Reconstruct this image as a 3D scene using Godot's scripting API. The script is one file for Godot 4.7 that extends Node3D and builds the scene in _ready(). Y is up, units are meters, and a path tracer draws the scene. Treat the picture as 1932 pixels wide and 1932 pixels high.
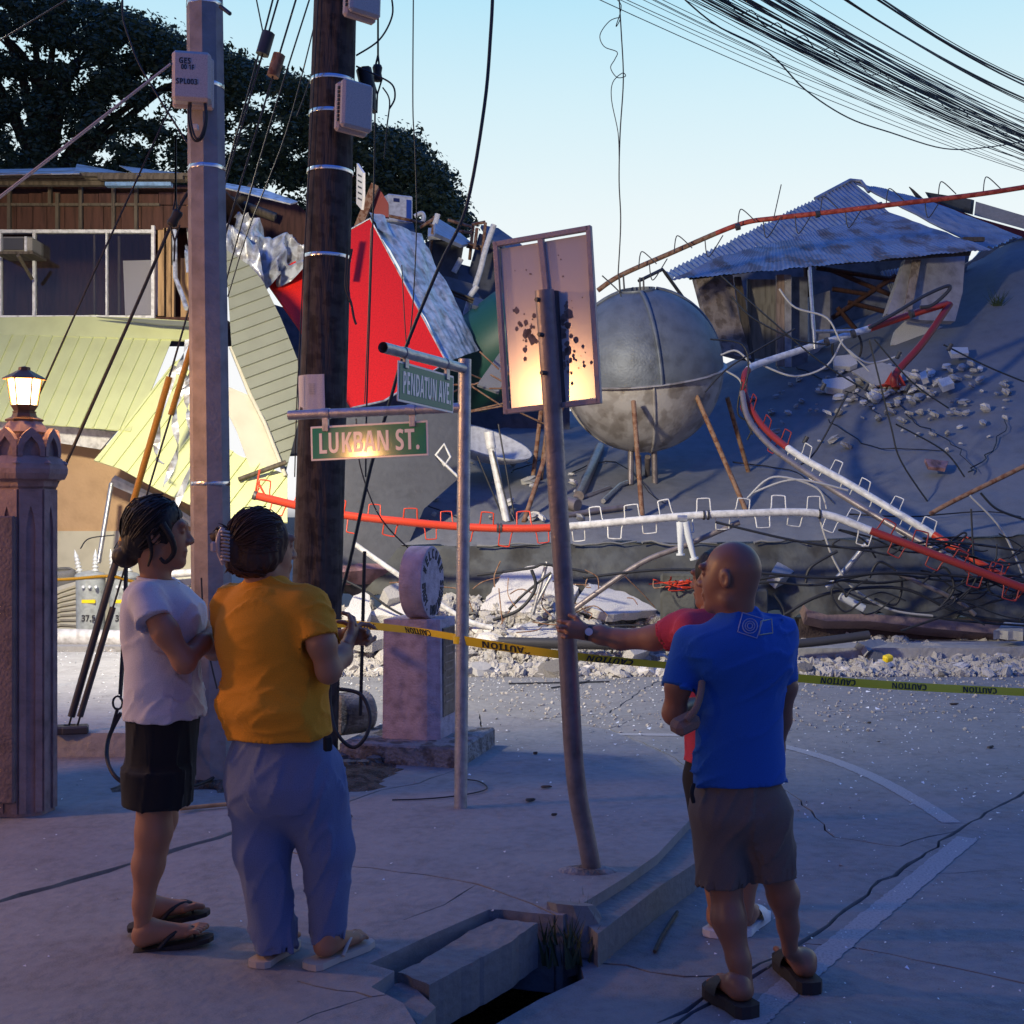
extends Node3D
# A street corner at dusk after an earthquake: people look across a tape at a collapsed building.
const EYE := 1.54                                       # the camera's height above the pavement
const ROAD := -0.17                                     # the road lies a kerb lower
var used := {}
var TEX := {}
var M := {}
var rng := RandomNumberGenerator.new()
var noise := FastNoiseLite.new()
var drape := FastNoiseLite.new()

func _ready() -> void:
	# camera: level, at eye height
	var cam := Camera3D.new()
	cam.name = "camera"
	add_child(cam)
	cam.position = Vector3(0, EYE, 0)
	cam.keep_aspect = Camera3D.KEEP_HEIGHT
	cam.fov = rad_to_deg(2.0 * atan(966.0 / 2400.0))
	cam.near = 0.05
	cam.far = 1500.0
	cam.current = true
	# sky after sunset: pale over the horizon ahead, deepening to blue overhead and behind
	var env := Environment.new()
	env.background_mode = Environment.BG_SKY
	env.sky = Sky.new()
	env.sky.sky_material = dusk_sky()
	env.tonemap_mode = Environment.TONE_MAPPER_LINEAR
	env.tonemap_exposure = 1.0
	env.sdfgi_enabled = true
	env.ssao_enabled = true
	env.ssil_enabled = true
	var we := WorldEnvironment.new()
	we.name = "environment"
	we.environment = env
	add_child(we)
	rng.seed = 11
	noise.seed = 5
	noise.frequency = 1.0
	noise.fractal_octaves = 3
	drape.seed = 12
	drape.frequency = 1.0
	drape.fractal_type = FastNoiseLite.FRACTAL_NONE
	make_materials()
	added_shade_roof()
	# lamps (their fittings are built with them)
	flood_mast(Vector3(-4.25, 0.15, -9.0), 4.7)
	porch_lamp(Vector3(-7.3, 0.0, 2.1), 2.75, 0.15, 5.0, "amber globe lamp on a short post behind the viewers")
	porch_lamp(Vector3(-6.3, 0.0, -5.1), 2.75, 0.16, 11.0, "amber globe lamp on a post far left of the corner")
	# setting
	ground()
	pavement()
	trees()
	# background buildings
	left_house()
	green_roofs()
	red_board()
	wreckage_behind()
	collapsed_slab()
	water_tank()
	tin_house()
	# things in front of and on the wreck
	fallen_masts()
	transformers()
	rubble()
	roof_litter()
	# the corner
	gate_pillar()
	concrete_pole()
	wooden_pole()
	guy_wires()
	monument()
	street_signs()
	bent_sign()
	caution_tape()
	overhead_wires()
	people()
	small_litter()

func dusk_sky() -> PanoramaSkyMaterial:
	var w := 512
	var h := 256
	var im := Image.create_empty(w, h, false, Image.FORMAT_RGBAF)
	var ahead := [[-90.0, Color(0.05, 0.06, 0.09)], [-3.0, Color(0.4, 0.42, 0.46)], [0.0, Color(0.98, 0.97, 0.97)], [8.0, Color(0.95, 0.965, 0.975)], [13.0, Color(0.84, 0.935, 0.96)], [18.0, Color(0.66, 0.87, 0.955)], [23.0, Color(0.45, 0.78, 0.955)], [40.0, Color(0.085, 0.33, 0.98)], [65.0, Color(0.028, 0.15, 0.72)], [90.0, Color(0.018, 0.11, 0.62)]]
	var behind := [[-90.0, Color(0.05, 0.06, 0.09)], [-3.0, Color(0.06, 0.07, 0.12)], [0.0, Color(0.07, 0.1, 0.3)], [20.0, Color(0.035, 0.1, 0.46)], [50.0, Color(0.022, 0.11, 0.6)], [90.0, Color(0.018, 0.11, 0.62)]]
	for y in h:
		var el := 90.0 - 180.0 * (y + 0.5) / h
		var ca := pick(ahead, el)
		var cb := pick(behind, el)
		for x in w:
			var az := TAU * (x + 0.5) / w
			var t := 0.5 + 0.5 * cos(az)
			var c := cb.lerp(ca, smoothstep(0.15, 0.85, t))
			im.set_pixel(x, y, Color(c.r, c.g, c.b, 1.0))
	var s := PanoramaSkyMaterial.new()
	s.panorama = ImageTexture.create_from_image(im)
	return s

func pick(stops: Array, at: float) -> Color:
	for i in stops.size() - 1:
		if at <= stops[i + 1][0]:
			var t: float = (at - stops[i][0]) / (stops[i + 1][0] - stops[i][0])
			return (stops[i][1] as Color).lerp(stops[i + 1][1], clampf(t, 0.0, 1.0))
	return stops[stops.size() - 1][1]

func make_materials() -> void:
	var patch := lum_image(0.008, 5, 512, 0.0, 1.0, 1.0, FastNoiseLite.TYPE_SIMPLEX_SMOOTH, 1, 3)
	var fine := lum_image(0.05, 4, 512, 0.0, 1.0, 1.0, FastNoiseLite.TYPE_SIMPLEX_SMOOTH, 1, 8)
	var streak := lum_image(0.02, 4, 512, 0.0, 1.0, 1.0, FastNoiseLite.TYPE_SIMPLEX_SMOOTH, 8, 5)
	TEX["patch"] = ramp_texture(patch, [[0.0, Color(0.45, 0.44, 0.42)], [0.45, Color(0.85, 0.85, 0.85)], [0.7, Color(1, 1, 1)], [1.0, Color(0.8, 0.79, 0.76)]])
	TEX["stain"] = ramp_texture(patch, [[0.0, Color(0.18, 0.15, 0.12)], [0.38, Color(0.5, 0.46, 0.42)], [0.5, Color(0.95, 0.94, 0.92)], [0.75, Color(1, 1, 1)], [1.0, Color(0.66, 0.6, 0.55)]])
	TEX["rust"] = ramp_texture(patch, [[0.0, Color(0.42, 0.2, 0.1)], [0.4, Color(0.6, 0.4, 0.28)], [0.48, Color(1, 1, 1)], [1.0, Color(0.85, 0.85, 0.86)]])
	TEX["grain"] = ramp_texture(fine, [[0.0, Color(0.55, 0.55, 0.55)], [0.5, Color(0.9, 0.9, 0.9)], [1.0, Color(1, 1, 1)]])
	TEX["streak"] = ramp_texture(streak, [[0.0, Color(0.35, 0.33, 0.31)], [0.5, Color(0.8, 0.78, 0.75)], [1.0, Color(1, 1, 1)]])
	TEX["faint"] = ramp_texture(patch, [[0.0, Color(0.8, 0.79, 0.77)], [0.5, Color(0.95, 0.95, 0.94)], [1.0, Color(1, 1, 1)]])
	# concrete: broad stains, finer blotches and pale and dark grains
	var grit := lum_image(0.21, 2, 1024, 0.0, 1.0, 1.0, FastNoiseLite.TYPE_SIMPLEX_SMOOTH, 1, 15).get_data()
	var blot := lum_image(0.02, 5, 1024, 0.0, 1.0, 1.0, FastNoiseLite.TYPE_SIMPLEX_SMOOTH, 1, 16).get_data()
	var wide := lum_image(0.004, 4, 1024, 0.0, 1.0, 1.0, FastNoiseLite.TYPE_SIMPLEX_SMOOTH, 1, 17).get_data()
	for i in grit.size():
		var v := 0.52 + 0.3 * (wide[i] / 255.0 - 0.3) + 0.34 * (blot[i] / 255.0 - 0.5) + 0.42 * (grit[i] / 255.0 - 0.5)
		grit[i] = int(clampf(v, 0.0, 1.0) * 255.0)
	TEX["ground"] = ramp_texture(Image.create_from_data(1024, 1024, false, Image.FORMAT_L8, grit), [[0.0, Color(0.3, 0.29, 0.28)], [0.35, Color(0.68, 0.67, 0.66)], [0.6, Color(0.9, 0.9, 0.9)], [0.85, Color(1, 1, 1)], [1.0, Color(1, 1, 1)]])
	TEX["rough"] = ImageTexture.create_from_image(fine)
	TEX["soft"] = ImageTexture.create_from_image(patch)
	TEX["lines"] = ImageTexture.create_from_image(streak)
	M.road = mat(Color(0.23, 0.235, 0.25), 0.9, 0, "ground", 0.45, 0.5)
	M.road_rough = mat(Color(0.27, 0.27, 0.29), 0.92, 0, "grain", 1.6, 0.6)
	M.walk = mat(Color(0.28, 0.28, 0.29), 0.9, 0, "ground", 0.6, 0.4)
	M.kerb_top = mat(Color(0.22, 0.225, 0.235), 0.9, 0, "ground", 0.7, 0.5)
	M.kerb = M.kerb_top
	M.dirt = mat(Color(0.16, 0.115, 0.09), 1.0, 0, "stain", 1.5, 3.0)
	M.line = mat(Color(0.335, 0.35, 0.39), 0.85, 0, "grain", 2.5)
	M.concrete = mat(Color(0.4, 0.4, 0.41), 0.92, 0, "ground", 0.5, 0.6)
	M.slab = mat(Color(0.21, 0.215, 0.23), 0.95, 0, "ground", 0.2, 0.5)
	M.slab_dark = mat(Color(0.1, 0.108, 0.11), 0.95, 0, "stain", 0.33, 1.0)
	M.chunk = mat(Color(0.5, 0.48, 0.46), 0.95, 0, "grain", 2.0, 1.2)
	M.chunk_white = mat(Color(0.72, 0.7, 0.68), 0.9, 0, "grain", 2.0, 0.8)
	M.chunk_dark = mat(Color(0.2, 0.19, 0.18), 0.95, 0, "grain", 2.0, 1.2)
	M.pink_plaster = mat(Color(0.36, 0.2, 0.2), 0.9, 0, "stain", 0.8, 1.0)
	M.white_paint = mat(Color(0.74, 0.74, 0.74), 0.45, 0, "patch", 2.0)
	M.red_paint = mat(Color(0.62, 0.055, 0.02), 0.4, 0, "grain", 3.0)
	M.dull_red = mat(Color(0.3, 0.03, 0.025), 0.5, 0, "grain", 3.0)
	M.rust_pipe = mat(Color(0.3, 0.18, 0.11), 0.75, 0, "rust", 2.0, 0.3)
	M.steel = mat(Color(0.5, 0.5, 0.52), 0.42, 0.75, "patch", 3.0, 0.15)
	M.steel_worn = mat(Color(0.3, 0.26, 0.26), 0.45, 0.5, "patch", 1.4, 0.15)
	M.chrome = mat(Color(0.75, 0.75, 0.77), 0.22, 1.0)
	M.dark_metal = mat(Color(0.06, 0.06, 0.065), 0.5, 0.3)
	M.rubber = mat(Color(0.018, 0.018, 0.02), 0.6)
	M.cable = mat(Color(0.02, 0.022, 0.028), 0.55)
	M.cable_grey = mat(Color(0.42, 0.42, 0.42), 0.6)
	M.tin = mat(Color(0.42, 0.45, 0.5), 0.5, 0.45, "patch", 0.7, 0.2)
	M.tin_old = mat(Color(0.33, 0.36, 0.42), 0.55, 0.35, "rust", 0.35, 0.3)
	M.silver = mat(Color(0.62, 0.66, 0.72), 0.4, 0.35, "stain", 1.1, 0.6, "soft")
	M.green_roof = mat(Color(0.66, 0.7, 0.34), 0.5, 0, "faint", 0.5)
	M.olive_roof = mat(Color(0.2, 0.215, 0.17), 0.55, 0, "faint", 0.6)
	M.cream = mat(Color(0.5, 0.48, 0.39), 0.8, 0, "faint", 0.6)
	M.tan_wall = mat(Color(0.47, 0.31, 0.18), 0.9, 0, "faint", 0.6, 0.3)
	M.brown_wood = mat(Color(0.085, 0.034, 0.024), 0.85, 0, "streak", 1.2, 0.5, "lines")
	M.grey_wood = mat(Color(0.12, 0.098, 0.075), 0.9, 0, "streak", 1.5, 0.6, "lines")
	M.ply = mat(Color(0.5, 0.32, 0.16), 0.8, 0, "streak", 1.0)
	M.pole_wood = mat(Color(0.068, 0.055, 0.048), 0.9, 0, "stain", 1.6, 1.6, "lines")
	M.pole_concrete = mat(Color(0.31, 0.285, 0.285), 0.92, 0, "patch", 1.1, 0.25)
	M.pillar = mat(Color(0.34, 0.245, 0.24), 0.85, 0, "patch", 1.5, 0.3)
	M.monument = mat(Color(0.5, 0.42, 0.5), 0.85, 0, "patch", 2.2, 0.5)
	M.plinth = mat(Color(0.3, 0.29, 0.3), 0.95, 0, "stain", 1.4, 1.2)
	M.board_red = mat(Color(0.85, 0.02, 0.01), 0.45, 0, "grain", 1.5)
	M.box_plastic = mat(Color(0.58, 0.5, 0.46), 0.55, 0, "grain", 4.0)
	M.sign_green = mat(Color(0.006, 0.23, 0.11), 0.085)
	M.sign_green_dull = mat(Color(0.004, 0.2, 0.12), 0.4)
	M.sign_white = mat(Color(0.72, 0.7, 0.7), 0.16)
	M.print = mat(Color(0.03, 0.03, 0.04), 0.7)
	M.tape = mat(Color(0.92, 0.68, 0.02), 0.35)
	M.paper = mat(Color(0.66, 0.64, 0.66), 0.85, 0, "grain", 6.0)
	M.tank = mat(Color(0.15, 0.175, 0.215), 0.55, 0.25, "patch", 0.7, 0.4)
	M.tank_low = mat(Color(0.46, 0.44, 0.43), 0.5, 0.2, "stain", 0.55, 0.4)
	M.transformer = mat(Color(0.4, 0.44, 0.45), 0.4, 0, "patch", 2.0)
	M.porcelain = mat(Color(0.62, 0.66, 0.7), 0.2)
	M.yellow_paint = mat(Color(0.62, 0.33, 0.03), 0.5, 0, "grain", 3.0)
	M.leaf = mat(Color(0.045, 0.07, 0.03), 0.6)
	M.leaf.backlight_enabled = true
	M.leaf.backlight = Color(0.05, 0.08, 0.03)
	M.bark = mat(Color(0.09, 0.075, 0.06), 0.95, 0, "streak", 1.0, 1.0, "lines")
	M.glass = StandardMaterial3D.new()
	M.glass.transparency = BaseMaterial3D.TRANSPARENCY_ALPHA
	M.glass.albedo_color = Color(0.2, 0.19, 0.18, 0.16)
	M.glass.roughness = 0.04
	M.shard = mat(Color(0.85, 0.88, 0.9), 0.1, 0.0)
	M.skin = mat(Color(0.36, 0.17, 0.095), 0.55)
	M.skin_dark = mat(Color(0.26, 0.115, 0.065), 0.4)
	M.hair = mat(Color(0.01, 0.008, 0.008), 0.62)
	M.hair_brown = mat(Color(0.05, 0.019, 0.01), 0.62)
	M.black_cloth = mat(Color(0.012, 0.012, 0.014), 0.95)
	M.black_cloth.rim_enabled = true
	M.black_cloth.rim = 0.15
	M.sole_dark = mat(Color(0.02, 0.017, 0.018), 0.7)
	M.sole_pale = mat(Color(0.5, 0.42, 0.36), 0.75)

func flood_mast(at: Vector3, h: float) -> void:          # a work light on a mast beyond the gate, out of the frame; it lights the wreck
	var t := thing("floodlight", "work floodlight on a steel mast beside the wreck", "floodlight", "", at)
	part(t, "mast", tube(PackedVector3Array([at, at + Vector3(0, h, 0)]), 0.04), M.steel)
	var lamp := at + Vector3(0, h + 0.12, 0)
	var aim := Vector3(0.2, 1.0, -17.0)
	var b := Basis.looking_at(aim - lamp)
	var s := MB.new()
	s.box(lamp + b * Vector3(0, 0, 0.07), Vector3(0.44, 0.34, 0.12), b, 0.02)
	part(t, "housing", s.mesh(), M.dark_metal)
	var g := MB.new()
	g.box(lamp + b * Vector3(0, 0, -0.002), Vector3(0.38, 0.28, 0.012), b)
	part(t, "lens", g.mesh(), glow(Color(1.0, 0.93, 0.78), 8.0))
	var l := SpotLight3D.new()
	l.name = "flood_beam"
	l.light_color = Color(1.0, 0.95, 0.83)
	l.light_energy = 125.0
	l.light_size = 0.3
	l.spot_angle = 74.0
	l.spot_angle_attenuation = 1.0
	l.spot_range = 60.0
	l.spot_attenuation = 2.0
	l.shadow_enabled = true
	t.add_child(l)
	l.position = lamp + b * Vector3(0, 0, -0.05) - at
	l.basis = b

func added_shade_roof() -> void:                             # unseen roof, added to keep the sky off the near pavement and darken it
	var t := thing("shade_roof", "unseen flat concrete roof on two posts, added to darken the near pavement", "shade_roof", "", Vector3(-3.6, 0, 2.0))
	var b := MB.new()
	b.box(Vector3(-3.9, 3.42, 0.2), Vector3(7.6, 0.16, 7.4), Basis(), 0.02)
	part(t, "roof", b.mesh(), M.concrete)
	for x in [-7.4, -0.5]:
		part(t, "post", tube(PackedVector3Array([Vector3(x, 0, 3.5), Vector3(x, 3.35, 3.5)]), 0.09, 10), M.concrete)

func porch_lamp(at: Vector3, h: float, r: float, power: float, label: String) -> void:           # an amber lamp on a post behind the viewer's left shoulder: it warms the people's backs and glints in the signs
	var t := thing("lamp_post", label, "lamp post", "amber lamps outside the frame", at)
	part(t, "post", tube(PackedVector3Array([at, at + Vector3(0, h - 0.12, 0)]), 0.05), M.dark_metal)
	var s := SphereMesh.new()
	s.radius = r
	s.height = r * 2.0
	part_at(t, "globe", s, glow(Color(1.0, 0.72, 0.42), 9.0), Transform3D(Basis(), at + Vector3(0, h, 0)))
	var l := OmniLight3D.new()
	l.name = "amber_light"
	l.light_color = Color(1.0, 0.72, 0.44)
	l.light_energy = power
	l.light_size = r
	l.omni_range = 60.0
	l.omni_attenuation = 2.0
	l.shadow_enabled = true
	t.add_child(l)
	l.position = Vector3(0.14, h, -0.14)

# ---------------------------------------------------------------- ground
func ground() -> void:
	var big := MB.new()
	big.quad(Vector3(-600, -0.95, 60), Vector3(-600, -0.95, -600), Vector3(600, -0.95, -600), Vector3(600, -0.95, 60))
	structure("ground", big.mesh(), M.dirt)
	# the concrete road: slabs parted by real joints and cracks, with a pit for the broken drain
	var pit := PackedVector2Array([G2(1088, 1792, ROAD), G2(1102, 1846, ROAD), G2(1020, 1884, ROAD), G2(930, 1935, ROAD), G2(850, 2040, ROAD), G2(560, 2040, ROAD), G2(640, 1880, ROAD), G2(690, 1800, ROAD), G2(850, 1715, ROAD), G2(1000, 1715, ROAD)])
	var pieces := [PackedVector2Array([Vector2(-40, -60), Vector2(40, -60), Vector2(40, 6), Vector2(-40, 6)])]
	for i in pieces.size():
		if Geometry2D.is_polygon_clockwise(pieces[i]): pieces[i].reverse()
	var joints := [
		[[Vector2(41, -20), [2300, 1290], [1932, 1495], [1820, 1560], [1700, 1640], [1560, 1745], [1480, 1802], [1410, 1850], [1230, 1960], Vector2(0.2, 7)], 0.022],
		[[[1818, 1562], [1700, 1597], [1640, 1590], [1575, 1580], [1530, 1530], [1480, 1490]], 0.012],
		[[[1092, 1808], [1180, 1822], [1290, 1842], [1400, 1836], [1520, 1780], [1680, 1800], [1780, 1822], [1960, 1862], [2300, 1920]], 0.014],
		[[[1402, 1837], [1330, 1880], [1240, 1930]], 0.02],
		[[[1481, 1491], [1400, 1482], [1320, 1462], [1250, 1418], [1150, 1375], [1000, 1357], [880, 1342]], 0.012],
		[[[1001, 1358], [1150, 1345], [1215, 1300], [1290, 1260]], 0.016],
		[[Vector2(41, -10.9), [2200, 1345], [1700, 1343], [1500, 1342]], 0.012],
		[[[1151, 1375], [1200, 1356]], 0.014],
		[[[1699, 1641], [1740, 1648], [1900, 1642]], 0.006],
	]
	pieces = cut_all(pieces, pit)
	for j in joints:
		var line := PackedVector2Array()
		for a in j[0]: line.append(a if a is Vector2 else G2(a[0], a[1], ROAD))
		pieces = cut_all(pieces, crack(line, j[1]))
	var road := structure("road", slab_piece(pieces[0], ROAD, 0.16), M.road)
	for i in range(1, pieces.size()): part(road, "road_slab", slab_piece(pieces[i], ROAD, 0.16), M.road)
	# worn white paint: the curve of the crossing and the straight edge line
	var rows := [[[1160, 1385, 12], [1330, 1388, 13], [1430, 1398, 14], [1540, 1424, 15], [1640, 1462, 17], [1730, 1510, 22], [1795, 1552, 27]], [[1826, 1580, 27], [1700, 1685, 32], [1590, 1775, 36], [1440, 1905, 44], [1330, 2010, 50]]]
	for r in rows:
		var b := MB.new()
		var l := PackedVector3Array()
		for a in r: l.append(G(a[0], a[1], ROAD + 0.003))
		l = smooth(l, 40)
		var left := PackedVector3Array()
		var right := PackedVector3Array()
		for i in l.size():
			var t := (l[mini(i + 1, l.size() - 1)] - l[maxi(i - 1, 0)]).normalized()
			var s := Vector3(-t.z, 0, t.x) * 0.055
			left.append(l[i] + s * rng.randf_range(0.88, 1.06))
			right.append(l[i] - s * rng.randf_range(0.88, 1.06))
		for i in l.size() - 1:
			b.quad(left[i], left[i + 1], right[i + 1], right[i])
		structure("road_marking", b.mesh(), M.line)
	# far kerb in front of the wreck
	var k := MB.new()
	var prof := PackedVector3Array()
	for a in [[-12, -14.6], [-2, -14.3], [3, -14.2], [6, -14.25], [14, -14.6], [14, -17], [-12, -17]]: prof.append(Vector3(a[0], 0.02, a[1]))
	k.prism(prof, Vector3(0, -0.3, 0))
	structure("far_pavement", k.mesh(), M.concrete)

func pavement() -> void:
	# the corner's raised pavement, cut by its joints
	var outline := PackedVector2Array([Vector2(-14, 3), Vector2(-14, -8.0), G2(640, 1427), Vector2(-1.3, -9.9), G2(900, 1342), G2(1150, 1377), G2(1250, 1422), G2(1310, 1472), G2(1332, 1522), G2(1300, 1548), G2(1240, 1612), G2(1180, 1655), G2(1062, 1727), G2(1000, 1722), G2(947, 1716), G2(922, 1716), G2(810, 1765), G2(697, 1818), G2(744, 1832), G2(700, 1862), G2(760, 1892), G2(790, 1940), G2(800, 2100), G2(700, 3000)])
	if Geometry2D.is_polygon_clockwise(outline): outline.reverse()
	var pieces := [outline]
	var joints := [
		[[Vector2(-15, -3.2), [0, 1700], [240, 1632], [440, 1570], [480, 1556]], 0.05],
		[[[444, 1569], [540, 1606], [650, 1634], [800, 1650], [900, 1668], [960, 1690], [1075, 1738]], 0.012],
		[[[900, 1668], [840, 1706], [760, 1736]], 0.008],
		[[[479, 1557], [560, 1520], [660, 1512], [720, 1490], [790, 1478], [860, 1452], [905, 1400], [905, 1330]], 0.012],
		[[[560, 1850], [640, 1868], [700, 1880], [765, 1872]], 0.012],
		[[[702, 1879], [640, 1900], [560, 1930]], 0.008],
	]
	for j in joints:
		var line := PackedVector2Array()
		for a in j[0]: line.append(a if a is Vector2 else G2(a[0], a[1]))
		pieces = cut_all(pieces, crack(line, j[1], 0.014))
	var first: MeshInstance3D = null
	for p in pieces:
		var c := Vector2.ZERO
		for q in p: c += q
		c /= p.size()
		var m: Material = M.walk
		var mesh := slab_piece(p, 0.0, 0.3)
		if first == null: first = structure("pavement", mesh, m)
		else: part(first, "paving_slab", mesh, m)
	# brown earth between the pole and the monument
	var e := MB.new()
	var rows := []
	for i in 16:
		var row := PackedVector3Array()
		for j in 24:
			var x := lerpf(-2.3, -0.62, j / 23.0)
			var z := lerpf(-6.95, -7.95, i / 15.0)
			var edge := minf(minf(i, 15 - i), minf(j, 23 - j)) / 3.0
			row.append(Vector3(x + noise.get_noise_2d(x * 3, z * 3) * 0.1, -0.02 + 0.05 * clampf(edge, 0, 1) + 0.02 * noise.get_noise_2d(x * 9, z * 9), z + noise.get_noise_2d(z * 4, x * 3) * 0.12))
		rows.append(row)
	e.grid(rows)
	structure("earth_patch", e.mesh(), M.dirt)
	# raised ledge at the left, behind the gate, where the guy rods stand
	var ledge := structure("raised_ledge", slab_piece(PackedVector2Array([Vector2(-14, -8.0), Vector2(-1.62, -8.0), Vector2(-1.55, -9.6), Vector2(-2.6, -12.6), Vector2(-14, -12.8)]), 0.15, 0.4), M.concrete)
	ledge.set_meta("kind", "structure")
	# kerb stone and the broken drain beam
	var t := thing("kerb_stone", "worn concrete kerb stone along the pavement edge under the bent post", "kerb", "", G(1200, 1700, -0.05))
	var kb := MB.new()
	var poly := PackedVector3Array()
	for a in [[1303, 1560], [1243, 1622], [1183, 1664], [1100, 1716], [1108, 1745], [1128, 1762], [1245, 1672], [1312, 1628], [1350, 1560], [1345, 1520]]: poly.append(G(a[0], a[1], -0.045))
	kb.prism(poly, Vector3(0, -0.35, 0))
	part(t, "stone", kb.mesh(), M.kerb_top)
	var d := MB.new()
	var top := PackedVector3Array()
	for a in jag([[936, 1733], [1014, 1741], [956, 1781], [863, 1830], [811, 1858], [752, 1834], [790, 1816], [886, 1757]], 1.6): top.append(G(a[0], a[1], -0.018))
	d.prism(top, Vector3(0, -0.17, 0))
	solo("drain_beam", d.mesh(), M.kerb, "cracked concrete beam over the open black storm drain", "beam")
	var w := MB.new()
	for a in [[[700, 1868], [770, 1850], [800, 1880], [822, 1900], [790, 1935], [762, 1900]]]:
		var q := PackedVector3Array()
		for z in a: q.append(G(z[0], z[1], -0.05))
		w.prism(q, Vector3(0, -0.25, 0))
	solo("kerb_block", w.mesh(), M.kerb, "tilted broken kerb block at the near end of the drain", "kerb block")
	var wall := MB.new()
	for i in 2:
		var a: Vector3 = [G(1080, 1815, ROAD), G(870, 1930, ROAD)][i]
		wall.box(a + Vector3(0.35, -0.42, -0.1), Vector3(0.7, 0.5, 0.3), Basis(Vector3.UP, 0.6))
	structure("drain_wall", wall.mesh(), M.kerb)
	var grass := MB.new()
	for i in 90:
		var c := G(rng.randf_range(1025, 1110), rng.randf_range(1735, 1790), -0.1)
		var tip := c + Vector3(rng.randf_range(-.06, .06), rng.randf_range(.05, .14), rng.randf_range(-.05, .06))
		var s := Vector3(rng.randf_range(-.006, .006), 0, rng.randf_range(-.006, .006))
		grass.tri(c - s, tip, c + s)
		grass.tri(c - s * 2 + Vector3(0, -.08, 0), c + (tip - c) * .4 + s * 4, c + s * 2 + Vector3(0, -.08, 0))
	var go := solo("weed_tuft", grass.mesh(), M.leaf, "dark weeds and roots in the gap between kerb and drain beam", "weeds")
	go.set_meta("kind", "stuff")
	var clod := chunk(Vector3(0.19, 0.2, 0.17), 77, true)
	var cb := MB.new()
	cb.join(clod, Transform3D(Basis(), G(1078, 1768, -0.12)))
	solo("earth_clod", cb.mesh(), M.kerb, "lump of earth and mortar between the kerb stone and the drain beam", "clod")

# ---------------------------------------------------------------- trees
func trees() -> void:
	var top := [[-260, -150], [0, -60], [100, -18], [200, 8], [280, 42], [350, 76], [430, 98], [520, 140], [590, 162], [660, 222], [720, 246], [780, 262], [830, 308], [862, 392], [900, 470]]
	var leaf := MB.new()
	var g := RandomNumberGenerator.new()
	g.seed = 4
	for i in 30:
		var c := Vector3(g.randfn(), g.randfn() * 0.6, g.randfn()) * 0.17
		var a := Vector3(g.randfn(), g.randfn() * 0.5, g.randfn()).normalized()
		var b := a.cross(Vector3(g.randfn(), g.randfn(), g.randfn())).normalized()
		var l := g.randf_range(0.055, 0.105)
		leaf.quad(c - a * l, c + b * l * 0.42, c + a * l, c - b * l * 0.42)
	var leaf_mesh := leaf.mesh()
	leaf_mesh.surface_set_material(0, M.leaf)
	var spots := [[-300, 470, 4300], [470, 900, 1700]]
	var trunks := [[[90, 620, 39], [105, 420, 39], [88, 320, 39]], [[690, 640, 40], [682, 480, 40], [668, 400, 40]]]
	var labels := ["broad dark rain tree with spreading crown behind the wooden house", "dark tree with drooping sprays of leaves behind the wooden utility pole"]
	for n in 2:
		var p := pts(trunks[n])
		var foot := Vector3(p[0].x, -0.2, p[0].z)
		var t := thing("rain_tree", labels[n], "tree", "trees beyond the wreck", foot)
		var b := MB.new()
		p.insert(0, foot)
		b.tube(smooth(p, 5), 0.5, 0.32, 10)
		var crown_at := p[p.size() - 1]
		for k in 11:
			var u: float = lerpf(spots[n][0] + 120, spots[n][1] - 70, (k + 0.5) / 11.0)
			var tip := P(u, clampf(at_of(top, u) + g.randf_range(40, 130), -200, 400), g.randf_range(36, 43))
			var mid := crown_at.lerp(tip, 0.5) + Vector3(g.randf_range(-.5, .5), g.randf_range(0.2, 0.9), g.randf_range(-.6, .6))
			b.tube(smooth(PackedVector3Array([crown_at - Vector3(0, 0.6, 0), mid, tip]), 6), 0.2, 0.03, 6)
			var side := mid.lerp(tip, 0.4)
			b.tube(PackedVector3Array([side, side + Vector3(g.randf_range(-1.6, 1.6), g.randf_range(.3, 1.3), g.randf_range(-1, 1))]), 0.07, 0.02, 5)
		part(t, "trunk", b.mesh(), M.bark)
		var where: Array[Transform3D] = []
		var tries := 0
		while where.size() < spots[n][2] and tries < 60000:
			tries += 1
			var u := g.randf_range(spots[n][0], spots[n][1])
			var tv := at_of(top, u)
			var v := lerpf(tv, 470.0 if u < 700 else 440.0, pow(g.randf(), 1.15))
			var below := v - tv
			var d := g.randf_range(35.0, 43.0)
			var q := P(u, v, d)
			# boughs carry the leaves in layered clumps, with gaps between
			var hole := noise.get_noise_3d(u * 0.011, v * 0.017, 3.0) + 0.5 * noise.get_noise_3d(u * 0.03, v * 0.045, 9.0)
			if below > 22 and hole > 0.24 - clampf((below - 22) / 300.0, 0, 0.3): continue
			if below < 34 and noise.get_noise_2d(u * 0.02, 40.0) * 26.0 > below - 4.0: continue
			where.append(Transform3D(Basis.from_euler(Vector3(g.randf_range(-.5, .5), g.randf() * TAU, g.randf_range(-.5, .5))).scaled(Vector3.ONE * g.randf_range(0.75, 1.35)), q))
		var mm := MultiMesh.new()
		mm.transform_format = MultiMesh.TRANSFORM_3D
		mm.mesh = leaf_mesh
		mm.instance_count = where.size()
		for i in where.size():
			var w := where[i]
			w.origin -= foot
			mm.set_instance_transform(i, w)
		var mi := MultiMeshInstance3D.new()
		mi.multimesh = mm
		mi.material_override = M.leaf
		mi.name = "crown"
		mi.set_meta("kind", "stuff")
		t.add_child(mi)

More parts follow.
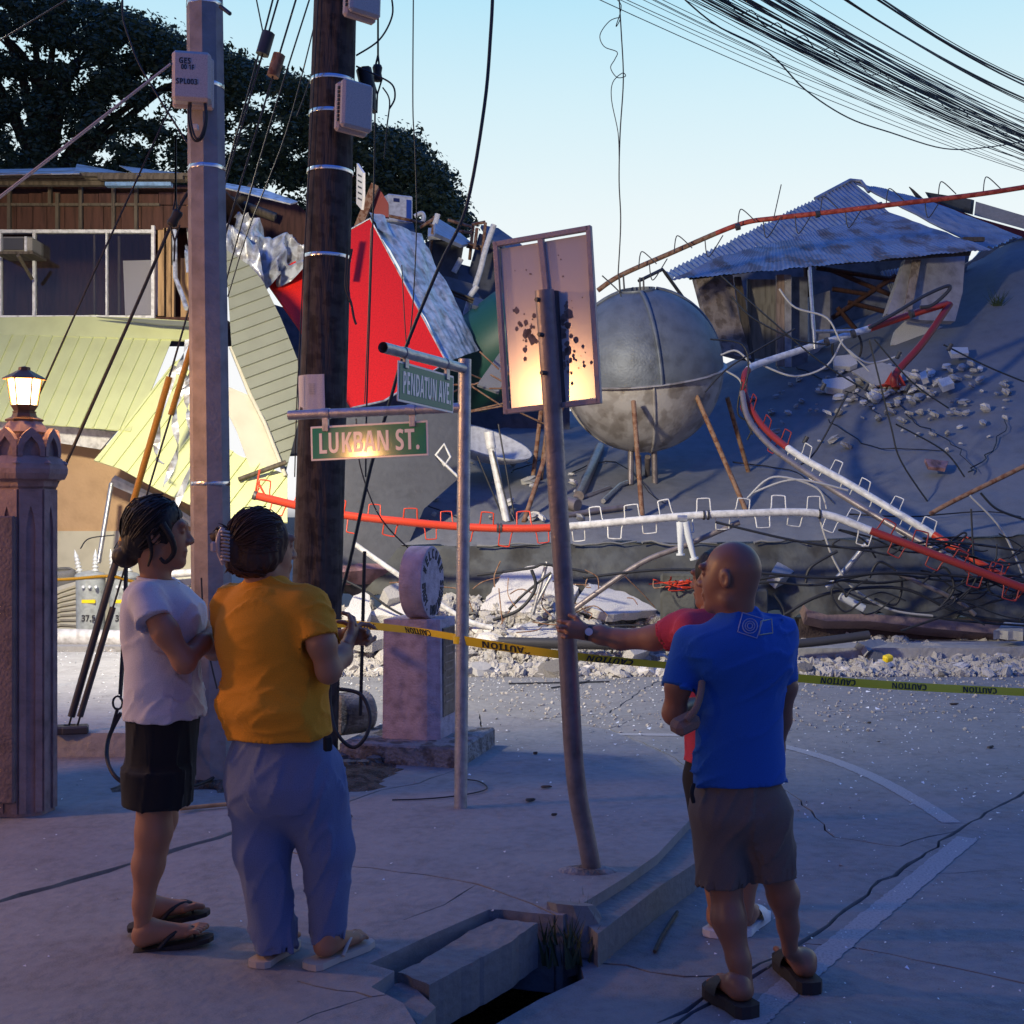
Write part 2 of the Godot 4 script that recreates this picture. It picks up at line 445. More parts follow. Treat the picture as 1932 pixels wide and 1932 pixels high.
func at_of(line: Array, u: float) -> float:
	for i in line.size() - 1:
		if u <= line[i + 1][0]:
			return lerpf(line[i][1], line[i + 1][1], clampf((u - line[i][0]) / float(line[i + 1][0] - line[i][0]), 0, 1))
	return line[line.size() - 1][1]

# ---------------------------------------------------------------- flat things placed by three of their corners
func coef(a: Array, b: Array, c: Array) -> Vector3:       # 1/d is linear in u, v over a flat face
	var m := Basis(Vector3(a[0], b[0], c[0]), Vector3(a[1], b[1], c[1]), Vector3(1, 1, 1))
	return m.inverse() * Vector3(1.0 / a[2], 1.0 / b[2], 1.0 / c[2])

func onp(k: Vector3, u: float, v: float) -> Vector3:
	return P(u, v, 1.0 / (k.x * u + k.y * v + k.z))

func facet(k: Vector3, uv: Array, thick: float) -> MB:     # a flat outline on a plane, thick away from the viewer
	var q := PackedVector3Array()
	for a in uv: q.append(onp(k, a[0], a[1]))
	var n := (q[1] - q[0]).cross(q[2] - q[0]).normalized()
	if n.z > 0: n = -n
	var b := MB.new()
	b.prism(q, n * thick)
	return b

func plate(u0: float, v0: float, u1: float, v1: float, d: float, thick: float, bevel := 0.0) -> MB:   # an upright board facing the street
	var a := P(u0, v0, d)
	var c := P(u1, v1, d)
	var b := MB.new()
	b.box((a + c) * 0.5 - Vector3(0, 0, thick * 0.5), Vector3(absf(c.x - a.x), absf(c.y - a.y), thick), Basis(), bevel)
	return b

func strips(parent: Node3D, called: String, k: Vector3, uv: Array, dir: Vector2, spacing: float, m: Material, rib: float, thick := 0.012) -> void:   # standing-seam sheets, each with its raised seam
	var poly := PackedVector2Array()
	for a in uv: poly.append(Vector2(a[0], a[1]))
	if Geometry2D.is_polygon_clockwise(poly): poly.reverse()
	dir = dir.normalized()
	var nrm := Vector2(-dir.y, dir.x)
	var lo := 1e9
	var hi := -1e9
	for p in poly:
		lo = minf(lo, p.dot(nrm))
		hi = maxf(hi, p.dot(nrm))
	var s := lo
	while s < hi:
		var e := minf(s + spacing, hi)
		var band := PackedVector2Array([nrm * s - dir * 3000, nrm * s + dir * 3000, nrm * (e + 0.02) + dir * 3000, nrm * (e + 0.02) - dir * 3000])
		for g in Geometry2D.intersect_polygons(poly, band):
			var arr := []
			for q in g: arr.append([q.x, q.y])
			if arr.size() < 3: continue
			var b := facet(k, arr, thick * rng.randf_range(0.7, 1.6))
			var l0 := 1e9
			var l1 := -1e9
			for q in g:
				if absf(q.dot(nrm) - s) < 1.0:
					l0 = minf(l0, q.dot(dir))
					l1 = maxf(l1, q.dot(dir))
			if l1 - l0 > 4.0 and rib > 0.0:
				var q0 := nrm * s + dir * l0
				var q1 := nrm * s + dir * l1
				var a3 := onp(k, q0.x, q0.y)
				var b3 := onp(k, q1.x, q1.y)
				var out3 := (onp(k, 300, 300) - onp(k, 400, 300)).cross(onp(k, 300, 400) - onp(k, 300, 300)).normalized()
				if out3.z < 0: out3 = -out3
				var ax := (b3 - a3).normalized()
				b.box((a3 + b3) * 0.5 + out3 * rib * 0.5, Vector3(rib * 0.8, rib, (b3 - a3).length()), Basis(out3.cross(ax), out3, ax), rib * 0.2)
			part(parent, called, b.mesh(), m)
		s = e

# ---------------------------------------------------------------- the wooden house at the left
func left_house() -> void:
	var D := 17.6
	var base := P(130, 1238, D)
	base.y = -0.17
	var t := thing("wooden_house", "upper storey of a dark wooden house with a wide window under ragged eaves", "house", "", base)
	# room behind the window
	var room := MB.new()
	room.box(P(140, 480, 20.4), Vector3(4.6, 2.2, 0.1))
	part(t, "back_wall", room.mesh(), M.brown_wood)
	part(t, "floor", plate(-160, 598, 420, 604, 17.62, 2.8).mesh(), M.brown_wood)
	part(t, "ceiling", plate(-160, 352, 420, 356, 17.7, 2.7).mesh(), M.brown_wood)
	# wall boards above the window, in two courses
	var x := -120.0
	var i := 0
	while x < 372:
		var w := rng.randf_range(26, 44)
		part(t, "wall_board", plate(x, 364 + rng.randf_range(-2, 2), x + w - 1.2, 386, D + 0.06 + rng.randf_range(0, 0.02), 0.03).mesh(), M.brown_wood)
		part(t, "wall_board", plate(x + 9, 388, x + 9 + w - 1.2, 437 - x * 0.025 + rng.randf_range(-1, 3), D + 0.03 + rng.randf_range(0, 0.03), 0.03).mesh(), M.brown_wood)
		x += w
		i += 1
	for u in [-40, 16, 93, 107, 151, 213, 256]:
		part(t, "stud", plate(u - 3, 352 + (12 if u == 107 else 0), u + 3, 386 if u == 93 else 432, D - 0.03, 0.07).mesh(), M.grey_wood)
	part(t, "rail", plate(-120, 383, 300, 388, D - 0.01, 0.06).mesh(), M.grey_wood)
	# eaves: long weathered timbers and torn sheets
	for e in [[-120, 326, 366, 332, 17.0], [-120, 333, 366, 339, 17.1], [-120, 341, 196, 349, 17.15], [184, 330, 345, 338, 16.95], [250, 334, 366, 341, 17.05]]:
		part(t, "eave_timber", plate(e[0], e[1], e[2], e[3], e[4], 0.1).mesh(), M.grey_wood)
	part(t, "gutter", plate(198, 343, 322, 350, 16.9, 0.12).mesh(), mat(Color(0.16, 0.3, 0.5), 0.5, 0, "patch", 2.0))
	for e in [[[-120, 322], [150, 316], [150, 327], [-120, 331]], [[145, 309], [194, 318], [240, 326], [140, 324]], [[225, 312], [300, 322], [366, 328], [260, 330]]]:
		var k := coef([e[0][0], e[0][1], 19.0], [e[1][0], e[1][1], 19.0], [e[3][0], e[3][1], 16.8])
		part(t, "roof_sheet", facet(k, e, 0.012).mesh(), M.tin_old)
	# window: aluminium frame, two dark panes and a narrow one
	var fr := part(t, "window_frame", plate(-120, 433, 291, 439, D - 0.05, 0.09).mesh(), M.white_paint)
	for e in [[285, 425, 291, 599], [61, 437, 66, 600], [199, 437, 202, 598], [-2, 438, 2, 600]]:
		part(fr, "frame_bar", plate(e[0], e[1], e[2], e[3], D - 0.04, 0.06).mesh(), M.white_paint)
	part(fr, "frame_bar", plate(-120, 595, 291, 600, D - 0.05, 0.09).mesh(), M.white_paint)
	for e in [[66, 439, 199, 595], [202, 439, 285, 595], [2, 490, 61, 595], [-120, 439, -2, 595]]:
		part(fr, "pane", plate(e[0], e[1], e[2], e[3], D, 0.006).mesh(), M.glass)
	var mul := MB.new()
	mul.join(plate(176, 439, 179, 595, D + 0.12, 0.04))
	mul.join(plate(222, 445, 226, 592, D + 0.2, 0.04))
	part(t, "inner_post", mul.mesh(), M.grey_wood)
	part(t, "leaning_sheet", facet(coef([232, 492, 17.9], [304, 490, 17.9], [298, 596, 17.75]), [[232, 492], [304, 490], [296, 594], [236, 594]], 0.02).mesh(), M.paper, "pale sheet leaning inside the window")
	# broken corner at the right of the window
	for e in [[298, 430, 309, 596], [314, 430, 322, 600], [324, 500, 328, 600]]:
		part(t, "corner_stud", plate(e[0], e[1], e[2], e[3], D + 0.05, 0.08).mesh(), M.ply)
	part(t, "plywood_sheet", plate(341, 487, 420, 602, D + 0.12, 0.02).mesh(), M.ply, "bare plywood sheet in the broken corner")
	part(t, "plywood_sheet", plate(352, 384, 372, 430, D + 0.1, 0.02).mesh(), M.ply)
	var pipe := solo("bent_flashing", tube(pts([[329, 434, 17.3], [331, 524, 17.2], [345, 560, 17.0], [352, 582, 16.8]]), 0.035, 6), M.silver, "thin bent metal strip hanging at the house corner", "flashing")
	pipe.set_meta("group", "torn metal strips")
	# window air conditioner on its bracket
	var ac := thing("air_conditioner", "boxy window air conditioner on a wooden bracket", "air conditioner", "", P(32, 474, 17.3))
	part(ac, "casing", plate(3, 446, 60, 474, 17.25, 0.45, 0.02).mesh(), mat(Color(0.3, 0.28, 0.25), 0.6, 0, "grain", 3.0))
	part(ac, "grille", plate(6, 449, 44, 471, 17.23, 0.02).mesh(), M.dark_metal)
	part(ac, "trim", plate(46, 446, 50, 474, 17.22, 0.03).mesh(), M.white_paint)
	part(ac, "bracket", tube(pts([[34, 482, 17.0], [60, 526, 17.4]]), 0.03, 4), M.grey_wood)
	part(ac, "shelf", plate(-10, 474, 62, 479, 17.1, 0.5).mesh(), M.grey_wood)

func green_roofs() -> void:
	# the lower house: pale green seamed roof sheets over a tan wall
	var base := P(200, 1238, 16.4)
	base.y = -0.17
	var t := thing("green_roofed_house", "tan walled house under a pale green seamed metal roof", "house", "", base)
	var k1 := coef([0, 631, 17.3], [330, 640, 17.3], [81, 800, 15.9])
	var r1 := part(t, "roof", facet(coef([0, 602, 17.5], [366, 607, 17.5], [0, 631, 17.3]), [[-120, 601], [100, 597], [178, 594], [366, 606], [366, 642], [320, 640], [-120, 628]], 0.03).mesh(), M.green_roof)
	strips(r1, "roof_panel", k1, [[-120, 628], [324, 641], [288, 730], [246, 813], [150, 806], [-120, 784]], Vector2(-78, 172), 23.5, M.green_roof, 0.024)
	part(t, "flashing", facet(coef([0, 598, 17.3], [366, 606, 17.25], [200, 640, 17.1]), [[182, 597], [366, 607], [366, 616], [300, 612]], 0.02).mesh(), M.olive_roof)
	part(t, "fascia", facet(coef([0, 790, 16.1], [216, 815, 16.1], [100, 835, 16.15]), [[-120, 781], [81, 800], [218, 815], [190, 848], [81, 831], [-120, 812]], 0.1).mesh(), M.white_paint)
	part(t, "wall", facet(coef([0, 830, 16.5], [300, 900, 16.5], [100, 1000, 16.5]), [[-120, 800], [190, 838], [300, 890], [360, 930], [360, 1010], [-120, 1002]], 0.2).mesh(), M.tan_wall)
	part(t, "dado", plate(-120, 1002, 362, 1215, 16.46, 0.2).mesh(), M.cream)
	part(t, "doorway", plate(340, 930, 420, 1120, 16.6, 0.1).mesh(), M.brown_wood)
	part(t, "window_head", facet(coef([210, 905, 16.1], [360, 985, 16.1], [215, 915, 16.15]), [[212, 902], [300, 945], [362, 985], [362, 996], [300, 955], [206, 914]], 0.06).mesh(), M.white_paint)
	part(t, "downpipe", tube(pts([[210, 912, 15.9], [186, 1062, 15.6]]), 0.03, 8), M.steel)
	# torn-off roof sheets that slid to the right
	var k2 := coef([324, 680, 16.6], [228, 884, 15.5], [480, 975, 15.2])
	var f := thing("fallen_roof_sheet", "torn pale green roof sheet sliding down to the right of the tan wall", "roof sheet", "", onp(k2, 375, 960))
	strips(f, "roof_panel", k2, [[322, 690], [340, 676], [372, 720], [374, 808], [450, 859], [542, 896], [542, 985], [450, 982], [374, 960], [292, 920], [228, 885], [177, 868], [230, 806]], Vector2(-99, 129), 27.0, M.green_roof, 0.024)
	var k3 := coef([435, 500, 16.4], [555, 655, 16.2], [538, 892, 15.6])
	var o := thing("upended_roof_sheet", "olive grey roof sheet standing on end beside the wooden pole", "roof sheet", "", onp(k3, 537, 890))
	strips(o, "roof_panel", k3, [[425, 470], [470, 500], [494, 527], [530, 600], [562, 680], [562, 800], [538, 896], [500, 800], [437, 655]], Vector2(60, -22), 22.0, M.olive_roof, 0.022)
	part(o, "edge_trim", tube(pts([[436, 655, 16.1], [470, 740, 15.9], [500, 800, 15.75], [539, 898, 15.55]]), 0.03, 5), M.cream)
	var s := thing("soffit_panel", "cream ceiling panel hanging under the olive roof sheet", "panel", "", P(500, 880, 15.7))
	part(s, "panel", facet(coef([441, 736, 15.9], [480, 751, 15.9], [528, 871, 15.7]), [[432, 730], [480, 750], [506, 812], [530, 872], [474, 890], [446, 812], [430, 780]], 0.03).mesh(), M.cream)
	part(s, "batten", tube(pts([[450, 905, 15.45], [540, 872, 15.5]]), 0.03, 4), M.grey_wood)
	# crumpled silver sheets above
	var c1 := sheet(P(350, 415, 18.0), P(470, 405, 18.2), P(500, 520, 17.4), P(352, 520, 17.2), 8, 0.006, 24, 0.6, 3)
	solo("crumpled_sheet", c1.mesh(), M.silver, "crumpled silver roofing sheet beside the concrete pole", "metal sheet")
	var c2 := sheet(P(440, 412, 18.4), P(585, 480, 18.8), P(590, 512, 18.4), P(430, 560, 17.6), 8, 0.006, 24, 0.6, 9)
	solo("crumpled_sheet", c2.mesh(), M.silver, "crumpled pale metal sheet between the two poles, over the red board", "metal sheet")
	solo("torn_awning", facet(coef([430, 345, 18.8], [560, 372, 18.8], [560, 384, 18.4]), [[425, 345], [500, 358], [562, 380], [548, 384], [425, 354]], 0.02).mesh(), M.silver, "thin silver eave edge sloping down between the poles", "eave")
	var dk := thing("attic_wall", "dark open attic under the sloping silver eave", "wall", "", P(500, 480, 20))
	part(dk, "wall", facet(coef([420, 350, 20.0], [590, 380, 20.0], [500, 520, 20.0]), [[420, 352], [560, 384], [600, 420], [600, 540], [420, 540]], 0.1).mesh(), M.brown_wood)
	part(dk, "beam", tube(pts([[425, 375, 19.6], [520, 410, 19.6]]), 0.07, 4), M.grey_wood)
	part(dk, "beam", tube(pts([[440, 395, 19.5], [475, 350, 19.3]]), 0.07, 4), M.grey_wood)
	# bright strips of torn flashing hanging in front of the roof
	var strips_ := [[[356, 640], [338, 700], [346, 720], [330, 790], [334, 850], [308, 920]], [[362, 690], [352, 760], [360, 800], [366, 880], [372, 960]], [[330, 690], [300, 800], [296, 860], [306, 875]], [[344, 690], [352, 720], [340, 740]], [[372, 850], [330, 960], [326, 975]]]
	for q in strips_.size():
		var line := pts(strips_[q], 14.9)
		var b := MB.new()
		var l := smooth(line, 4)
		for i in l.size() - 1:
			var w := Vector3(0.045 * cos(i * 0.7 + q), 0.01, 0.035 * sin(i * 0.7 + q))
			var w2 := Vector3(0.045 * cos((i + 1) * 0.7 + q), 0.01, 0.035 * sin((i + 1) * 0.7 + q))
			b.quad(l[i] - w, l[i] + w, l[i + 1] + w2, l[i + 1] - w2)
			b.quad(l[i] - w - Vector3(0, 0, .002), l[i + 1] - w2 - Vector3(0, 0, .002), l[i + 1] + w2 - Vector3(0, 0, .002), l[i] + w - Vector3(0, 0, .002))
		solo("flashing_strip", b.mesh(), M.silver, "twisted shiny strip of torn flashing hanging over the green roof", "flashing", "torn metal strips")

func red_board() -> void:
	var k := coef([698, 414, 19.3], [840, 683, 18.8], [664, 766, 18.0])
	var t := thing("red_signboard", "big plain bright red signboard toppled on one corner behind the wooden pole", "signboard", "", onp(k, 664, 766))
	part(t, "face", facet(k, [[698, 414], [841, 683], [824, 696], [724, 754], [664, 768], [635, 725], [557, 608], [499, 525]], 0.05).mesh(), M.board_red)
	part(t, "rim", tube(PackedVector3Array([onp(k, 499, 523), onp(k, 698, 412), onp(k, 843, 684), onp(k, 724, 757), onp(k, 664, 770)]), 0.018, 5), M.silver)
	part(t, "strut", plate(648, 440, 657, 520, 18.3, 0.08).mesh(), M.dark_metal)
	var sd := sheet(P(700, 402, 19.5), P(795, 443, 20.3), P(905, 660, 19.9), P(845, 683, 18.95), 8, 0.003, 24, 0.05, 5)
	part(t, "side_sheet", sd.mesh(), M.silver, "dented silver metal side of the red signboard")
	part(t, "side_sheet", sheet(P(697, 400, 19.5), P(725, 408, 19.7), P(742, 450, 19.6), P(712, 430, 19.4), 1, 0.01, 4, 0.05, 6).mesh(), M.silver)
	var pl := thing("rusty_post", "red brown steel post leaning above the red signboard", "post", "", P(655, 450, 20))
	part(pl, "post", facet(coef([700, 345, 20.0], [714, 352, 20.0], [668, 430, 19.9]), [[701, 344], [714, 351], [682, 432], [664, 436]], 0.12).mesh(), M.rust_pipe)
	part(pl, "brace", facet(coef([714, 352, 20.2], [730, 380, 20.2], [705, 410, 20.2]), [[714, 352], [733, 384], [733, 410], [700, 405]], 0.1).mesh(), M.dull_red)
	var card := thing("hanging_placard", "narrow white printed placard hanging behind the wooden pole", "placard", "", P(678, 390, 17.5))
	part(card, "board", facet(coef([672, 308, 17.5], [685, 326, 17.2], [673, 385, 17.5]), [[673, 308], [685, 326], [685, 372], [682, 396], [672, 384]], 0.03).mesh(), M.sign_white)
	for i in 5:
		var v := 328.0 + i * 11
		part(card, "print_line", facet(coef([672, 308, 17.48], [685, 326, 17.18], [673, 385, 17.48]), [[675, v], [682, v + 4], [682, v + 7], [675, v + 3]], 0.004).mesh(), M.print)

func wreckage_behind() -> void:
	# what is left of the upper floor behind the red board
	var g := thing("generator_box", "white and blue cabinet perched on the wreck against the tree", "cabinet", "", P(755, 424, 24))
	var bx := Basis(Vector3.UP, 0.45)
	var s := MB.new()
	s.box(P(748, 398, 24.2), Vector3(0.5, 0.52, 0.42), bx, 0.02)
	part(g, "casing", s.mesh(), M.white_paint)
	var s2 := MB.new()
	s2.box(P(748, 398, 24.2) + bx * Vector3(0.17, -0.03, 0.213), Vector3(0.1, 0.42, 0.012), bx)
	part(g, "blue_stripe", s2.mesh(), mat(Color(0.03, 0.09, 0.4), 0.5))
	var s3 := MB.new()
	s3.box(P(748, 398, 24.2) + bx * Vector3(-0.08, 0.15, 0.213), Vector3(0.12, 0.07, 0.012), bx)
	part(g, "badge", s3.mesh(), mat(Color(0.02, 0.03, 0.12), 0.5))
	part(g, "elbow_pipe", tube(smooth(pts([[782, 408, 24], [796, 402, 24], [800, 412, 24], [794, 422, 24]]), 5), 0.04, 8), M.white_paint)
	var dark := mat(Color(0.11, 0.115, 0.13), 0.85, 0, "patch", 1.0)
	var blue := mat(Color(0.1, 0.13, 0.2), 0.8, 0, "patch", 1.0)
	var pale := mat(Color(0.45, 0.48, 0.55), 0.7, 0, "patch", 1.0)
	var panels := [
		["dark_board", [[742, 424], [780, 420], [784, 446], [752, 452]], 22.6, dark, "dark framed screen lying at the top of the silver sheet"],
		["dark_board", [[818, 448], [876, 458], [858, 560], [832, 590], [800, 460]], 22.2, dark, "dark steep board right of the silver sheet"],
		["dark_board", [[905, 440], [990, 470], [985, 640], [900, 600], [872, 560]], 22.8, dark, "dark wall section hanging beside the traffic sign"],
		["dark_board", [[838, 520], [890, 535], [960, 640], [900, 700], [850, 600]], 21.4, dark, "dark broken floor under the white poles"],
		["roof_flap", [[820, 408], [860, 432], [890, 458], [872, 462], [822, 440]], 22.9, pale, "pale roof panel sloping over the rack"],
		["roof_flap", [[908, 424], [940, 430], [985, 462], [960, 470], [925, 450]], 23.0, blue, "bluish roof flap at the skyline"],
		["roof_flap", [[808, 430], [838, 430], [838, 446], [808, 446]], 22.3, M.white_paint, "small white tub on the rack"],
		["blue_plank", [[896, 560], [946, 575], [942, 590], [892, 575]], 20.8, blue, "blue grey plank across the wreck"],
		["block_wall", [[858, 495], [895, 505], [890, 560], [845, 545]], 22.5, blue, "bluish grey wall patch below the rack"],
	]
	for p in panels:
		var kk := coef([p[1][0][0], p[1][0][1], p[2]], [p[1][1][0], p[1][1][1], p[2] + 0.2], [p[1][2][0], p[1][2][1], p[2] - 0.3])
		solo(p[0], facet(kk, p[1], 0.06).mesh(), p[3], p[4], "panel")
	var rack := thing("steel_rack", "rusty steel rack frame tilted on top of the wreck", "rack", "", P(850, 520, 22))
	for e in [[[820, 408], [806, 520], 22.0], [[845, 415], [890, 428], 22.3], [[890, 424], [916, 419], 22.2], [[916, 420], [906, 520], 22.1], [[893, 425], [886, 490], 22.4], [[840, 452], [914, 466], 22.2], [[866, 436], [890, 440], 22.3], [[792, 430], [822, 410], 22.2], [[722, 405], [815, 424], 22.8], [[880, 465], [912, 470], 22.3], [[900, 430], [895, 470], 22.0]]:
		part(rack, "bar", tube(pts([e[0], e[1]], e[2]), 0.03, 5), M.rust_pipe)
	for e in [[[[826, 404], [820, 425]], 22.0, "short white pipe stub over the rack"], [[[932, 424], [916, 470], [906, 510], [888, 565]], 21.6, "long white pipe leaning beside the steel rack"], [[[870, 488], [856, 514]], 22.0, "white board end beside the dark panel"], [[[888, 560], [876, 600]], 21.0, "white pipe foot above the green tank"], [[[900, 540], [884, 562]], 21.2, "white elbow of the leaning pipe"]]:
		solo("white_pipe", tube(smooth(pts(e[0], e[1]), 4), 0.05, 8), M.white_paint, e[2], "pipe")
	for e in [[[[846, 552], [905, 575]], "thin"], [[[830, 540], [960, 590]], "thin"]]:
		solo("loose_batten", tube(pts(e[0], 20.9), 0.025, 4), M.grey_wood, "thin wooden batten across the dark wreck", "batten", "battens in the wreck")
	# green plastic tank lying behind the traffic sign
	var gt := MB.new()
	gt.lathe([[0.0, -0.9], [0.45, -0.88], [0.7, -0.7], [0.75, 0.0], [0.7, 0.7], [0.45, 0.88], [0.0, 0.9]], Transform3D(Basis(Vector3.FORWARD, 0.9) * Basis(Vector3.RIGHT, 0.4), P(925, 665, 20.8)), 20)
	solo("green_tank", gt.mesh(), mat(Color(0.012, 0.075, 0.06), 0.5), "dark green plastic tank half buried behind the traffic sign", "tank")
	var gl := facet(coef([890, 720, 19.0], [950, 650, 19.5], [955, 720, 19.0]), [[900, 725], [950, 655], [960, 700], [940, 740]], 0.05)
	solo("grey_tarp", gl.mesh(), M.slab, "grey cloth like sheet below the green tank", "sheet")
	for i in 16:
		var a := P(rng.randf_range(860, 990), rng.randf_range(690, 780), rng.randf_range(18.2, 19.2))
		solo("rusty_rod", tube(PackedVector3Array([a, a + Vector3(rng.randf_range(-.9, .9), rng.randf_range(-.25, .35), rng.randf_range(-.3, .2))]), 0.014, 4), M.rust_pipe, "thin rusty bar in the dark tangle under the tarp", "rod", "bent rusty bars in the tangle")
	solo("added_dark_sheet", facet(coef([480, 560, 24.0], [1060, 560, 24.0], [600, 830, 23.5]), [[470, 560], [600, 600], [800, 640], [960, 660], [1075, 690], [1075, 830], [470, 860]], 0.2).mesh(), dark, "added dark sheet closing the sky gap behind the red signboard and the green tank", "floor")  # dark backing added to hide the strips of sky behind the wreck
	# darker wall added in place of the slab's side that lies in shadow
	var w := thing("shaded_slab_side", "shaded cracked side of the slab, added as a darker wall behind the wooden pole and the round marker", "wall", "", P(720, 1090, 15.3))
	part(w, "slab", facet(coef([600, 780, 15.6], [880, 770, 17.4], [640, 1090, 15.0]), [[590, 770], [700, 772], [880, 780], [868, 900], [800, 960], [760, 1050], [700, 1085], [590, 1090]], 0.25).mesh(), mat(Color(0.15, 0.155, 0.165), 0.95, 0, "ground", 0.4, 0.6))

# ---------------------------------------------------------------- the collapsed building
const SLAB_U := [560.0, 760.0, 960.0, 1160.0, 1360.0, 1560.0, 1760.0, 1960.0, 2160.0]
const SLAB_V := [
	[1120.0, 1130.0, 1140.0, 1150.0, 1158.0, 1162.0, 1168.0, 1178.0, 1190.0],
	[1032.0, 1032.0, 1030.0, 1026.0, 1026.0, 1022.0, 1018.0, 1012.0, 1005.0],
	[930.0, 930.0, 935.0, 940.0, 945.0, 935.0, 905.0, 875.0, 855.0],
	[850.0, 850.0, 850.0, 855.0, 850.0, 800.0, 740.0, 700.0, 690.0],
	[810.0, 810.0, 805.0, 795.0, 725.0, 662.0, 610.0, 545.0, 510.0],
	[795.0, 795.0, 785.0, 765.0, 692.0, 615.0, 530.0, 438.0, 400.0]]
const SLAB_D := [15.2, 15.8, 18.0, 21.0, 24.0, 27.0]

func slab_row(r: int, u: float) -> float:
	var x := clampf((u - 560.0) / 200.0, 0.0, 7.999)
	var i := int(x)
	return cubic_interpolate(SLAB_V[r][i], SLAB_V[r][i + 1], SLAB_V[r][maxi(i - 1, 0)], SLAB_V[r][mini(i + 2, 8)], x - i)

func slab_pt(u: float, t: float) -> Vector3:              # t runs 0..5 from the front lip to the back
	t = clampf(t, 0.0, 4.999)
	var i := int(t)
	var f := t - i
	var v := cubic_interpolate(slab_row(i, u), slab_row(i + 1, u), slab_row(maxi(i - 1, 0), u), slab_row(mini(i + 2, 5), u), f) if i > 0 else lerpf(slab_row(0, u), slab_row(1, u), f)
	var d := lerpf(SLAB_D[i], SLAB_D[i + 1], f)
	return P(u, v, d)

func slab_uv(u: float, v: float) -> Vector3:              # the point of the slab seen at (u, v)
	var lo := 0.0
	var hi := 4.99
	for i in 24:
		var m := (lo + hi) * 0.5
		var q := slab_pt(u, m)
		if 966.0 - (q.y - EYE) / -q.z * 2400.0 > v: lo = m
		else: hi = m
	return slab_pt(u, lo)

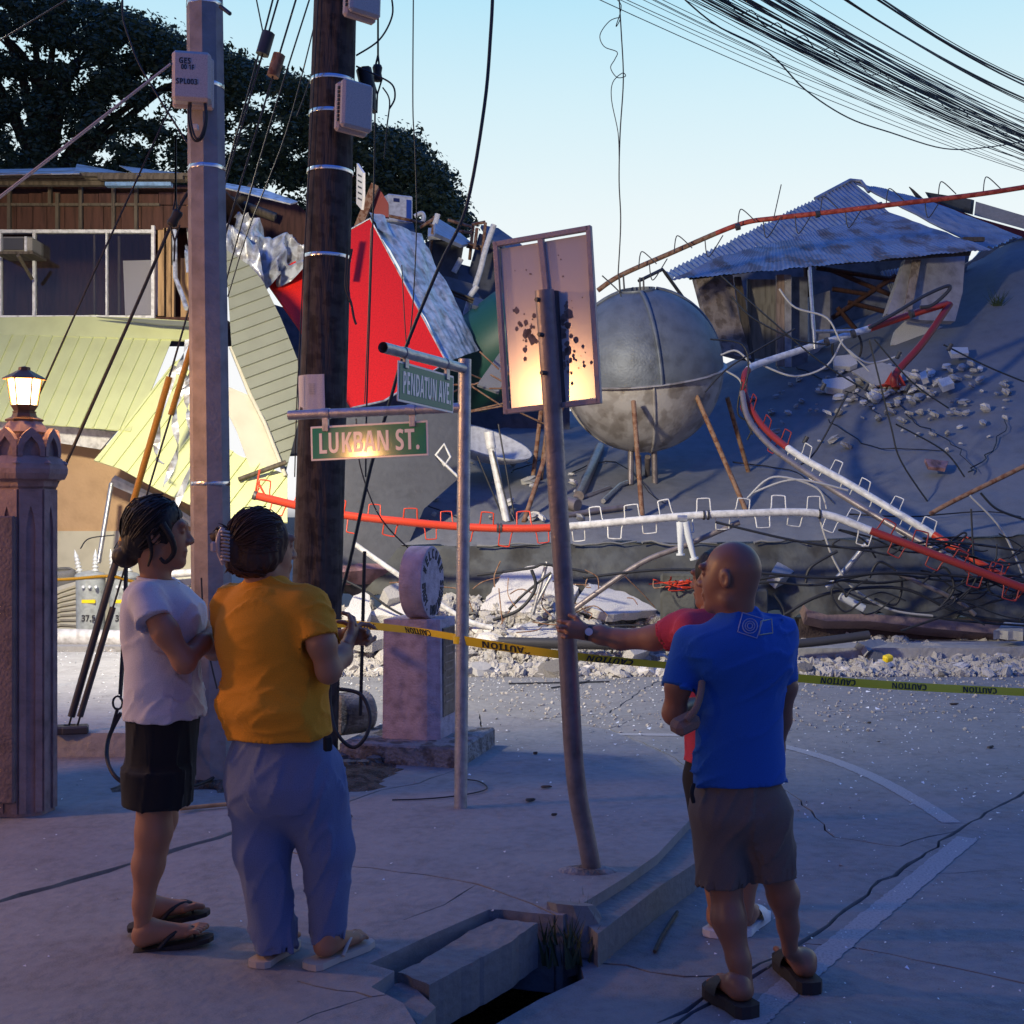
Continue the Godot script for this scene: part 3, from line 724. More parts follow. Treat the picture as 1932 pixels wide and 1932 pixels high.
func collapsed_slab() -> void:
	var t := thing("collapsed_roof_slab", "huge tilted grey concrete roof slab of the collapsed building", "roof slab", "", P(1300, 1160, 15.5))
	var rows := []
	for i in 96:
		var tt := lerpf(1.0, 4.99, i / 95.0)
		var row := PackedVector3Array()
		for j in 150:
			var u := lerpf(640, 2130, j / 149.0)
			var p := slab_pt(u, tt)
			var step := 0.02 if noise.get_noise_2d(u * 0.0035, tt * 0.5 + 8.0) > 0.12 else 0.0
			step += 0.025 if noise.get_noise_2d(u * 0.003 + 30.0, tt * 0.45) > 0.18 else 0.0
			row.append(p + Vector3(0, step + 0.03 * noise.get_noise_2d(p.x * 0.4, p.z * 0.4) + 0.004 * noise.get_noise_2d(p.x * 4, p.z * 4), 0))
		rows.append(row)
	var b := MB.new()
	b.grid(rows)
	part(t, "top", b.mesh(), M.slab)
	var f := []
	for i in 22:
		var tt := lerpf(0.0, 1.02, i / 21.0)
		var row := PackedVector3Array()
		for j in 150:
			var u := lerpf(640, 2130, j / 149.0)
			var p := slab_pt(u, tt)
			if i == 0: p += Vector3(0, noise.get_noise_2d(u * 0.02, 0) * 0.12, 0)
			row.append(p + Vector3(0, 0.03 * noise.get_noise_2d(p.x * 2, p.y * 2), 0.07 * noise.get_noise_2d(p.x * 0.9, p.y * 1.4 + 5) + 0.1 * sin(PI * i / 21.0)))
		f.append(row)
	var fb := MB.new()
	fb.grid(f)
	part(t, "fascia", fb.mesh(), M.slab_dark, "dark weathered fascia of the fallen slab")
	# thin broken cement skin along the crease
	for a in [[1080, 1200], [1210, 1350], [1420, 1520], [900, 1010]]:
		var e := MB.new()
		var l := PackedVector3Array()
		for i in 9:
			var u := lerpf(a[0], a[1], i / 8.0)
			l.append(slab_pt(u, 0.98 + 0.08 * noise.get_noise_1d(u * 0.2)) + Vector3(0, 0.03, 0.1))
		e.tube(l, 0.022, 0.01, 4)
		part(t, "cracked_edge", e.mesh(), M.slab)
	for e in [[[1500, 700], [1580, 735], [1640, 770], [1660, 800]], [[1690, 740], [1720, 800], [1790, 840], [1840, 900]], [[1560, 800], [1640, 850], [1700, 855], [1790, 860]], [[1830, 900], [1870, 860], [1900, 800]], [[1380, 880], [1500, 900], [1580, 960]], [[1080, 900], [1160, 880], [1250, 960]], [[760, 900], [800, 960], [880, 990]], [[960, 900], [1010, 880], [1050, 850]], [[1600, 980], [1720, 985], [1850, 975], [1930, 985]]]:
		var l := PackedVector3Array()
		for a in e: l.append(slab_uv(a[0], a[1]) + Vector3(0, 0.07, 0))
		l = smooth(l, 7)
		for i in l.size(): l[i] += Vector3(rng.randf_range(-.05, .05), 0, rng.randf_range(-.06, .06))
		part(t, "crack", tube(l, 0.012, 4, 0.006), M.rubber)
	# lips of pink plastered beam below it at the right
	var lip := thing("fallen_beam", "pinkish plastered beam lying under the slab's front edge", "beam", "", P(1700, 1190, 14.9))
	part(lip, "lip", facet(coef([1520, 1150, 15.0], [1800, 1175, 15.0], [1600, 1185, 14.9]), [[1516, 1140], [1524, 1150], [1560, 1160], [1640, 1158], [1740, 1166], [1840, 1176], [1932, 1184], [1990, 1186], [1990, 1202], [1880, 1196], [1760, 1186], [1640, 1172], [1560, 1172], [1524, 1164]], 0.2).mesh(), mat(Color(0.24, 0.17, 0.17), 0.95, 0, "ground", 0.8, 0.8))
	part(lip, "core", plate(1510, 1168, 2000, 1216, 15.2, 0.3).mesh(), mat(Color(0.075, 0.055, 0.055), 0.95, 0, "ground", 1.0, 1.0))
	var pl := MB.new()
	pl.box(P(1400, 1150, 15.0), Vector3(0.55, 0.5, 0.3), Basis(Vector3.UP, 0.3), 0.03)
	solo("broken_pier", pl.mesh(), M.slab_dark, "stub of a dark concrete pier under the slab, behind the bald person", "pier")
	var pl2 := MB.new()
	pl2.box(P(1282, 1130, 14.6), Vector3(0.42, 0.6, 0.3), Basis(Vector3.UP, -0.2), 0.03)
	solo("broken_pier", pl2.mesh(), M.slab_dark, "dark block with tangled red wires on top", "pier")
	var wr := MB.new()
	for i in 14:
		var c := P(1282 + rng.randf_range(-30, 40), 1100 + rng.randf_range(-9, 10), 14.4)
		wr.tube(smooth(PackedVector3Array([c, c + Vector3(rng.randf_range(-.15, .15), rng.randf_range(-.05, .1), .05), c + Vector3(rng.randf_range(-.25, .25), rng.randf_range(-.1, .1), 0)]), 5), 0.009, 0.009, 4)
	solo("red_wires", wr.mesh(), M.red_paint, "tangle of red wires on the dark block", "wires")
	var pc := chunk(Vector3(.1, .12, .1), 5)
	var pm := MB.new()
	pm.join(pc, Transform3D(Basis(), P(1285, 1102, 14.5)))
	solo("purple_can", pm.mesh(), mat(Color(0.2, 0.14, 0.42), 0.6), "purple lump among the red wires", "lump")

func water_tank() -> void:
	var c := P(1213, 703, 19.0)
	var R := 1.195
	var bas := Basis(Vector3.BACK, 0.1) * Basis(Vector3.RIGHT, 0.27)
	var tr := Transform3D(bas, c)
	var t := thing("water_tank", "big grey spherical steel water tank with a round hole in its top", "water tank", "", slab_uv(1212, 908))
	var up := []
	var dn := []
	var hole := asin(0.26 / R)
	for i in 25:
		var a := lerpf(hole, PI / 2, i / 24.0)
		up.append([R * sin(a), R * cos(a) * 1.04])
	up.reverse()
	for i in 25:
		var a := lerpf(PI / 2, PI - 0.05, i / 24.0)
		dn.append([R * sin(a) * 0.985, R * cos(a)])
	dn.reverse()
	var b := MB.new()
	b.lathe(up, tr, 56)
	b.lathe([[0.26, up[up.size() - 1][1]], [0.27, up[up.size() - 1][1] + 0.03], [0.25, up[up.size() - 1][1] + 0.03], [0.24, 0.9], [0.9, 0.2]], tr, 32)
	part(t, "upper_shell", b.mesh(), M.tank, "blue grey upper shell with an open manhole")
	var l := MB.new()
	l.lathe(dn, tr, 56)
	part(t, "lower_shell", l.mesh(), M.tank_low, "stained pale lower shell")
	var rim := MB.new()
	rim.lathe([[R * 0.97, -0.015], [R + 0.05, -0.012], [R + 0.05, 0.012], [R * 0.97, 0.015]], tr, 56)
	part(t, "flange", rim.mesh(), M.tank_low)
	for i in 4:
		var az := PI / 2 * i + 0.1
		var s := MB.new()
		var line := PackedVector3Array()
		for k in 15:
			var a := lerpf(hole + 0.02, PI / 2, k / 14.0)
			line.append(tr * (Vector3(sin(a) * sin(az), cos(a) * 1.04, sin(a) * cos(az)) * (R + 0.012)))
		s.tube(line, 0.03, 0.03, 6)
		part(t, "upper_seam", s.mesh(), M.tank)
		var s2 := MB.new()
		line = PackedVector3Array()
		for k in 13:
			var a := lerpf(PI / 2, PI - 0.2, k / 12.0)
			line.append(tr * (Vector3(sin(a) * sin(az - 0.1), cos(a), sin(a) * cos(az - 0.1)) * (R - 0.002)))
		s2.tube(line, 0.022, 0.022, 6)
		part(t, "lower_seam", s2.mesh(), M.tank_low)
	for p in [[[1190, 850], [1190, 915]], [[1234, 850], [1236, 912]], [[1204, 860], [1206, 905]], [[1222, 862], [1222, 900]]]:
		part(t, "leg", tube(PackedVector3Array([P(p[0][0], p[0][1], 19.0), slab_uv(p[1][0], p[1][1])]), 0.045, 8), M.steel_worn)
	for h in [[[1170, 552], [1168, 520], [1176, 518], [1178, 548]], [[1208, 553], [1207, 524], [1214, 524], [1215, 556]]]:
		part(t, "handle", tube(pts(h, 18.55), 0.014, 5), M.dark_metal)
	for p in [[[1060, 768, 18.4], [988, 986]], [[1195, 757, 17.75], [1212, 974]], [[1310, 738, 18.2], [1408, 964]], [[1372, 750, 19.2], [1412, 890]], [[1030, 700, 19.3], [1004, 914]], [[1042, 735, 18.7], [1020, 905]]]:
		part(t, "prop", tube(PackedVector3Array([P(p[0][0], p[0][1], p[0][2]), slab_uv(p[1][0], p[1][1])]), 0.035, 8), M.rust_pipe, "rusty slanting prop")
	# pipes and pans lying around it
	var list := [
		["drain_pipe", [[1132, 852], [1112, 900], [1092, 946]], 0.075, M.steel_worn, "thick dark grey pipe lying below the tank", "pipe"],
		["feed_pipe", [[1186, 914], [1170, 920], [1138, 950]], 0.035, M.steel, "thin bluish elbow pipe at the tank's foot", "pipe"],
		["timber", [[1040, 955], [1110, 940], [1150, 925]], 0.035, M.steel_worn, "grey batten under the thick pipe", "batten"],
		["timber", [[1060, 980], [1120, 970], [1180, 962]], 0.04, M.steel_worn, "dark batten lying near the masts", "batten"],
		["pipe_fitting", [[1066, 960], [1090, 966]], 0.09, M.steel_worn, "short ribbed grey pipe fitting by the battens", "pipe"],
		["rusty_valve", [[1242, 863], [1310, 868]], 0.02, M.rust_pipe, "rusty valve rod sticking out behind the tank", "valve"],
	]
	for e in list:
		var line := PackedVector3Array()
		for q in e[1]: line.append(slab_uv(q[0], q[1]) + Vector3(0, e[2], 0))
		var bb := MB.new()
		bb.tube(line, e[2], e[2], 10)
		solo(e[0], bb.mesh(), e[3], e[4], e[5])
	var f := slab_uv(956, 985)
	var pv := thing("plastic_pipe", "white plastic pipe with a wider socket standing askew on the slab", "pipe", "", f)
	part(pv, "pipe", tube(PackedVector3Array([f, P(926, 842, 17.0)]), 0.05, 12), M.white_paint)
	var so := MB.new()
	so.tube(PackedVector3Array([P(927, 846, 17.0), P(922, 815, 17.0)]), 0.065, 0.068, 14, false)
	part(pv, "socket", so.mesh(), M.white_paint)
	for e in [[[930, 850], [965, 985]], [[940, 800], [972, 982]], [[900, 860], [950, 978]], [[948, 950], [968, 984]], [[952, 945], [974, 986]]]:
		solo("rebar", tube(PackedVector3Array([P(e[0][0], e[0][1], 16.9), slab_uv(e[1][0], e[1][1])]), 0.011, 4), M.dark_metal, "thin dark reinforcing bar beside the white plastic pipe", "rebar", "bars beside the plastic pipe")
	var dish := MB.new()
	var dt := Transform3D(Basis(Vector3.BACK, -0.3) * Basis(Vector3.RIGHT, 0.3), slab_uv(905, 905) + Vector3(0, 0.32, 0.1))
	var prof := []
	for i in 11: prof.append([0.72 * i / 10.0, 0.26 * pow(i / 10.0, 2.0)])
	prof.append([0.74, 0.28])
	prof.append([0.73, 0.25])
	for i in 11: prof.append([0.71 * (10 - i) / 10.0, 0.24 * pow((10 - i) / 10.0, 2.0) - 0.02])
	dish.lathe(prof, dt, 32)
	solo("fallen_dish", dish.mesh(), M.white_paint, "white dented basin lying tilted on the slab behind the street sign post", "basin")
	solo("dish_frame", tube(PackedVector3Array([P(822, 860, 16.4), P(838, 838, 16.4), P(850, 862, 16.4), P(838, 880, 16.4), P(822, 860, 16.4), P(870, 905, 16.4)]), 0.02, 4), M.white_paint, "thin white frame below the basin", "frame")

func tin_house() -> void:
	var base := slab_uv(1500, 690)
	var t := thing("tin_roofed_house", "broken house with sagging corrugated tin roof on top of the slab", "house", "", base)
	var rf := part(t, "roof", sheet(P(1352, 486, 22.8), P(1676, 400, 24.4), P(1872, 470, 22.4), P(1262, 529, 21.9), 70, 0.007, 12, 0.03, 2).mesh(), M.tin_old, "dull front slope of corrugated tin")
	part(rf, "roof_sheet", sheet(P(1252, 516, 22.9), P(1606, 341, 25.4), P(1680, 402, 24.5), P(1266, 527, 22.6), 50, 0.022, 10, 0.03, 4).mesh(), M.tin)
	part(rf, "roof_sheet", sheet(P(1604, 340, 25.4), P(1748, 379, 26.6), P(1928, 448, 24.6), P(1862, 474, 24.0), 40, 0.02, 10, 0.03, 7).mesh(), M.tin)
	part(rf, "roof_sheet", sheet(P(1850, 474, 23.0), P(1926, 446, 24.7), P(1830, 497, 24.2), P(1815, 505, 23.4), 10, 0.014, 4, 0.05, 8).mesh(), M.tin)
	part(rf, "ridge_cap", tube(pts([[1538, 375, 24.9], [1604, 340, 25.35], [1624, 342, 25.4], [1640, 362, 25.2]]), 0.04, 6), M.tin)
	# the dark roof space and what stands under it
	var wall_m := mat(Color(0.36, 0.3, 0.27), 0.95, 0, "stain", 0.8, 0.8)
	var pale_m := mat(Color(0.42, 0.4, 0.42), 0.95, 0, "patch", 0.8, 0.6)
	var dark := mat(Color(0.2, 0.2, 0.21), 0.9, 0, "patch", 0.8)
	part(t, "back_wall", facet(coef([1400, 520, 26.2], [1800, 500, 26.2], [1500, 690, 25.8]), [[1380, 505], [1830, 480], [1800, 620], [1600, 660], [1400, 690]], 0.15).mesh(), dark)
	part(t, "wall", facet(coef([1315, 522, 23.2], [1381, 521, 23.4], [1400, 676, 23.0]), [[1312, 522], [1382, 518], [1392, 590], [1418, 676], [1392, 672], [1362, 664], [1336, 612]], 0.15).mesh(), wall_m, "tan plaster wall leaning left")
	part(t, "door", plate(1410, 527, 1466, 676, 23.7, 0.06).mesh(), mat(Color(0.3, 0.28, 0.25), 0.8, 0, "streak", 1.0), "weathered grey door")
	part(t, "door_post", facet(coef([1388, 522, 23.3], [1398, 522, 23.3], [1422, 680, 23.1]), [[1386, 522], [1398, 522], [1412, 600], [1424, 680], [1414, 682], [1400, 610]], 0.1).mesh(), M.grey_wood)
	part(t, "door_post", plate(1466, 518, 1480, 690, 23.3, 0.12).mesh(), mat(Color(0.4, 0.3, 0.26), 0.9, 0, "streak", 1.2))
	part(t, "door_post", plate(1481, 518, 1493, 692, 23.25, 0.12).mesh(), pale_m)
	part(t, "wall", plate(1494, 522, 1524, 697, 23.6, 0.1).mesh(), mat(Color(0.2, 0.21, 0.24), 0.9, 0, "patch", 0.8))
	part(t, "wall", facet(coef([1526, 570, 24.2], [1565, 560, 24.4], [1540, 650, 24.0]), [[1526, 560], [1566, 548], [1566, 640], [1528, 680]], 0.1).mesh(), pale_m)
	part(t, "wall", facet(coef([1709, 490, 23.0], [1822, 478, 23.4], [1680, 592, 22.6]), [[1709, 488], [1822, 472], [1816, 552], [1802, 606], [1740, 604], [1673, 592]], 0.15).mesh(), pale_m, "pale leaning wall panel at the right of the opening")
	part(t, "wall_edge", facet(coef([1722, 490, 22.9], [1740, 490, 22.9], [1722, 590, 22.5]), [[1722, 490], [1738, 489], [1718, 600], [1704, 597]], 0.06).mesh(), wall_m)
	for e in [[[1540, 505], [1700, 530]], [[1570, 510], [1690, 560]], [[1570, 545], [1640, 555]], [[1570, 600], [1690, 520]], [[1580, 580], [1630, 640]], [[1600, 570], [1720, 600]], [[1520, 500], [1530, 620]]]:
		part(t, "rafter", tube(pts(e, 24.6), 0.05, 4), M.brown_wood)
	part(t, "fascia_board", tube(pts([[1300, 522, 22.3], [1440, 505, 22.5], [1560, 495, 22.6], [1700, 484, 22.7], [1830, 476, 22.8]]), 0.06, 4), M.grey_wood)
	part(t, "purlin_end", plate(1818, 447, 1858, 455, 22.9, 0.08).mesh(), M.grey_wood)
	# the block wall with maroon base behind it at the right
	var w := thing("parapet_wall", "cracked grey parapet with maroon base beyond the tin roof", "wall", "", slab_uv(1900, 480))
	for e in [[[[1745, 362], [1833, 376], [1830, 404], [1800, 396], [1752, 374]], M.slab_dark], [[[1841, 380], [1990, 424], [1990, 446], [1932, 432], [1838, 406]], M.concrete], [[[1752, 374], [1800, 394], [1834, 408], [1990, 452], [1990, 475], [1925, 446], [1830, 424], [1745, 384]], M.dull_red]]:
		part(w, "block", facet(coef([1745, 362, 27.5], [1932, 420, 26.5], [1840, 404, 27.0]), e[0], 0.25).mesh(), e[1])
	solo("broken_plank", facet(coef([1718, 355, 26.8], [1746, 378, 26.8], [1735, 380, 26.8]), [[1716, 352], [1724, 358], [1748, 380], [1736, 382]], 0.05).mesh(), M.grey_wood, "splintered board end on the roof ridge", "plank")
	solo("tin_sheet", sheet(P(1660, 512, 24.8), P(1702, 505, 25.0), P(1696, 555, 24.6), P(1684, 560, 24.5), 7, 0.02, 4).mesh(), M.tin, "loose corrugated tin piece inside the opening", "metal sheet")
	solo("fallen_post", tube(pts([[1528, 505, 21.6], [1534, 620, 21.2]]), 0.03, 6), M.steel, "thin upright grey post in front of the tin house", "post")
	var a := PackedVector3Array([slab_uv(1238, 525), P(1262, 505, 21.0), P(1275, 515, 21.0), P(1250, 560, 21.0)])
	solo("bent_bracket", tube(pts([[1205, 530, 20.5], [1250, 508, 20.8], [1256, 516, 20.8], [1292, 566, 21.2]]), 0.03, 5), M.dark_metal, "dark bent bar between the tank and the tin house", "bar")

# ---------------------------------------------------------------- striped masts with step loops
func mast(t: Node3D, uvd: Array, r: float, colours: Array, loops: float, flip := 1.0) -> void:   # colours: [[from share, to share, material], ...]
	var line := smooth(pts(uvd), 8)
	var total := 0.0
	var at := [0.0]
	for i in line.size() - 1:
		total += line[i].distance_to(line[i + 1])
		at.append(total)
	for c in colours:
		var p := PackedVector3Array()
		p.append(along(line, at, c[0] * total))
		for i in line.size():
			if at[i] > c[0] * total + 0.02 and at[i] < c[1] * total - 0.02: p.append(line[i])
		p.append(along(line, at, c[1] * total))
		var b := MB.new()
		b.tube(p, r, r, 12)
		part(t, "pole_section", b.mesh(), c[2])
	if loops <= 0.0: return
	var u := MB.new()
	u.tube(smooth(PackedVector3Array([Vector3(-0.085, 0, 0), Vector3(-0.075, 0.03, 0), Vector3(-0.07, 0.13, 0), Vector3(-0.055, 0.155, 0), Vector3(0.055, 0.155, 0), Vector3(0.07, 0.13, 0), Vector3(0.075, 0.03, 0), Vector3(0.085, 0, 0)]), 3), 0.0085, 0.0085, 5)
	var loop_mesh := u.mesh()
	var s := loops * 0.4
	var k := 0
	while s < total:
		var p := along(line, at, s)
		var q := along(line, at, minf(s + 0.05, total))
		var ax := (q - p).normalized()
		var out := (Vector3.UP - ax * ax.y).normalized() * (1.0 if k % 2 == 0 else -1.0) * flip
		ax = (ax + out * rng.randf_range(-0.16, 0.16)).normalized()
		out = (out + Vector3(0, 0, 0.35 * sin(k * 1.7))).normalized()
		out = (out - ax * out.dot(ax)).normalized()
		var m: Material = colours[0][2]
		for c in colours:
			if s >= c[0] * total: m = c[2]
		part_at(t, "step_loop", loop_mesh, m, Transform3D(Basis(ax * rng.randf_range(0.85, 1.1), out * rng.randf_range(0.75, 1.08), ax.cross(out)), p + out * r * 0.8))
		s += loops * rng.randf_range(0.9, 1.12)
		k += 1

func along(line: PackedVector3Array, at: Array, s: float) -> Vector3:
	for i in line.size() - 1:
		if s <= at[i + 1]:
			return line[i].lerp(line[i + 1], clampf((s - at[i]) / maxf(at[i + 1] - at[i], 1e-6), 0, 1))
	return line[line.size() - 1]

func fallen_masts() -> void:
	var a := thing("fallen_mast", "long red and white striped mast with step loops lying across the front of the wreck", "mast", "fallen striped masts", P(1065, 995, 14.4))
	mast(a, [[482, 935, 14.0], [625, 968, 14.2], [760, 984, 14.3], [860, 993, 14.4], [960, 997, 14.4], [1065, 994, 14.4], [1280, 975, 14.4], [1400, 969, 14.4], [1545, 969, 14.4], [1650, 1004, 14.3], [1800, 1060, 14.1], [1990, 1132, 13.9]], 0.045, [[0.0, 0.372, M.red_paint], [0.372, 0.77, M.white_paint], [0.77, 1.0, M.dull_red]], 0.205)
	part(a, "end_cap", tube(pts([[478, 934, 14.0], [484, 936, 14.0]]), 0.052, 10), M.dark_metal)
	part(a, "stay", tube(pts([[490, 886, 14.0], [482, 930, 14.0]]), 0.012, 5), M.red_paint)
	part(a, "stay", tube(pts([[486, 908, 14.0], [502, 938, 14.0]]), 0.012, 5), M.red_paint)
	for u in [939, 945, 1328, 1336, 1546]:
		var b := MB.new()
		var v := 996.0 if u < 1000 else (972.0 if u < 1400 else 970.0)
		b.tube(pts([[u - 2, v, 14.4], [u + 2, v, 14.4]]), 0.056, 0.056, 10)
		part(a, "clamp", b.mesh(), M.dark_metal)
	var c := thing("fallen_mast", "bent striped mast running down the slab to the right edge", "mast", "fallen striped masts", slab_uv(1500, 860))
	mast(c, [[1404, 718, 17.6], [1408, 752, 17.4], [1440, 805, 16.9], [1505, 858, 16.2], [1600, 912, 15.6], [1700, 972, 15.1], [1780, 1020, 14.8], [1850, 1064, 14.5], [1990, 1142, 14.2]], 0.045, [[0.0, 0.3, M.dull_red], [0.3, 0.72, M.white_paint], [0.72, 1.0, M.red_paint]], 0.24)
	solo("dark_mast", tube(smooth(pts([[1400, 740, 17.3], [1412, 790, 17.0], [1450, 838, 16.5], [1505, 880, 16.0], [1590, 935, 15.4], [1690, 995, 14.9], [1790, 1050, 14.5], [1860, 1085, 14.3]]), 7), 0.04, 10), M.steel_worn, "dark shiny pipe lying close along the bent striped mast", "pipe")
	var d := thing("fallen_mast", "buckled mast with a red base plate standing on the slab before the tin house", "mast", "fallen striped masts", slab_uv(1688, 730))
	mast(d, [[1404, 720, 17.7], [1408, 702, 17.9], [1428, 688, 18.2], [1500, 664, 18.6], [1600, 632, 19.0], [1640, 620, 19.2]], 0.05, [[0.0, 0.12, M.dull_red], [0.12, 1.0, M.white_paint]], 0.0)
	mast(d, [[1640, 620, 19.2], [1720, 593, 19.5], [1786, 573, 19.8]], 0.055, [[0.0, 1.0, M.red_paint]], 0.0)
	mast(d, [[1792, 574, 19.8], [1740, 648, 19.3], [1690, 705, 19.0], [1688, 728, 19.0]], 0.055, [[0.0, 1.0, M.dull_red]], 0.0)
	var foot := slab_uv(1688, 738)
	var pb := MB.new()
	pb.box(foot + Vector3(0, 0.06, 0), Vector3(0.42, 0.03, 0.42), Basis(Vector3.BACK, -0.25), 0.004)
	for i in 4:
		var dir := Vector3(cos(i * PI / 2), 0, sin(i * PI / 2))
		pb.prism(PackedVector3Array([foot + dir * 0.05 + Vector3(0, .08, 0), foot + dir * 0.2 + Vector3(0, .08, 0), foot + dir * 0.05 + Vector3(0, .34, 0)]), dir.cross(Vector3.UP) * 0.015)
	part(d, "base_plate", pb.mesh(), M.red_paint)
	part(d, "crossarm", tube(pts([[1534, 626, 18.6], [1610, 624, 18.8]]), 0.03, 6), M.steel)
	part(d, "insulator_post", tube(pts([[1538, 658, 18.6], [1535, 616, 18.6], [1527, 510, 18.9]]), 0.028, 6), M.steel)
	part(d, "arm", tube(smooth(pts([[1640, 618, 19.1], [1690, 590, 19.2], [1740, 560, 19.3], [1786, 540, 19.4], [1790, 548, 19.4], [1760, 575, 19.4], [1736, 580, 19.4]]), 5), 0.03, 6), M.dark_metal)
	for e in [[1505, 660], [1560, 645], [1610, 630], [1720, 592]]:
		part(d, "clamp", tube(pts([[e[0] - 3, e[1] + 1, 18.7], [e[0] + 3, e[1] - 1, 18.7]]), 0.065, 10), M.dark_metal)
	var u := thing("fallen_mast", "thin rusty mast with wire hooks sloping up over the tank and tin roof", "mast", "fallen striped masts", P(1140, 535, 20.5))
	mast(u, [[1128, 548, 20.3], [1170, 520, 20.3], [1260, 480, 20.3], [1390, 425, 20.2], [1460, 412, 20.1], [1540, 403, 20.0], [1700, 384, 19.9], [1850, 366, 19.8], [2000, 342, 19.7]], 0.04, [[0.0, 0.28, M.rust_pipe], [0.28, 1.0, mat(Color(0.5, 0.09, 0.05), 0.6, 0, "rust", 1.5)]], 0.0)
	var hooks := [[1205, 506, -1], [1272, 476, -1], [1225, 496, 1], [1330, 452, 1], [1392, 426, -1], [1440, 416, 1], [1500, 408, 1], [1548, 402, -1], [1595, 397, 1], [1672, 387, -1], [1745, 378, 1], [1770, 374, -1], [1855, 365, -1]]
	for h in hooks:
		part(u, "wire_hook", tube(smooth(pts([[h[0], h[1], 20], [h[0] + 3, h[1] + h[2] * 26, 20], [h[0] + 10, h[1] + h[2] * 30, 20], [h[0] + 34, h[1] - 8, 20]]), 5), 0.009, 5), M.dark_metal)
	for h in [[1392, 428], [1542, 404], [1660, 388]]:
		part(u, "clamp", tube(pts([[h[0] - 4, h[1] + 1, 20], [h[0] + 4, h[1] - 1, 20]]), 0.055, 10), M.dark_metal)
	solo("aerial_rod", tube(pts([[1460, 411, 20], [1474, 348, 20]]), 0.008, 4), M.dark_metal, "thin rod pointing up above the rusty mast", "rod")
	# insulators hanging from the front mast
	var ins := thing("line_insulators", "pair of grey insulators hanging from the white part of the front mast", "insulator", "", P(1285, 985, 14.3))
	for e in [[[1284, 985], [1284, 1048]], [[1292, 985], [1310, 1056]]]:
		var l := pts(e, 14.2)
		var ib := MB.new()
		ib.tube(PackedVector3Array([l[0], l[0].lerp(l[1], 0.4), l[0].lerp(l[1], 0.95)]), 0.05, 0.028, 10)
		ib.tube(PackedVector3Array([l[0].lerp(l[1], 0.94), l[1]]), 0.05, 0.05, 10)
		part(ins, "insulator", ib.mesh(), M.porcelain)
	part(ins, "bolt", tube(pts([[1278, 978, 14.25], [1296, 978, 14.25]]), 0.035, 8), M.steel)

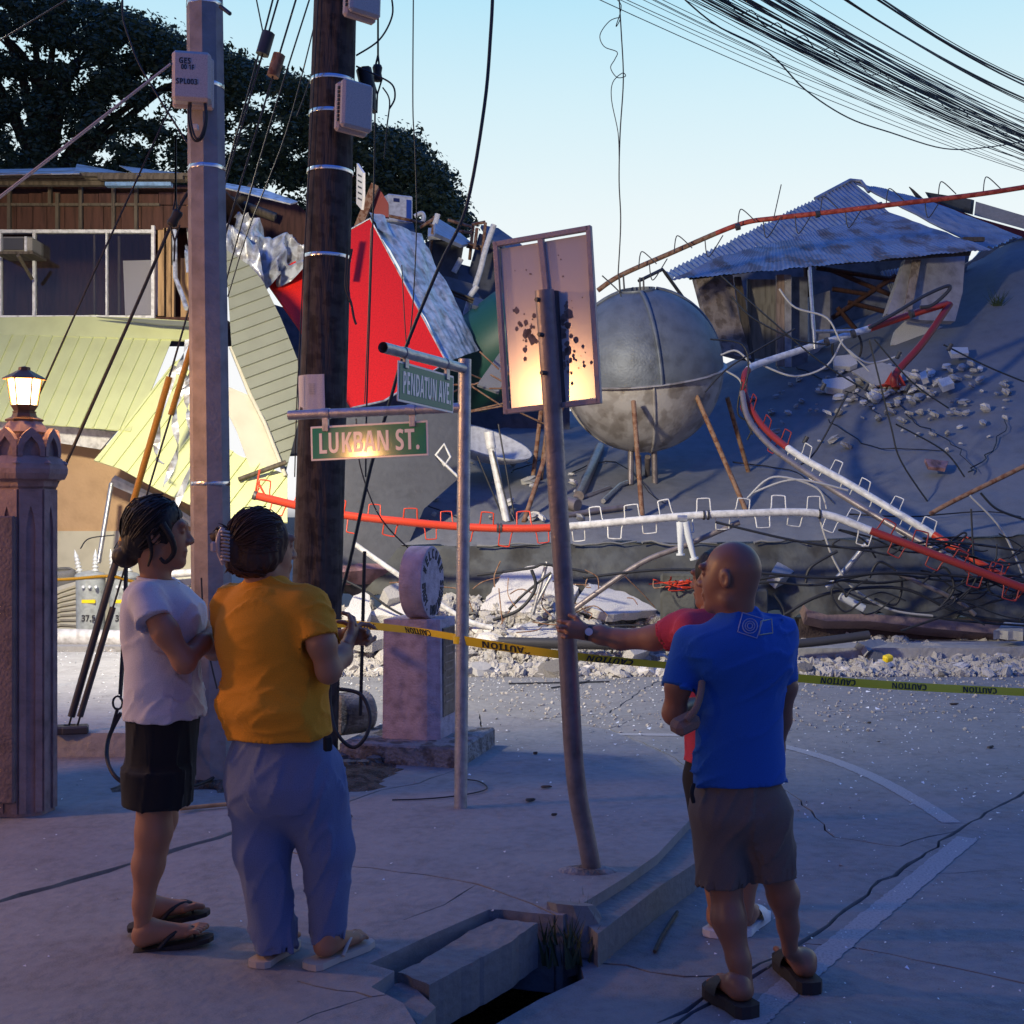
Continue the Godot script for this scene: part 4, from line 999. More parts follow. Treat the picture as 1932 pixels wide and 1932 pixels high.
# ---------------------------------------------------------------- transformers and the concrete pole lying before the tan wall
func transformers() -> void:
	for n in 2:
		var u: float = [171.0, 234.0][n]
		var foot := P(u, 1196, 15.2)
		var t := thing("transformer", ["pale grey pole transformer standing behind the yellow guy rod", "pale grey pole transformer marked 37.5 behind the person in white"][n], "transformer", "pole transformers by the tan wall", foot)
		var tr := Transform3D(Basis(), foot)
		var b := MB.new()
		b.lathe([[0.0, 0.0], [0.155, 0.0], [0.165, 0.02], [0.172, 0.66], [0.172, 0.68], [0.0, 0.68]], tr, 28)
		part(t, "body", b.mesh(), M.transformer)
		var l := MB.new()
		l.lathe([[0.18, 0.665], [0.186, 0.675], [0.186, 0.7], [0.16, 0.725], [0.06, 0.755], [0.0, 0.76]], tr, 28)
		part(t, "lid", l.mesh(), M.transformer)
		for s in [-1.0, 1.0]:
			var bt := Transform3D(Basis(Vector3.BACK, -s * 0.12 + (0.1 if n == 0 else 0.0)), foot + Vector3(s * 0.09 - 0.03, 0.72, 0.02))
			var prof := [[0.03, 0.0]]
			for k in 5:
				prof.append([0.024, 0.03 + k * 0.042])
				prof.append([0.05 - k * 0.005, 0.04 + k * 0.042])
				prof.append([0.022, 0.056 + k * 0.042])
			prof.append([0.012, 0.26])
			prof.append([0.0, 0.3])
			var ib := MB.new()
			ib.lathe(prof, bt, 12)
			part(t, "bushing", ib.mesh(), M.porcelain)
		for k in 3:
			var sb := MB.new()
			sb.tube(PackedVector3Array([foot + Vector3(-0.02 + k * 0.07, 0.56, 0.15), foot + Vector3(-0.02 + k * 0.075, 0.575, 0.21)]), 0.022, 0.018, 8)
			part(t, "terminal", sb.mesh(), M.porcelain)
		var band := MB.new()
		band.box(foot + Vector3(0.03, 0.4, 0.163), Vector3(0.16, 0.04, 0.02), Basis())
		part(t, "yellow_label", band.mesh(), M.tape)
		letters(t, "37.5", 0.075, 0.16, Transform3D(Basis(), foot + Vector3(0.03, 0.2, 0.17)), M.print, 0.01)
		part(t, "lead", tube(smooth(PackedVector3Array([foot + Vector3(-.12, 1.02, 0), foot + Vector3(0.0, 1.14, 0.05), foot + Vector3(.3, 1.18, 0.05)]), 6), 0.008, 5), M.cable)
	var p := MB.new()
	p.tube(PackedVector3Array([P(-80, 1201, 14.7), P(100, 1202, 14.7), P(262, 1205, 14.7)]), 0.105, 0.095, 16)
	solo("fallen_pole", p.mesh(), M.white_paint, "whitish round concrete pole lying in front of the transformers", "pole")
	# a heap of pale slats by the transformers and a wrecked pale van roof beyond
	for i in 9:
		var v := 1110.0 + i * 9
		solo("cream_lath", facet(coef([95, v, 15.6], [150, v - 10, 15.4], [95, v + 6, 15.5]), [[80, v + 12 - i], [112, v - 4 - i * 2], [146, v - 14 + i * 2], [147, v - 8 + i * 2], [112, v + 4], [80, v + 19 - i]], 0.03).mesh(), M.cream, "cream lath in the heap left of the transformers", "slat", "heap of pale slats")
	var drum := MB.new()
	drum.lathe([[0.0, 0], [0.16, 0], [0.17, 0.26], [0.12, 0.3], [0.12, 0.27], [0.15, 0.24], [0.0, 0.05]], Transform3D(Basis(Vector3.RIGHT, 0.2), P(120, 1118, 15.9)), 18)
	solo("grey_pail", drum.mesh(), M.slab, "grey round pail above the slat heap", "pail")
	var van := thing("crushed_panel", "pale crushed metal panels with a white rail behind the person in white", "panel", "", P(360, 1180, 14.6))
	part(van, "sheet", facet(coef([330, 1085, 15.0], [390, 1080, 15.0], [340, 1160, 14.8]), [[300, 1090], [400, 1082], [400, 1200], [300, 1200]], 0.05).mesh(), M.cream)
	part(van, "rail", tube(pts([[320, 1084, 14.8], [395, 1077, 14.8]]), 0.045, 8), M.white_paint)
	part(van, "strut", tube(pts([[330, 1130, 14.7], [372, 1095, 14.7]]), 0.014, 4), M.dark_metal)
	part(van, "strut", tube(pts([[345, 1130, 14.7], [386, 1098, 14.7]]), 0.014, 4), M.dark_metal)

# ---------------------------------------------------------------- rubble
func mound(x: float, z: float) -> float:                   # height of the rubble bed
	var d := -z
	var u := 966.0 + x / d * 2400.0
	var crest := at_of([[0, 0.12], [380, 0.2], [600, 0.55], [720, 0.62], [900, 0.75], [1040, 0.8], [1150, 0.6], [1280, 0.42], [1450, 0.25], [1700, 0.18], [2100, 0.18]], u)
	var rise := smoothstep(13.5, 15.3, d)
	return -0.17 + rise * crest * (0.75 + 0.5 * noise.get_noise_2d(x * 0.9, z * 0.9)) + 0.05 * rise * noise.get_noise_2d(x * 4, z * 4)

func jag(uv: Array, amp: float) -> Array:                  # a broken outline: each edge splintered
	var r := []
	for i in uv.size():
		var a: Array = uv[i]
		var b: Array = uv[(i + 1) % uv.size()]
		var n := maxi(2, int(Vector2(a[0] - b[0], a[1] - b[1]).length() / 9.0))
		for k in n:
			var t := float(k) / n
			r.append([lerpf(a[0], b[0], t) + rng.randf_range(-amp, amp), lerpf(a[1], b[1], t) + rng.randf_range(-amp, amp) * 0.6])
	return r

func rubble() -> void:
	var rows := []
	for i in 26:
		var row := PackedVector3Array()
		for j in 130:
			var z := lerpf(-13.3, -16.0, i / 25.0)
			var x := lerpf(-6.5, 8.5, j / 129.0)
			row.append(Vector3(x, mound(x, z) - (0.03 if i else 0.06), z))
		rows.append(row)
	var b := MB.new()
	b.grid(rows)
	structure("rubble_bed", b.mesh(), M.chunk)
	# countable lumps
	var kinds := []
	for i in 10: kinds.append(chunk(Vector3.ONE, 20 + i, true).mesh())
	var g := RandomNumberGenerator.new()
	g.seed = 9
	for i in 292:
		var d := g.randf_range(13.2, 15.2)
		var u := g.randf_range(90, 1932) if i % 2 else g.randf_range(630, 1300)
		if u < 395 and d < 14.0: continue
		var p := P(u, 1200, d)
		var s := g.randf_range(0.05, 0.13) if i % 5 else g.randf_range(0.13, 0.26)
		if u > 1300: s *= 0.75
		var sz := Vector3(s * g.randf_range(0.8, 1.5), s * g.randf_range(0.22, 0.65), s * g.randf_range(0.7, 1.4))
		p.y = mound(p.x, p.z) + sz.y * 0.35
		var m: Material = [M.chunk, M.chunk_white, M.chunk, M.chunk_white, M.concrete, M.chunk_dark][g.randi() % 6]
		var o := solo("concrete_chunk", kinds[i % 10], m, "jagged lump of broken concrete in the rubble along the wreck", "rubble", "concrete lumps along the wreck")
		o.transform = Transform3D(Basis.from_euler(Vector3(g.randf_range(-.4, .4), g.randf() * TAU, g.randf_range(-.4, .4))) * Basis.from_scale(sz), p)
	# broken slabs with straight faces
	var slabs := [
		[[[905, 1150], [950, 1078], [1032, 1062], [1092, 1108], [1060, 1160]], 14.9, 0.12, M.chunk_white, "big whitish broken plaster slab leaning in the rubble"],
		[[[1085, 1135], [1110, 1100], [1180, 1118], [1240, 1150], [1150, 1160]], 14.8, 0.1, M.chunk_white, "long pale slab left of the red wires"],
		[[[722, 1112], [780, 1082], [832, 1100], [815, 1120], [735, 1130]], 14.7, 0.16, M.chunk, "thick grey slab behind the round marker"],
		[[[690, 1160], [760, 1118], [830, 1122], [800, 1165]], 14.5, 0.1, M.chunk_white, "whitish slab left of the marker's pedestal"],
		[[[648, 1160], [668, 1124], [694, 1116], [702, 1150], [690, 1172]], 14.2, 0.12, M.chunk_white, "pointed white block beside the wooden pole"],
		[[[655, 1205], [690, 1178], [745, 1176], [740, 1200], [690, 1212]], 13.9, 0.12, M.chunk, "tan slab lying under the black cables"],
		[[[950, 1190], [1010, 1170], [1100, 1180], [1120, 1196], [1010, 1204]], 14.3, 0.07, M.chunk_white, "flat pale slab behind the caution tape"],
		[[[1185, 1222], [1210, 1196], [1232, 1205], [1230, 1226], [1196, 1236]], 13.6, 0.12, M.chunk, "upturned square block near the kerb"],
		[[[1290, 1140], [1318, 1112], [1330, 1150], [1310, 1166]], 14.5, 0.1, M.chunk_white, "white wedge beside the dark block"],
		[[[1240, 1185], [1300, 1168], [1360, 1176], [1350, 1192], [1270, 1196]], 14.3, 0.08, M.concrete, "flat grey slab under the pointing arm"],
		[[[1455, 1078], [1475, 1055], [1520, 1050], [1505, 1075], [1472, 1092]], 15.2, 0.14, M.concrete, "hollow concrete block on the dark fascia"],
		[[[1620, 1210], [1660, 1205], [1680, 1220], [1640, 1228]], 14.2, 0.08, M.concrete, "flat grey piece on the far kerb"],
		[[[1875, 1190], [1900, 1172], [1930, 1176], [1930, 1192]], 14.4, 0.1, M.concrete, "grey lump at the right end of the kerb"],
		[[[1640, 1240], [1652, 1222], [1668, 1236], [1664, 1250]], 13.8, 0.06, M.chunk_dark, "brown triangular shard leaning on the far kerb"],
		[[[640, 1105], [720, 1100], [790, 1085], [800, 1070], [700, 1074], [640, 1080]], 14.9, 0.15, M.pink_plaster, "pinkish broken beam behind the black stay cable"],
	]
	for e in slabs:
		var kk := coef([e[0][0][0], e[0][0][1], e[1]], [e[0][1][0], e[0][1][1], e[1] + 0.5], [e[0][e[0].size() - 1][0], e[0][e[0].size() - 1][1], e[1] - 0.1])
		solo("broken_slab", facet(kk, jag(e[0], 2.6), e[2]).mesh(), e[3], e[4], "slab")
	# uncountable crumbs, thinning out over the road
	var mm := MultiMesh.new()
	mm.transform_format = MultiMesh.TRANSFORM_3D
	mm.mesh = chunk(Vector3.ONE, 3).mesh()
	var ts: Array[Transform3D] = []
	for i in 15000:
		var far := g.randf() < 0.85
		var d := g.randf_range(13.2, 15.2) if far else 13.4 - 3.6 * pow(g.randf(), 2.2)
		var u := g.randf_range(60, 1990)
		var p := P(u, 1200, d)
		if p.x < -1.9 and d < 12.9: continue
		var s := g.randf_range(0.012, 0.05) if far else g.randf_range(0.006, 0.022)
		if far and i % 6 == 0: s *= 2.0
		p.y = mound(p.x, p.z) + s * 0.3
		ts.append(Transform3D(Basis.from_euler(Vector3(g.randf() * 6, g.randf() * 6, g.randf() * 6)) * Basis.from_scale(Vector3(s * 1.4, s * 0.8, s)), p))
	mm.instance_count = ts.size()
	for i in ts.size(): mm.set_instance_transform(i, ts[i])
	var mi := MultiMeshInstance3D.new()
	mi.multimesh = mm
	mi.material_override = M.chunk
	mi.name = "rubble_crumbs"
	add_child(mi)
	tag(mi, "small crumbs of broken concrete strewn along the wreck", "rubble", "", "stuff")
	# timbers, bars and cables in the rubble
	var bars := [
		[[[668, 1026], [745, 1080], [870, 1165], [930, 1185]], 14.3, 0.03, M.white_paint, "long pale pipe slanting through the rubble behind the marker"],
		[[[1050, 1175], [1110, 1130], [1210, 1062], [1290, 1030], [1395, 985]], 14.5, 0.032, M.steel_worn, "grey conduit rising from the rubble to the front mast"],
		[[[1005, 1160], [1032, 1060]], 14.6, 0.022, M.steel, "thin upright bar in front of the white slab"],
		[[[1012, 1140], [1040, 1085]], 14.6, 0.02, M.steel, "short bar beside the upright one"],
		[[[940, 1212], [1250, 1218], [1300, 1222]], 13.9, 0.06, M.dark_metal, "long black pipe at the foot of the rubble"],
		[[[1485, 1216], [1550, 1210], [1640, 1198]], 14.0, 0.05, M.dark_metal, "dark timber on the far kerb"],
		[[[1755, 970], [1800, 945], [1932, 880], [1990, 850]], 15.6, 0.03, M.rust_pipe, "thin rusty pipe leaning at the right edge"],
		[[[1560, 1110], [1600, 1070], [1640, 1020]], 14.6, 0.035, M.steel, "grey arm sticking out under the red mast"],
		[[[1585, 1125], [1630, 1148]], 14.4, 0.045, M.porcelain, "whitish insulator lying under the red mast"],
		[[[1690, 1080], [1800, 1130], [1840, 1160]], 14.4, 0.025, M.steel_worn, "thin grey bar below the red mast"],
	]
	for e in bars:
		solo("loose_bar", tube(smooth(pts(e[0], e[1]), 5), e[2], 8), e[3], e[4], "bar")
	var curves := [
		[[1100, 1090], [1250, 1075], [1420, 1080], [1560, 1090], [1700, 1080], [1960, 1100]],
		[[640, 1090], [690, 1115], [740, 1150], [800, 1180]], [[640, 1180], [720, 1185], [760, 1196]],
		[[1350, 985], [1500, 1020], [1620, 1034], [1780, 1022], [1932, 1040]], [[1400, 1100], [1500, 1085], [1650, 1100], [1800, 1085], [1960, 1120]],
		[[1480, 1160], [1560, 1120], [1700, 1110], [1820, 1160], [1960, 1175]], [[1600, 1130], [1700, 1150], [1800, 1170], [1960, 1182]],
		[[900, 1085], [1000, 1072], [1030, 1065], [1110, 1080]], [[1003, 1075], [1010, 1110], [980, 1150], [930, 1170]],
		[[1460, 1120], [1480, 1160], [1450, 1200], [1500, 1215]], [[1640, 1090], [1660, 1060], [1700, 1090], [1690, 1140], [1650, 1130]],
		[[1740, 1100], [1780, 1070], [1800, 1110], [1770, 1150]], [[1520, 1100], [1530, 1070], [1580, 1040]], [[1832, 960], [1836, 1040], [1840, 1080]],
		[[1850, 930], [1880, 960], [1932, 980]], [[1700, 1190], [1820, 1150], [1932, 1120]], [[1100, 1185], [1200, 1180], [1290, 1195], [1400, 1190]],
		[[960, 1150], [990, 1120], [1040, 1080]], [[1015, 1180], [1050, 1170], [1090, 1180], [1120, 1200]], [[1380, 1110], [1450, 1098], [1540, 1104], [1660, 1082], [1800, 1096], [1960, 1080]],
	]
	for e in curves:
		solo("loose_cable", tube(smooth(pts(e, 14.35 + rng.randf_range(-.15, .2)), 7), rng.randf_range(0.011, 0.02), 5), M.cable, "black cable tangled over the rubble", "cable", "black cables over the rubble")
	for i in 22:
		var c := Vector2(rng.randf_range(1560, 1930), rng.randf_range(1020, 1165))
		var e := []
		for k in 6: e.append([c.x + cos(k * 1.1 + i) * rng.randf_range(20, 75) + k * 12, c.y + sin(k * 1.3 + i * 2) * rng.randf_range(8, 34)])
		solo("loose_cable", tube(smooth(pts(e, 14.3 + rng.randf_range(-.15, .25)), 7), rng.randf_range(0.008, 0.014), 5), M.cable, "black cable tangled over the rubble", "cable", "black cables over the rubble")
	for i in 26:
		var c := P(rng.randf_range(640, 1300), rng.randf_range(1090, 1200), rng.randf_range(13.9, 14.8))
		var q := c + Vector3(rng.randf_range(-.5, .5), rng.randf_range(-.1, .4), rng.randf_range(-.2, .2))
		solo("bent_rebar", tube(smooth(PackedVector3Array([c, c.lerp(q, 0.5) + Vector3(rng.randf_range(-.08, .08), rng.randf_range(-.05, .1), 0), q]), 4), 0.007, 4), M.rust_pipe, "thin bent reinforcing bar sticking out of the rubble", "rebar", "bars sticking out of the rubble")
	for e in [[[1545, 972], [1556, 1010], [1575, 1060], [1610, 1110], [1680, 1150], [1760, 1162]], [[1410, 940], [1460, 900], [1540, 920], [1560, 960]], [[1420, 930], [1500, 905], [1600, 925]], [[1830, 935], [1890, 1000], [1932, 1090]]]:
		solo("pale_cable", tube(smooth(pts(e, 14.5), 7), 0.014, 5), M.cable_grey, "pale grey cable looping down over the masts", "cable", "pale cables over the masts")
	var yb := MB.new()
	yb.box(P(1675, 1242, 13.5), Vector3(0.1, 0.07, 0.08), Basis.from_euler(Vector3(.3, .5, .2)), 0.015)
	solo("yellow_scrap", yb.mesh(), M.tape, "small bright yellow scrap at the far kerb", "scrap")

func roof_litter() -> void:
	var plaster := [
		[[[1716, 598], [1787, 619], [1787, 668], [1682, 650], [1690, 622]], 0.12, M.chunk_white, "big white plaster slab leaning under the tin house wall"],
		[[[1572, 672], [1612, 668], [1618, 686], [1604, 692], [1574, 690]], 0.1, M.chunk_white, "white block beside the door of the tin house"],
		[[[1551, 716], [1602, 710], [1615, 724], [1590, 735], [1560, 730]], 0.14, M.chunk_white, "white slab with grey side lying on the roof"],
		[[[1607, 700], [1660, 682], [1728, 706], [1730, 714], [1650, 728]], 0.05, M.concrete, "thin grey board lying flat near the red base plate"],
		[[[1769, 716], [1790, 710], [1800, 722], [1778, 730]], 0.1, M.chunk_white, "white brick end right of the red base plate"],
		[[[1735, 704], [1746, 698], [1750, 712], [1738, 716]], 0.1, M.chunk_white, "small upright white block behind the red base plate"],
		[[[1790, 655], [1826, 655], [1828, 666], [1796, 668]], 0.08, M.chunk_white, "flat white piece at the end of the big plaster slab"],
		[[[1745, 865], [1790, 870], [1784, 884], [1752, 880]], 0.05, M.pink_plaster, "pink flake low on the slab"],
	]
	for e in plaster:
		var q := PackedVector3Array()
		var c := Vector3.ZERO
		for a in e[0]: c += slab_uv(a[0], a[1])
		c /= e[0].size()
		var d := -slab_uv(e[0][0][0], e[0][e[0].size() - 1][1]).z
		var kk := coef([e[0][0][0], e[0][0][1], d - 0.35], [e[0][1][0], e[0][1][1], d - 0.35], [e[0][e[0].size() - 2][0], e[0][e[0].size() - 2][1], d - 0.6])
		solo("plaster_piece", facet(kk, e[0], e[1]).mesh(), e[2], e[3], "plaster")
	var kinds := []
	for i in 6: kinds.append(chunk(Vector3.ONE, 50 + i).mesh())
	var g := RandomNumberGenerator.new()
	g.seed = 21
	for i in 210:
		var u := g.randfn(1690, 110)
		var v := g.randfn(745, 32)
		if i > 130:
			u = g.randf_range(1440, 1925)
			v = g.randf_range(700, 860)
		if i > 175:
			u = g.randf_range(680, 1100)
			v = g.randf_range(880, 1000)
		if u < 700 or u > 1930 or v < 690: continue
		var s := g.randf_range(0.03, 0.12)
		var p := slab_uv(u, v) + Vector3(0, s * 0.3 + 0.06, 0)
		var o := solo("slab_crumb", kinds[i % 6], [M.chunk, M.chunk_white, M.concrete][i % 3], "small broken lump lying on the tilted slab", "rubble", "lumps lying on the slab")
		o.transform = Transform3D(Basis.from_euler(Vector3(g.randf() * .6, g.randf() * 6, g.randf() * .6)) * Basis.from_scale(Vector3(s * 1.5, s * 0.7, s)), p)
	var tyre := MB.new()
	var ring := PackedVector3Array()
	for i in 25:
		var a := TAU * i / 24.0
		ring.append(slab_uv(1595, 690) + Vector3(cos(a) * 0.24, 0.32 + sin(a) * 0.34, 0.1 + 0.1 * cos(a)))
	tyre.tube(ring, 0.022, 0.022, 6)
	solo("black_hose", tyre.mesh(), M.rubber, "black hose loop standing among the white blocks", "hose")
	# cables on the slab
	for e in [[[1360, 520], [1450, 600], [1545, 680], [1640, 740]], [[1380, 560], [1420, 600], [1500, 640], [1560, 650]], [[1640, 640], [1680, 800], [1700, 870], [1760, 960]], [[1600, 740], [1540, 850], [1505, 880]], [[1650, 640], [1720, 720], [1790, 770]], [[1690, 800], [1780, 850], [1820, 900]], [[1500, 620], [1380, 690], [1330, 740]], [[1340, 640], [1400, 650], [1412, 700], [1398, 760], [1420, 820]], [[1400, 720], [1392, 780], [1420, 800], [1410, 830]], [[1780, 650], [1860, 690], [1932, 720]]]:
		solo("slack_wire", tube(smooth(pts(e, 17.3), 6), 0.012, 4), M.cable, "thin dark wire strung loosely over the slab", "wire", "wires strung over the slab")
	for e in [[[1470, 545], [1500, 580], [1560, 600], [1590, 650], [1640, 700]], [[1440, 690], [1500, 710], [1560, 690], [1590, 640]], [[1600, 660], [1640, 685], [1700, 670]], [[1360, 670], [1390, 662], [1420, 690]], [[1370, 700], [1395, 716], [1402, 740]]]:
		solo("pale_wire", tube(smooth(pts(e, 18.3), 6), 0.016, 5), M.cable_grey, "pale thick wire sagging from the buckled mast", "wire", "pale wires of the buckled mast")
	for e in [[1553, 730], [1520, 830], [1695, 670], [1792, 655], [1712, 732], [1634, 730]]:
		var b := MB.new()
		b.tube(pts([[e[0] - 3, e[1] + 6], [e[0] + 3, e[1] - 6]], 17.2), 0.03, 0.03, 8)
		solo("strain_insulator", b.mesh(), M.dark_metal, "small dark egg insulator on a wire over the slab", "insulator", "egg insulators on the wires")
	var sh := MB.new()
	for i in 40:
		var c := slab_uv(1882 + rng.randf_range(-10, 10), 578)
		sh.tri(c + Vector3(-.01, 0, 0), c + Vector3(rng.randf_range(-.25, .25), rng.randf_range(.1, .4), rng.randf_range(-.1, .1)), c + Vector3(.01, 0, 0))
	solo("dry_shrub", sh.mesh(), M.leaf, "small dark shrub on the slab at the right", "shrub")

# ---------------------------------------------------------------- the gate pillar with its lantern
func gate_pillar() -> void:
	var c := P(46, 966, 6.55)
	c.y = 0.0
	var t := thing("gate_pillar", "eight sided stone gate pillar with a gothic arched crown", "pillar", "", c)
	var tr := Transform3D(Basis(), c)
	var turn := deg_to_rad(-80.0)
	var b := MB.new()
	b.lathe([[0.0, 0.0], [0.15, 0.0], [0.15, 1.66], [0.164, 1.672], [0.164, 1.70], [0.2, 1.708], [0.213, 1.735], [0.215, 1.76], [0.208, 1.785], [0.185, 1.812], [0.172, 1.825], [0.11, 1.828], [0.11, 1.94], [0.12, 1.95], [0.085, 2.005], [0.0, 2.006]], tr, 8, true, turn)
	part(t, "shaft", b.mesh(), M.pillar)
	for i in 8:
		var a := turn + TAU * (i + 0.5) / 8
		var out := Vector3(cos(a), 0, -sin(a))
		var side := Vector3.UP.cross(out)
		var f := c + out * 0.15 * cos(PI / 8)
		var q := PackedVector3Array()
		for s in [[-.056, 0.02], [-.056, 1.655], [.056, 1.655], [.056, 0.02], [.022, 0.02], [.022, 1.46], [.012, 1.53], [0, 1.57], [-.012, 1.53], [-.022, 1.46], [-.022, 0.02]]:
			q.append(f + side * s[0] + Vector3(0, s[1], 0) + out * 0.013)
		var pb := MB.new()
		pb.prism(q, -out * 0.018)
		part(t, "face_panel", pb.mesh(), M.pillar)
		# one pointed arch on each side of the crown
		var g := c + out * 0.168
		var arch := PackedVector3Array()
		for s in [[-.066, 0], [-.066, .05], [-.056, .085], [-.034, .118], [0, .145], [.034, .118], [.056, .085], [.066, .05], [.066, 0], [.042, 0], [.042, .03], [.03, .065], [0, .1], [-.03, .065], [-.042, .03], [-.042, 0]]:
			arch.append(g + side * s[0] + Vector3(0, 1.822 + s[1], 0))
		var ab := MB.new()
		ab.prism(arch, -out * 0.03)
		part(t, "crown_arch", ab.mesh(), M.pillar)
		var bk := MB.new()
		bk.prism(PackedVector3Array([g + side * -.05 + Vector3(0, 1.82, 0) - out * .025, g + side * -.05 + Vector3(0, 1.86, 0) - out * .025, g + Vector3(0, 1.93, 0) - out * .025, g + side * .05 + Vector3(0, 1.86, 0) - out * .025, g + side * .05 + Vector3(0, 1.82, 0) - out * .025]), -out * 0.02)
		part(t, "arch_back", bk.mesh(), M.pillar)
		var cn := MB.new()
		var av := turn + TAU * i / 8
		var o2 := Vector3(cos(av), 0, -sin(av))
		cn.lathe([[0.022, 0], [0.02, 0.006], [0.0, 0.02]], Transform3D(Basis(), c + o2 * 0.196 + Vector3(0, 1.785, 0)), 6)
		part(t, "corner_knob", cn.mesh(), M.pillar)
	# lantern
	var L := thing("lantern", "lit amber post lantern with a pitched cap on the gate pillar", "lantern", "", c + Vector3(0, 2.006, 0))
	var iron := mat(Color(0.16, 0.09, 0.05), 0.5, 0.4)
	var lb := MB.new()
	lb.lathe([[0.0, 2.006], [0.092, 2.006], [0.094, 2.016], [0.062, 2.03], [0.055, 2.05], [0.058, 2.052], [0.058, 2.058], [0.05, 2.06], [0.066, 2.085], [0.066, 2.09], [0.0, 2.09]], tr, 6, true, 0.3)
	part(L, "base", lb.mesh(), iron)
	var cap := MB.new()
	cap.lathe([[0.085, 2.225], [0.108, 2.222], [0.108, 2.228], [0.03, 2.27], [0.028, 2.285], [0.012, 2.288], [0.0, 2.292]], tr, 6, true, 0.3)
	part(L, "cap", cap.mesh(), iron)
	for i in 6:
		var a := 0.3 + TAU * i / 6
		var dir := Vector3(cos(a), 0, -sin(a))
		part(L, "glazing_bar", tube(PackedVector3Array([c + dir * 0.063 + Vector3(0, 2.088, 0), c + dir * 0.084 + Vector3(0, 2.226, 0)]), 0.004, 5), iron)
	var gm := MB.new()
	gm.lathe([[0.0, 2.092], [0.058, 2.094], [0.078, 2.222], [0.0, 2.223]], tr, 6, true, 0.3)
	part(L, "glass", gm.mesh(), glow(Color(1.0, 0.88, 0.66), 7.0))
	var l := OmniLight3D.new()
	l.name = "lantern_light"
	l.light_color = Color(1.0, 0.7, 0.36)
	l.light_energy = 0.9
	l.light_size = 0.06
	l.omni_range = 40.0
	l.omni_attenuation = 2.0
	l.shadow_enabled = true
	L.add_child(l)
	l.position = Vector3(0, 0.15, 0)
	# gate leaf that closes against the pillar
	var gt := thing("gate_leaf", "dark panelled gate leaf closed against the stone pillar", "gate", "", Vector3(-4.2, 0, -6.4))
	var gmat := mat(Color(0.2, 0.15, 0.15), 0.75, 0, "patch", 1.5, 0.3)
	var x1 := P(26, 966, 6.36).x
	var gz := -6.36
	for e in [[x1 - 0.1, 0.08, x1, 1.52], [x1 - 1.9, 1.4, x1 - 0.1, 1.52], [x1 - 1.9, 0.08, x1 - 0.1, 0.22], [x1 - 1.0, 0.22, x1 - 0.9, 1.4], [x1 - 1.9, 0.08, x1 - 1.8, 1.4]]:
		var fb := MB.new()
		fb.box(Vector3((e[0] + e[2]) / 2, (e[1] + e[3]) / 2, gz - 0.03), Vector3(e[2] - e[0], e[3] - e[1], 0.07), Basis(), 0.008)
		part(gt, "frame_bar", fb.mesh(), gmat)
	for k in 12:
		var xx := x1 - 0.14 - k * 0.145
		var pb := MB.new()
		var q := PackedVector3Array()
		for s in [[-.058, .22], [-.058, 1.3], [0, 1.39], [.058, 1.3], [.058, .22]]: q.append(Vector3(xx + s[0], s[1], gz - 0.02))
		pb.prism(q, Vector3(0, 0, -0.03))
		part(gt, "pointed_plank", pb.mesh(), gmat)

# ---------------------------------------------------------------- poles
func strap(parent: Node3D, at: Vector3, r: float, m: Material, sides := 24, ax := Vector3.UP) -> void:
	var b := MB.new()
	var q := Quaternion(Vector3.UP, ax.normalized())
	b.lathe([[r, -0.011], [r + 0.004, -0.011], [r + 0.004, 0.011], [r, 0.011]], Transform3D(Basis(q), at), sides)
	part(parent, "steel_strap", b.mesh(), m)

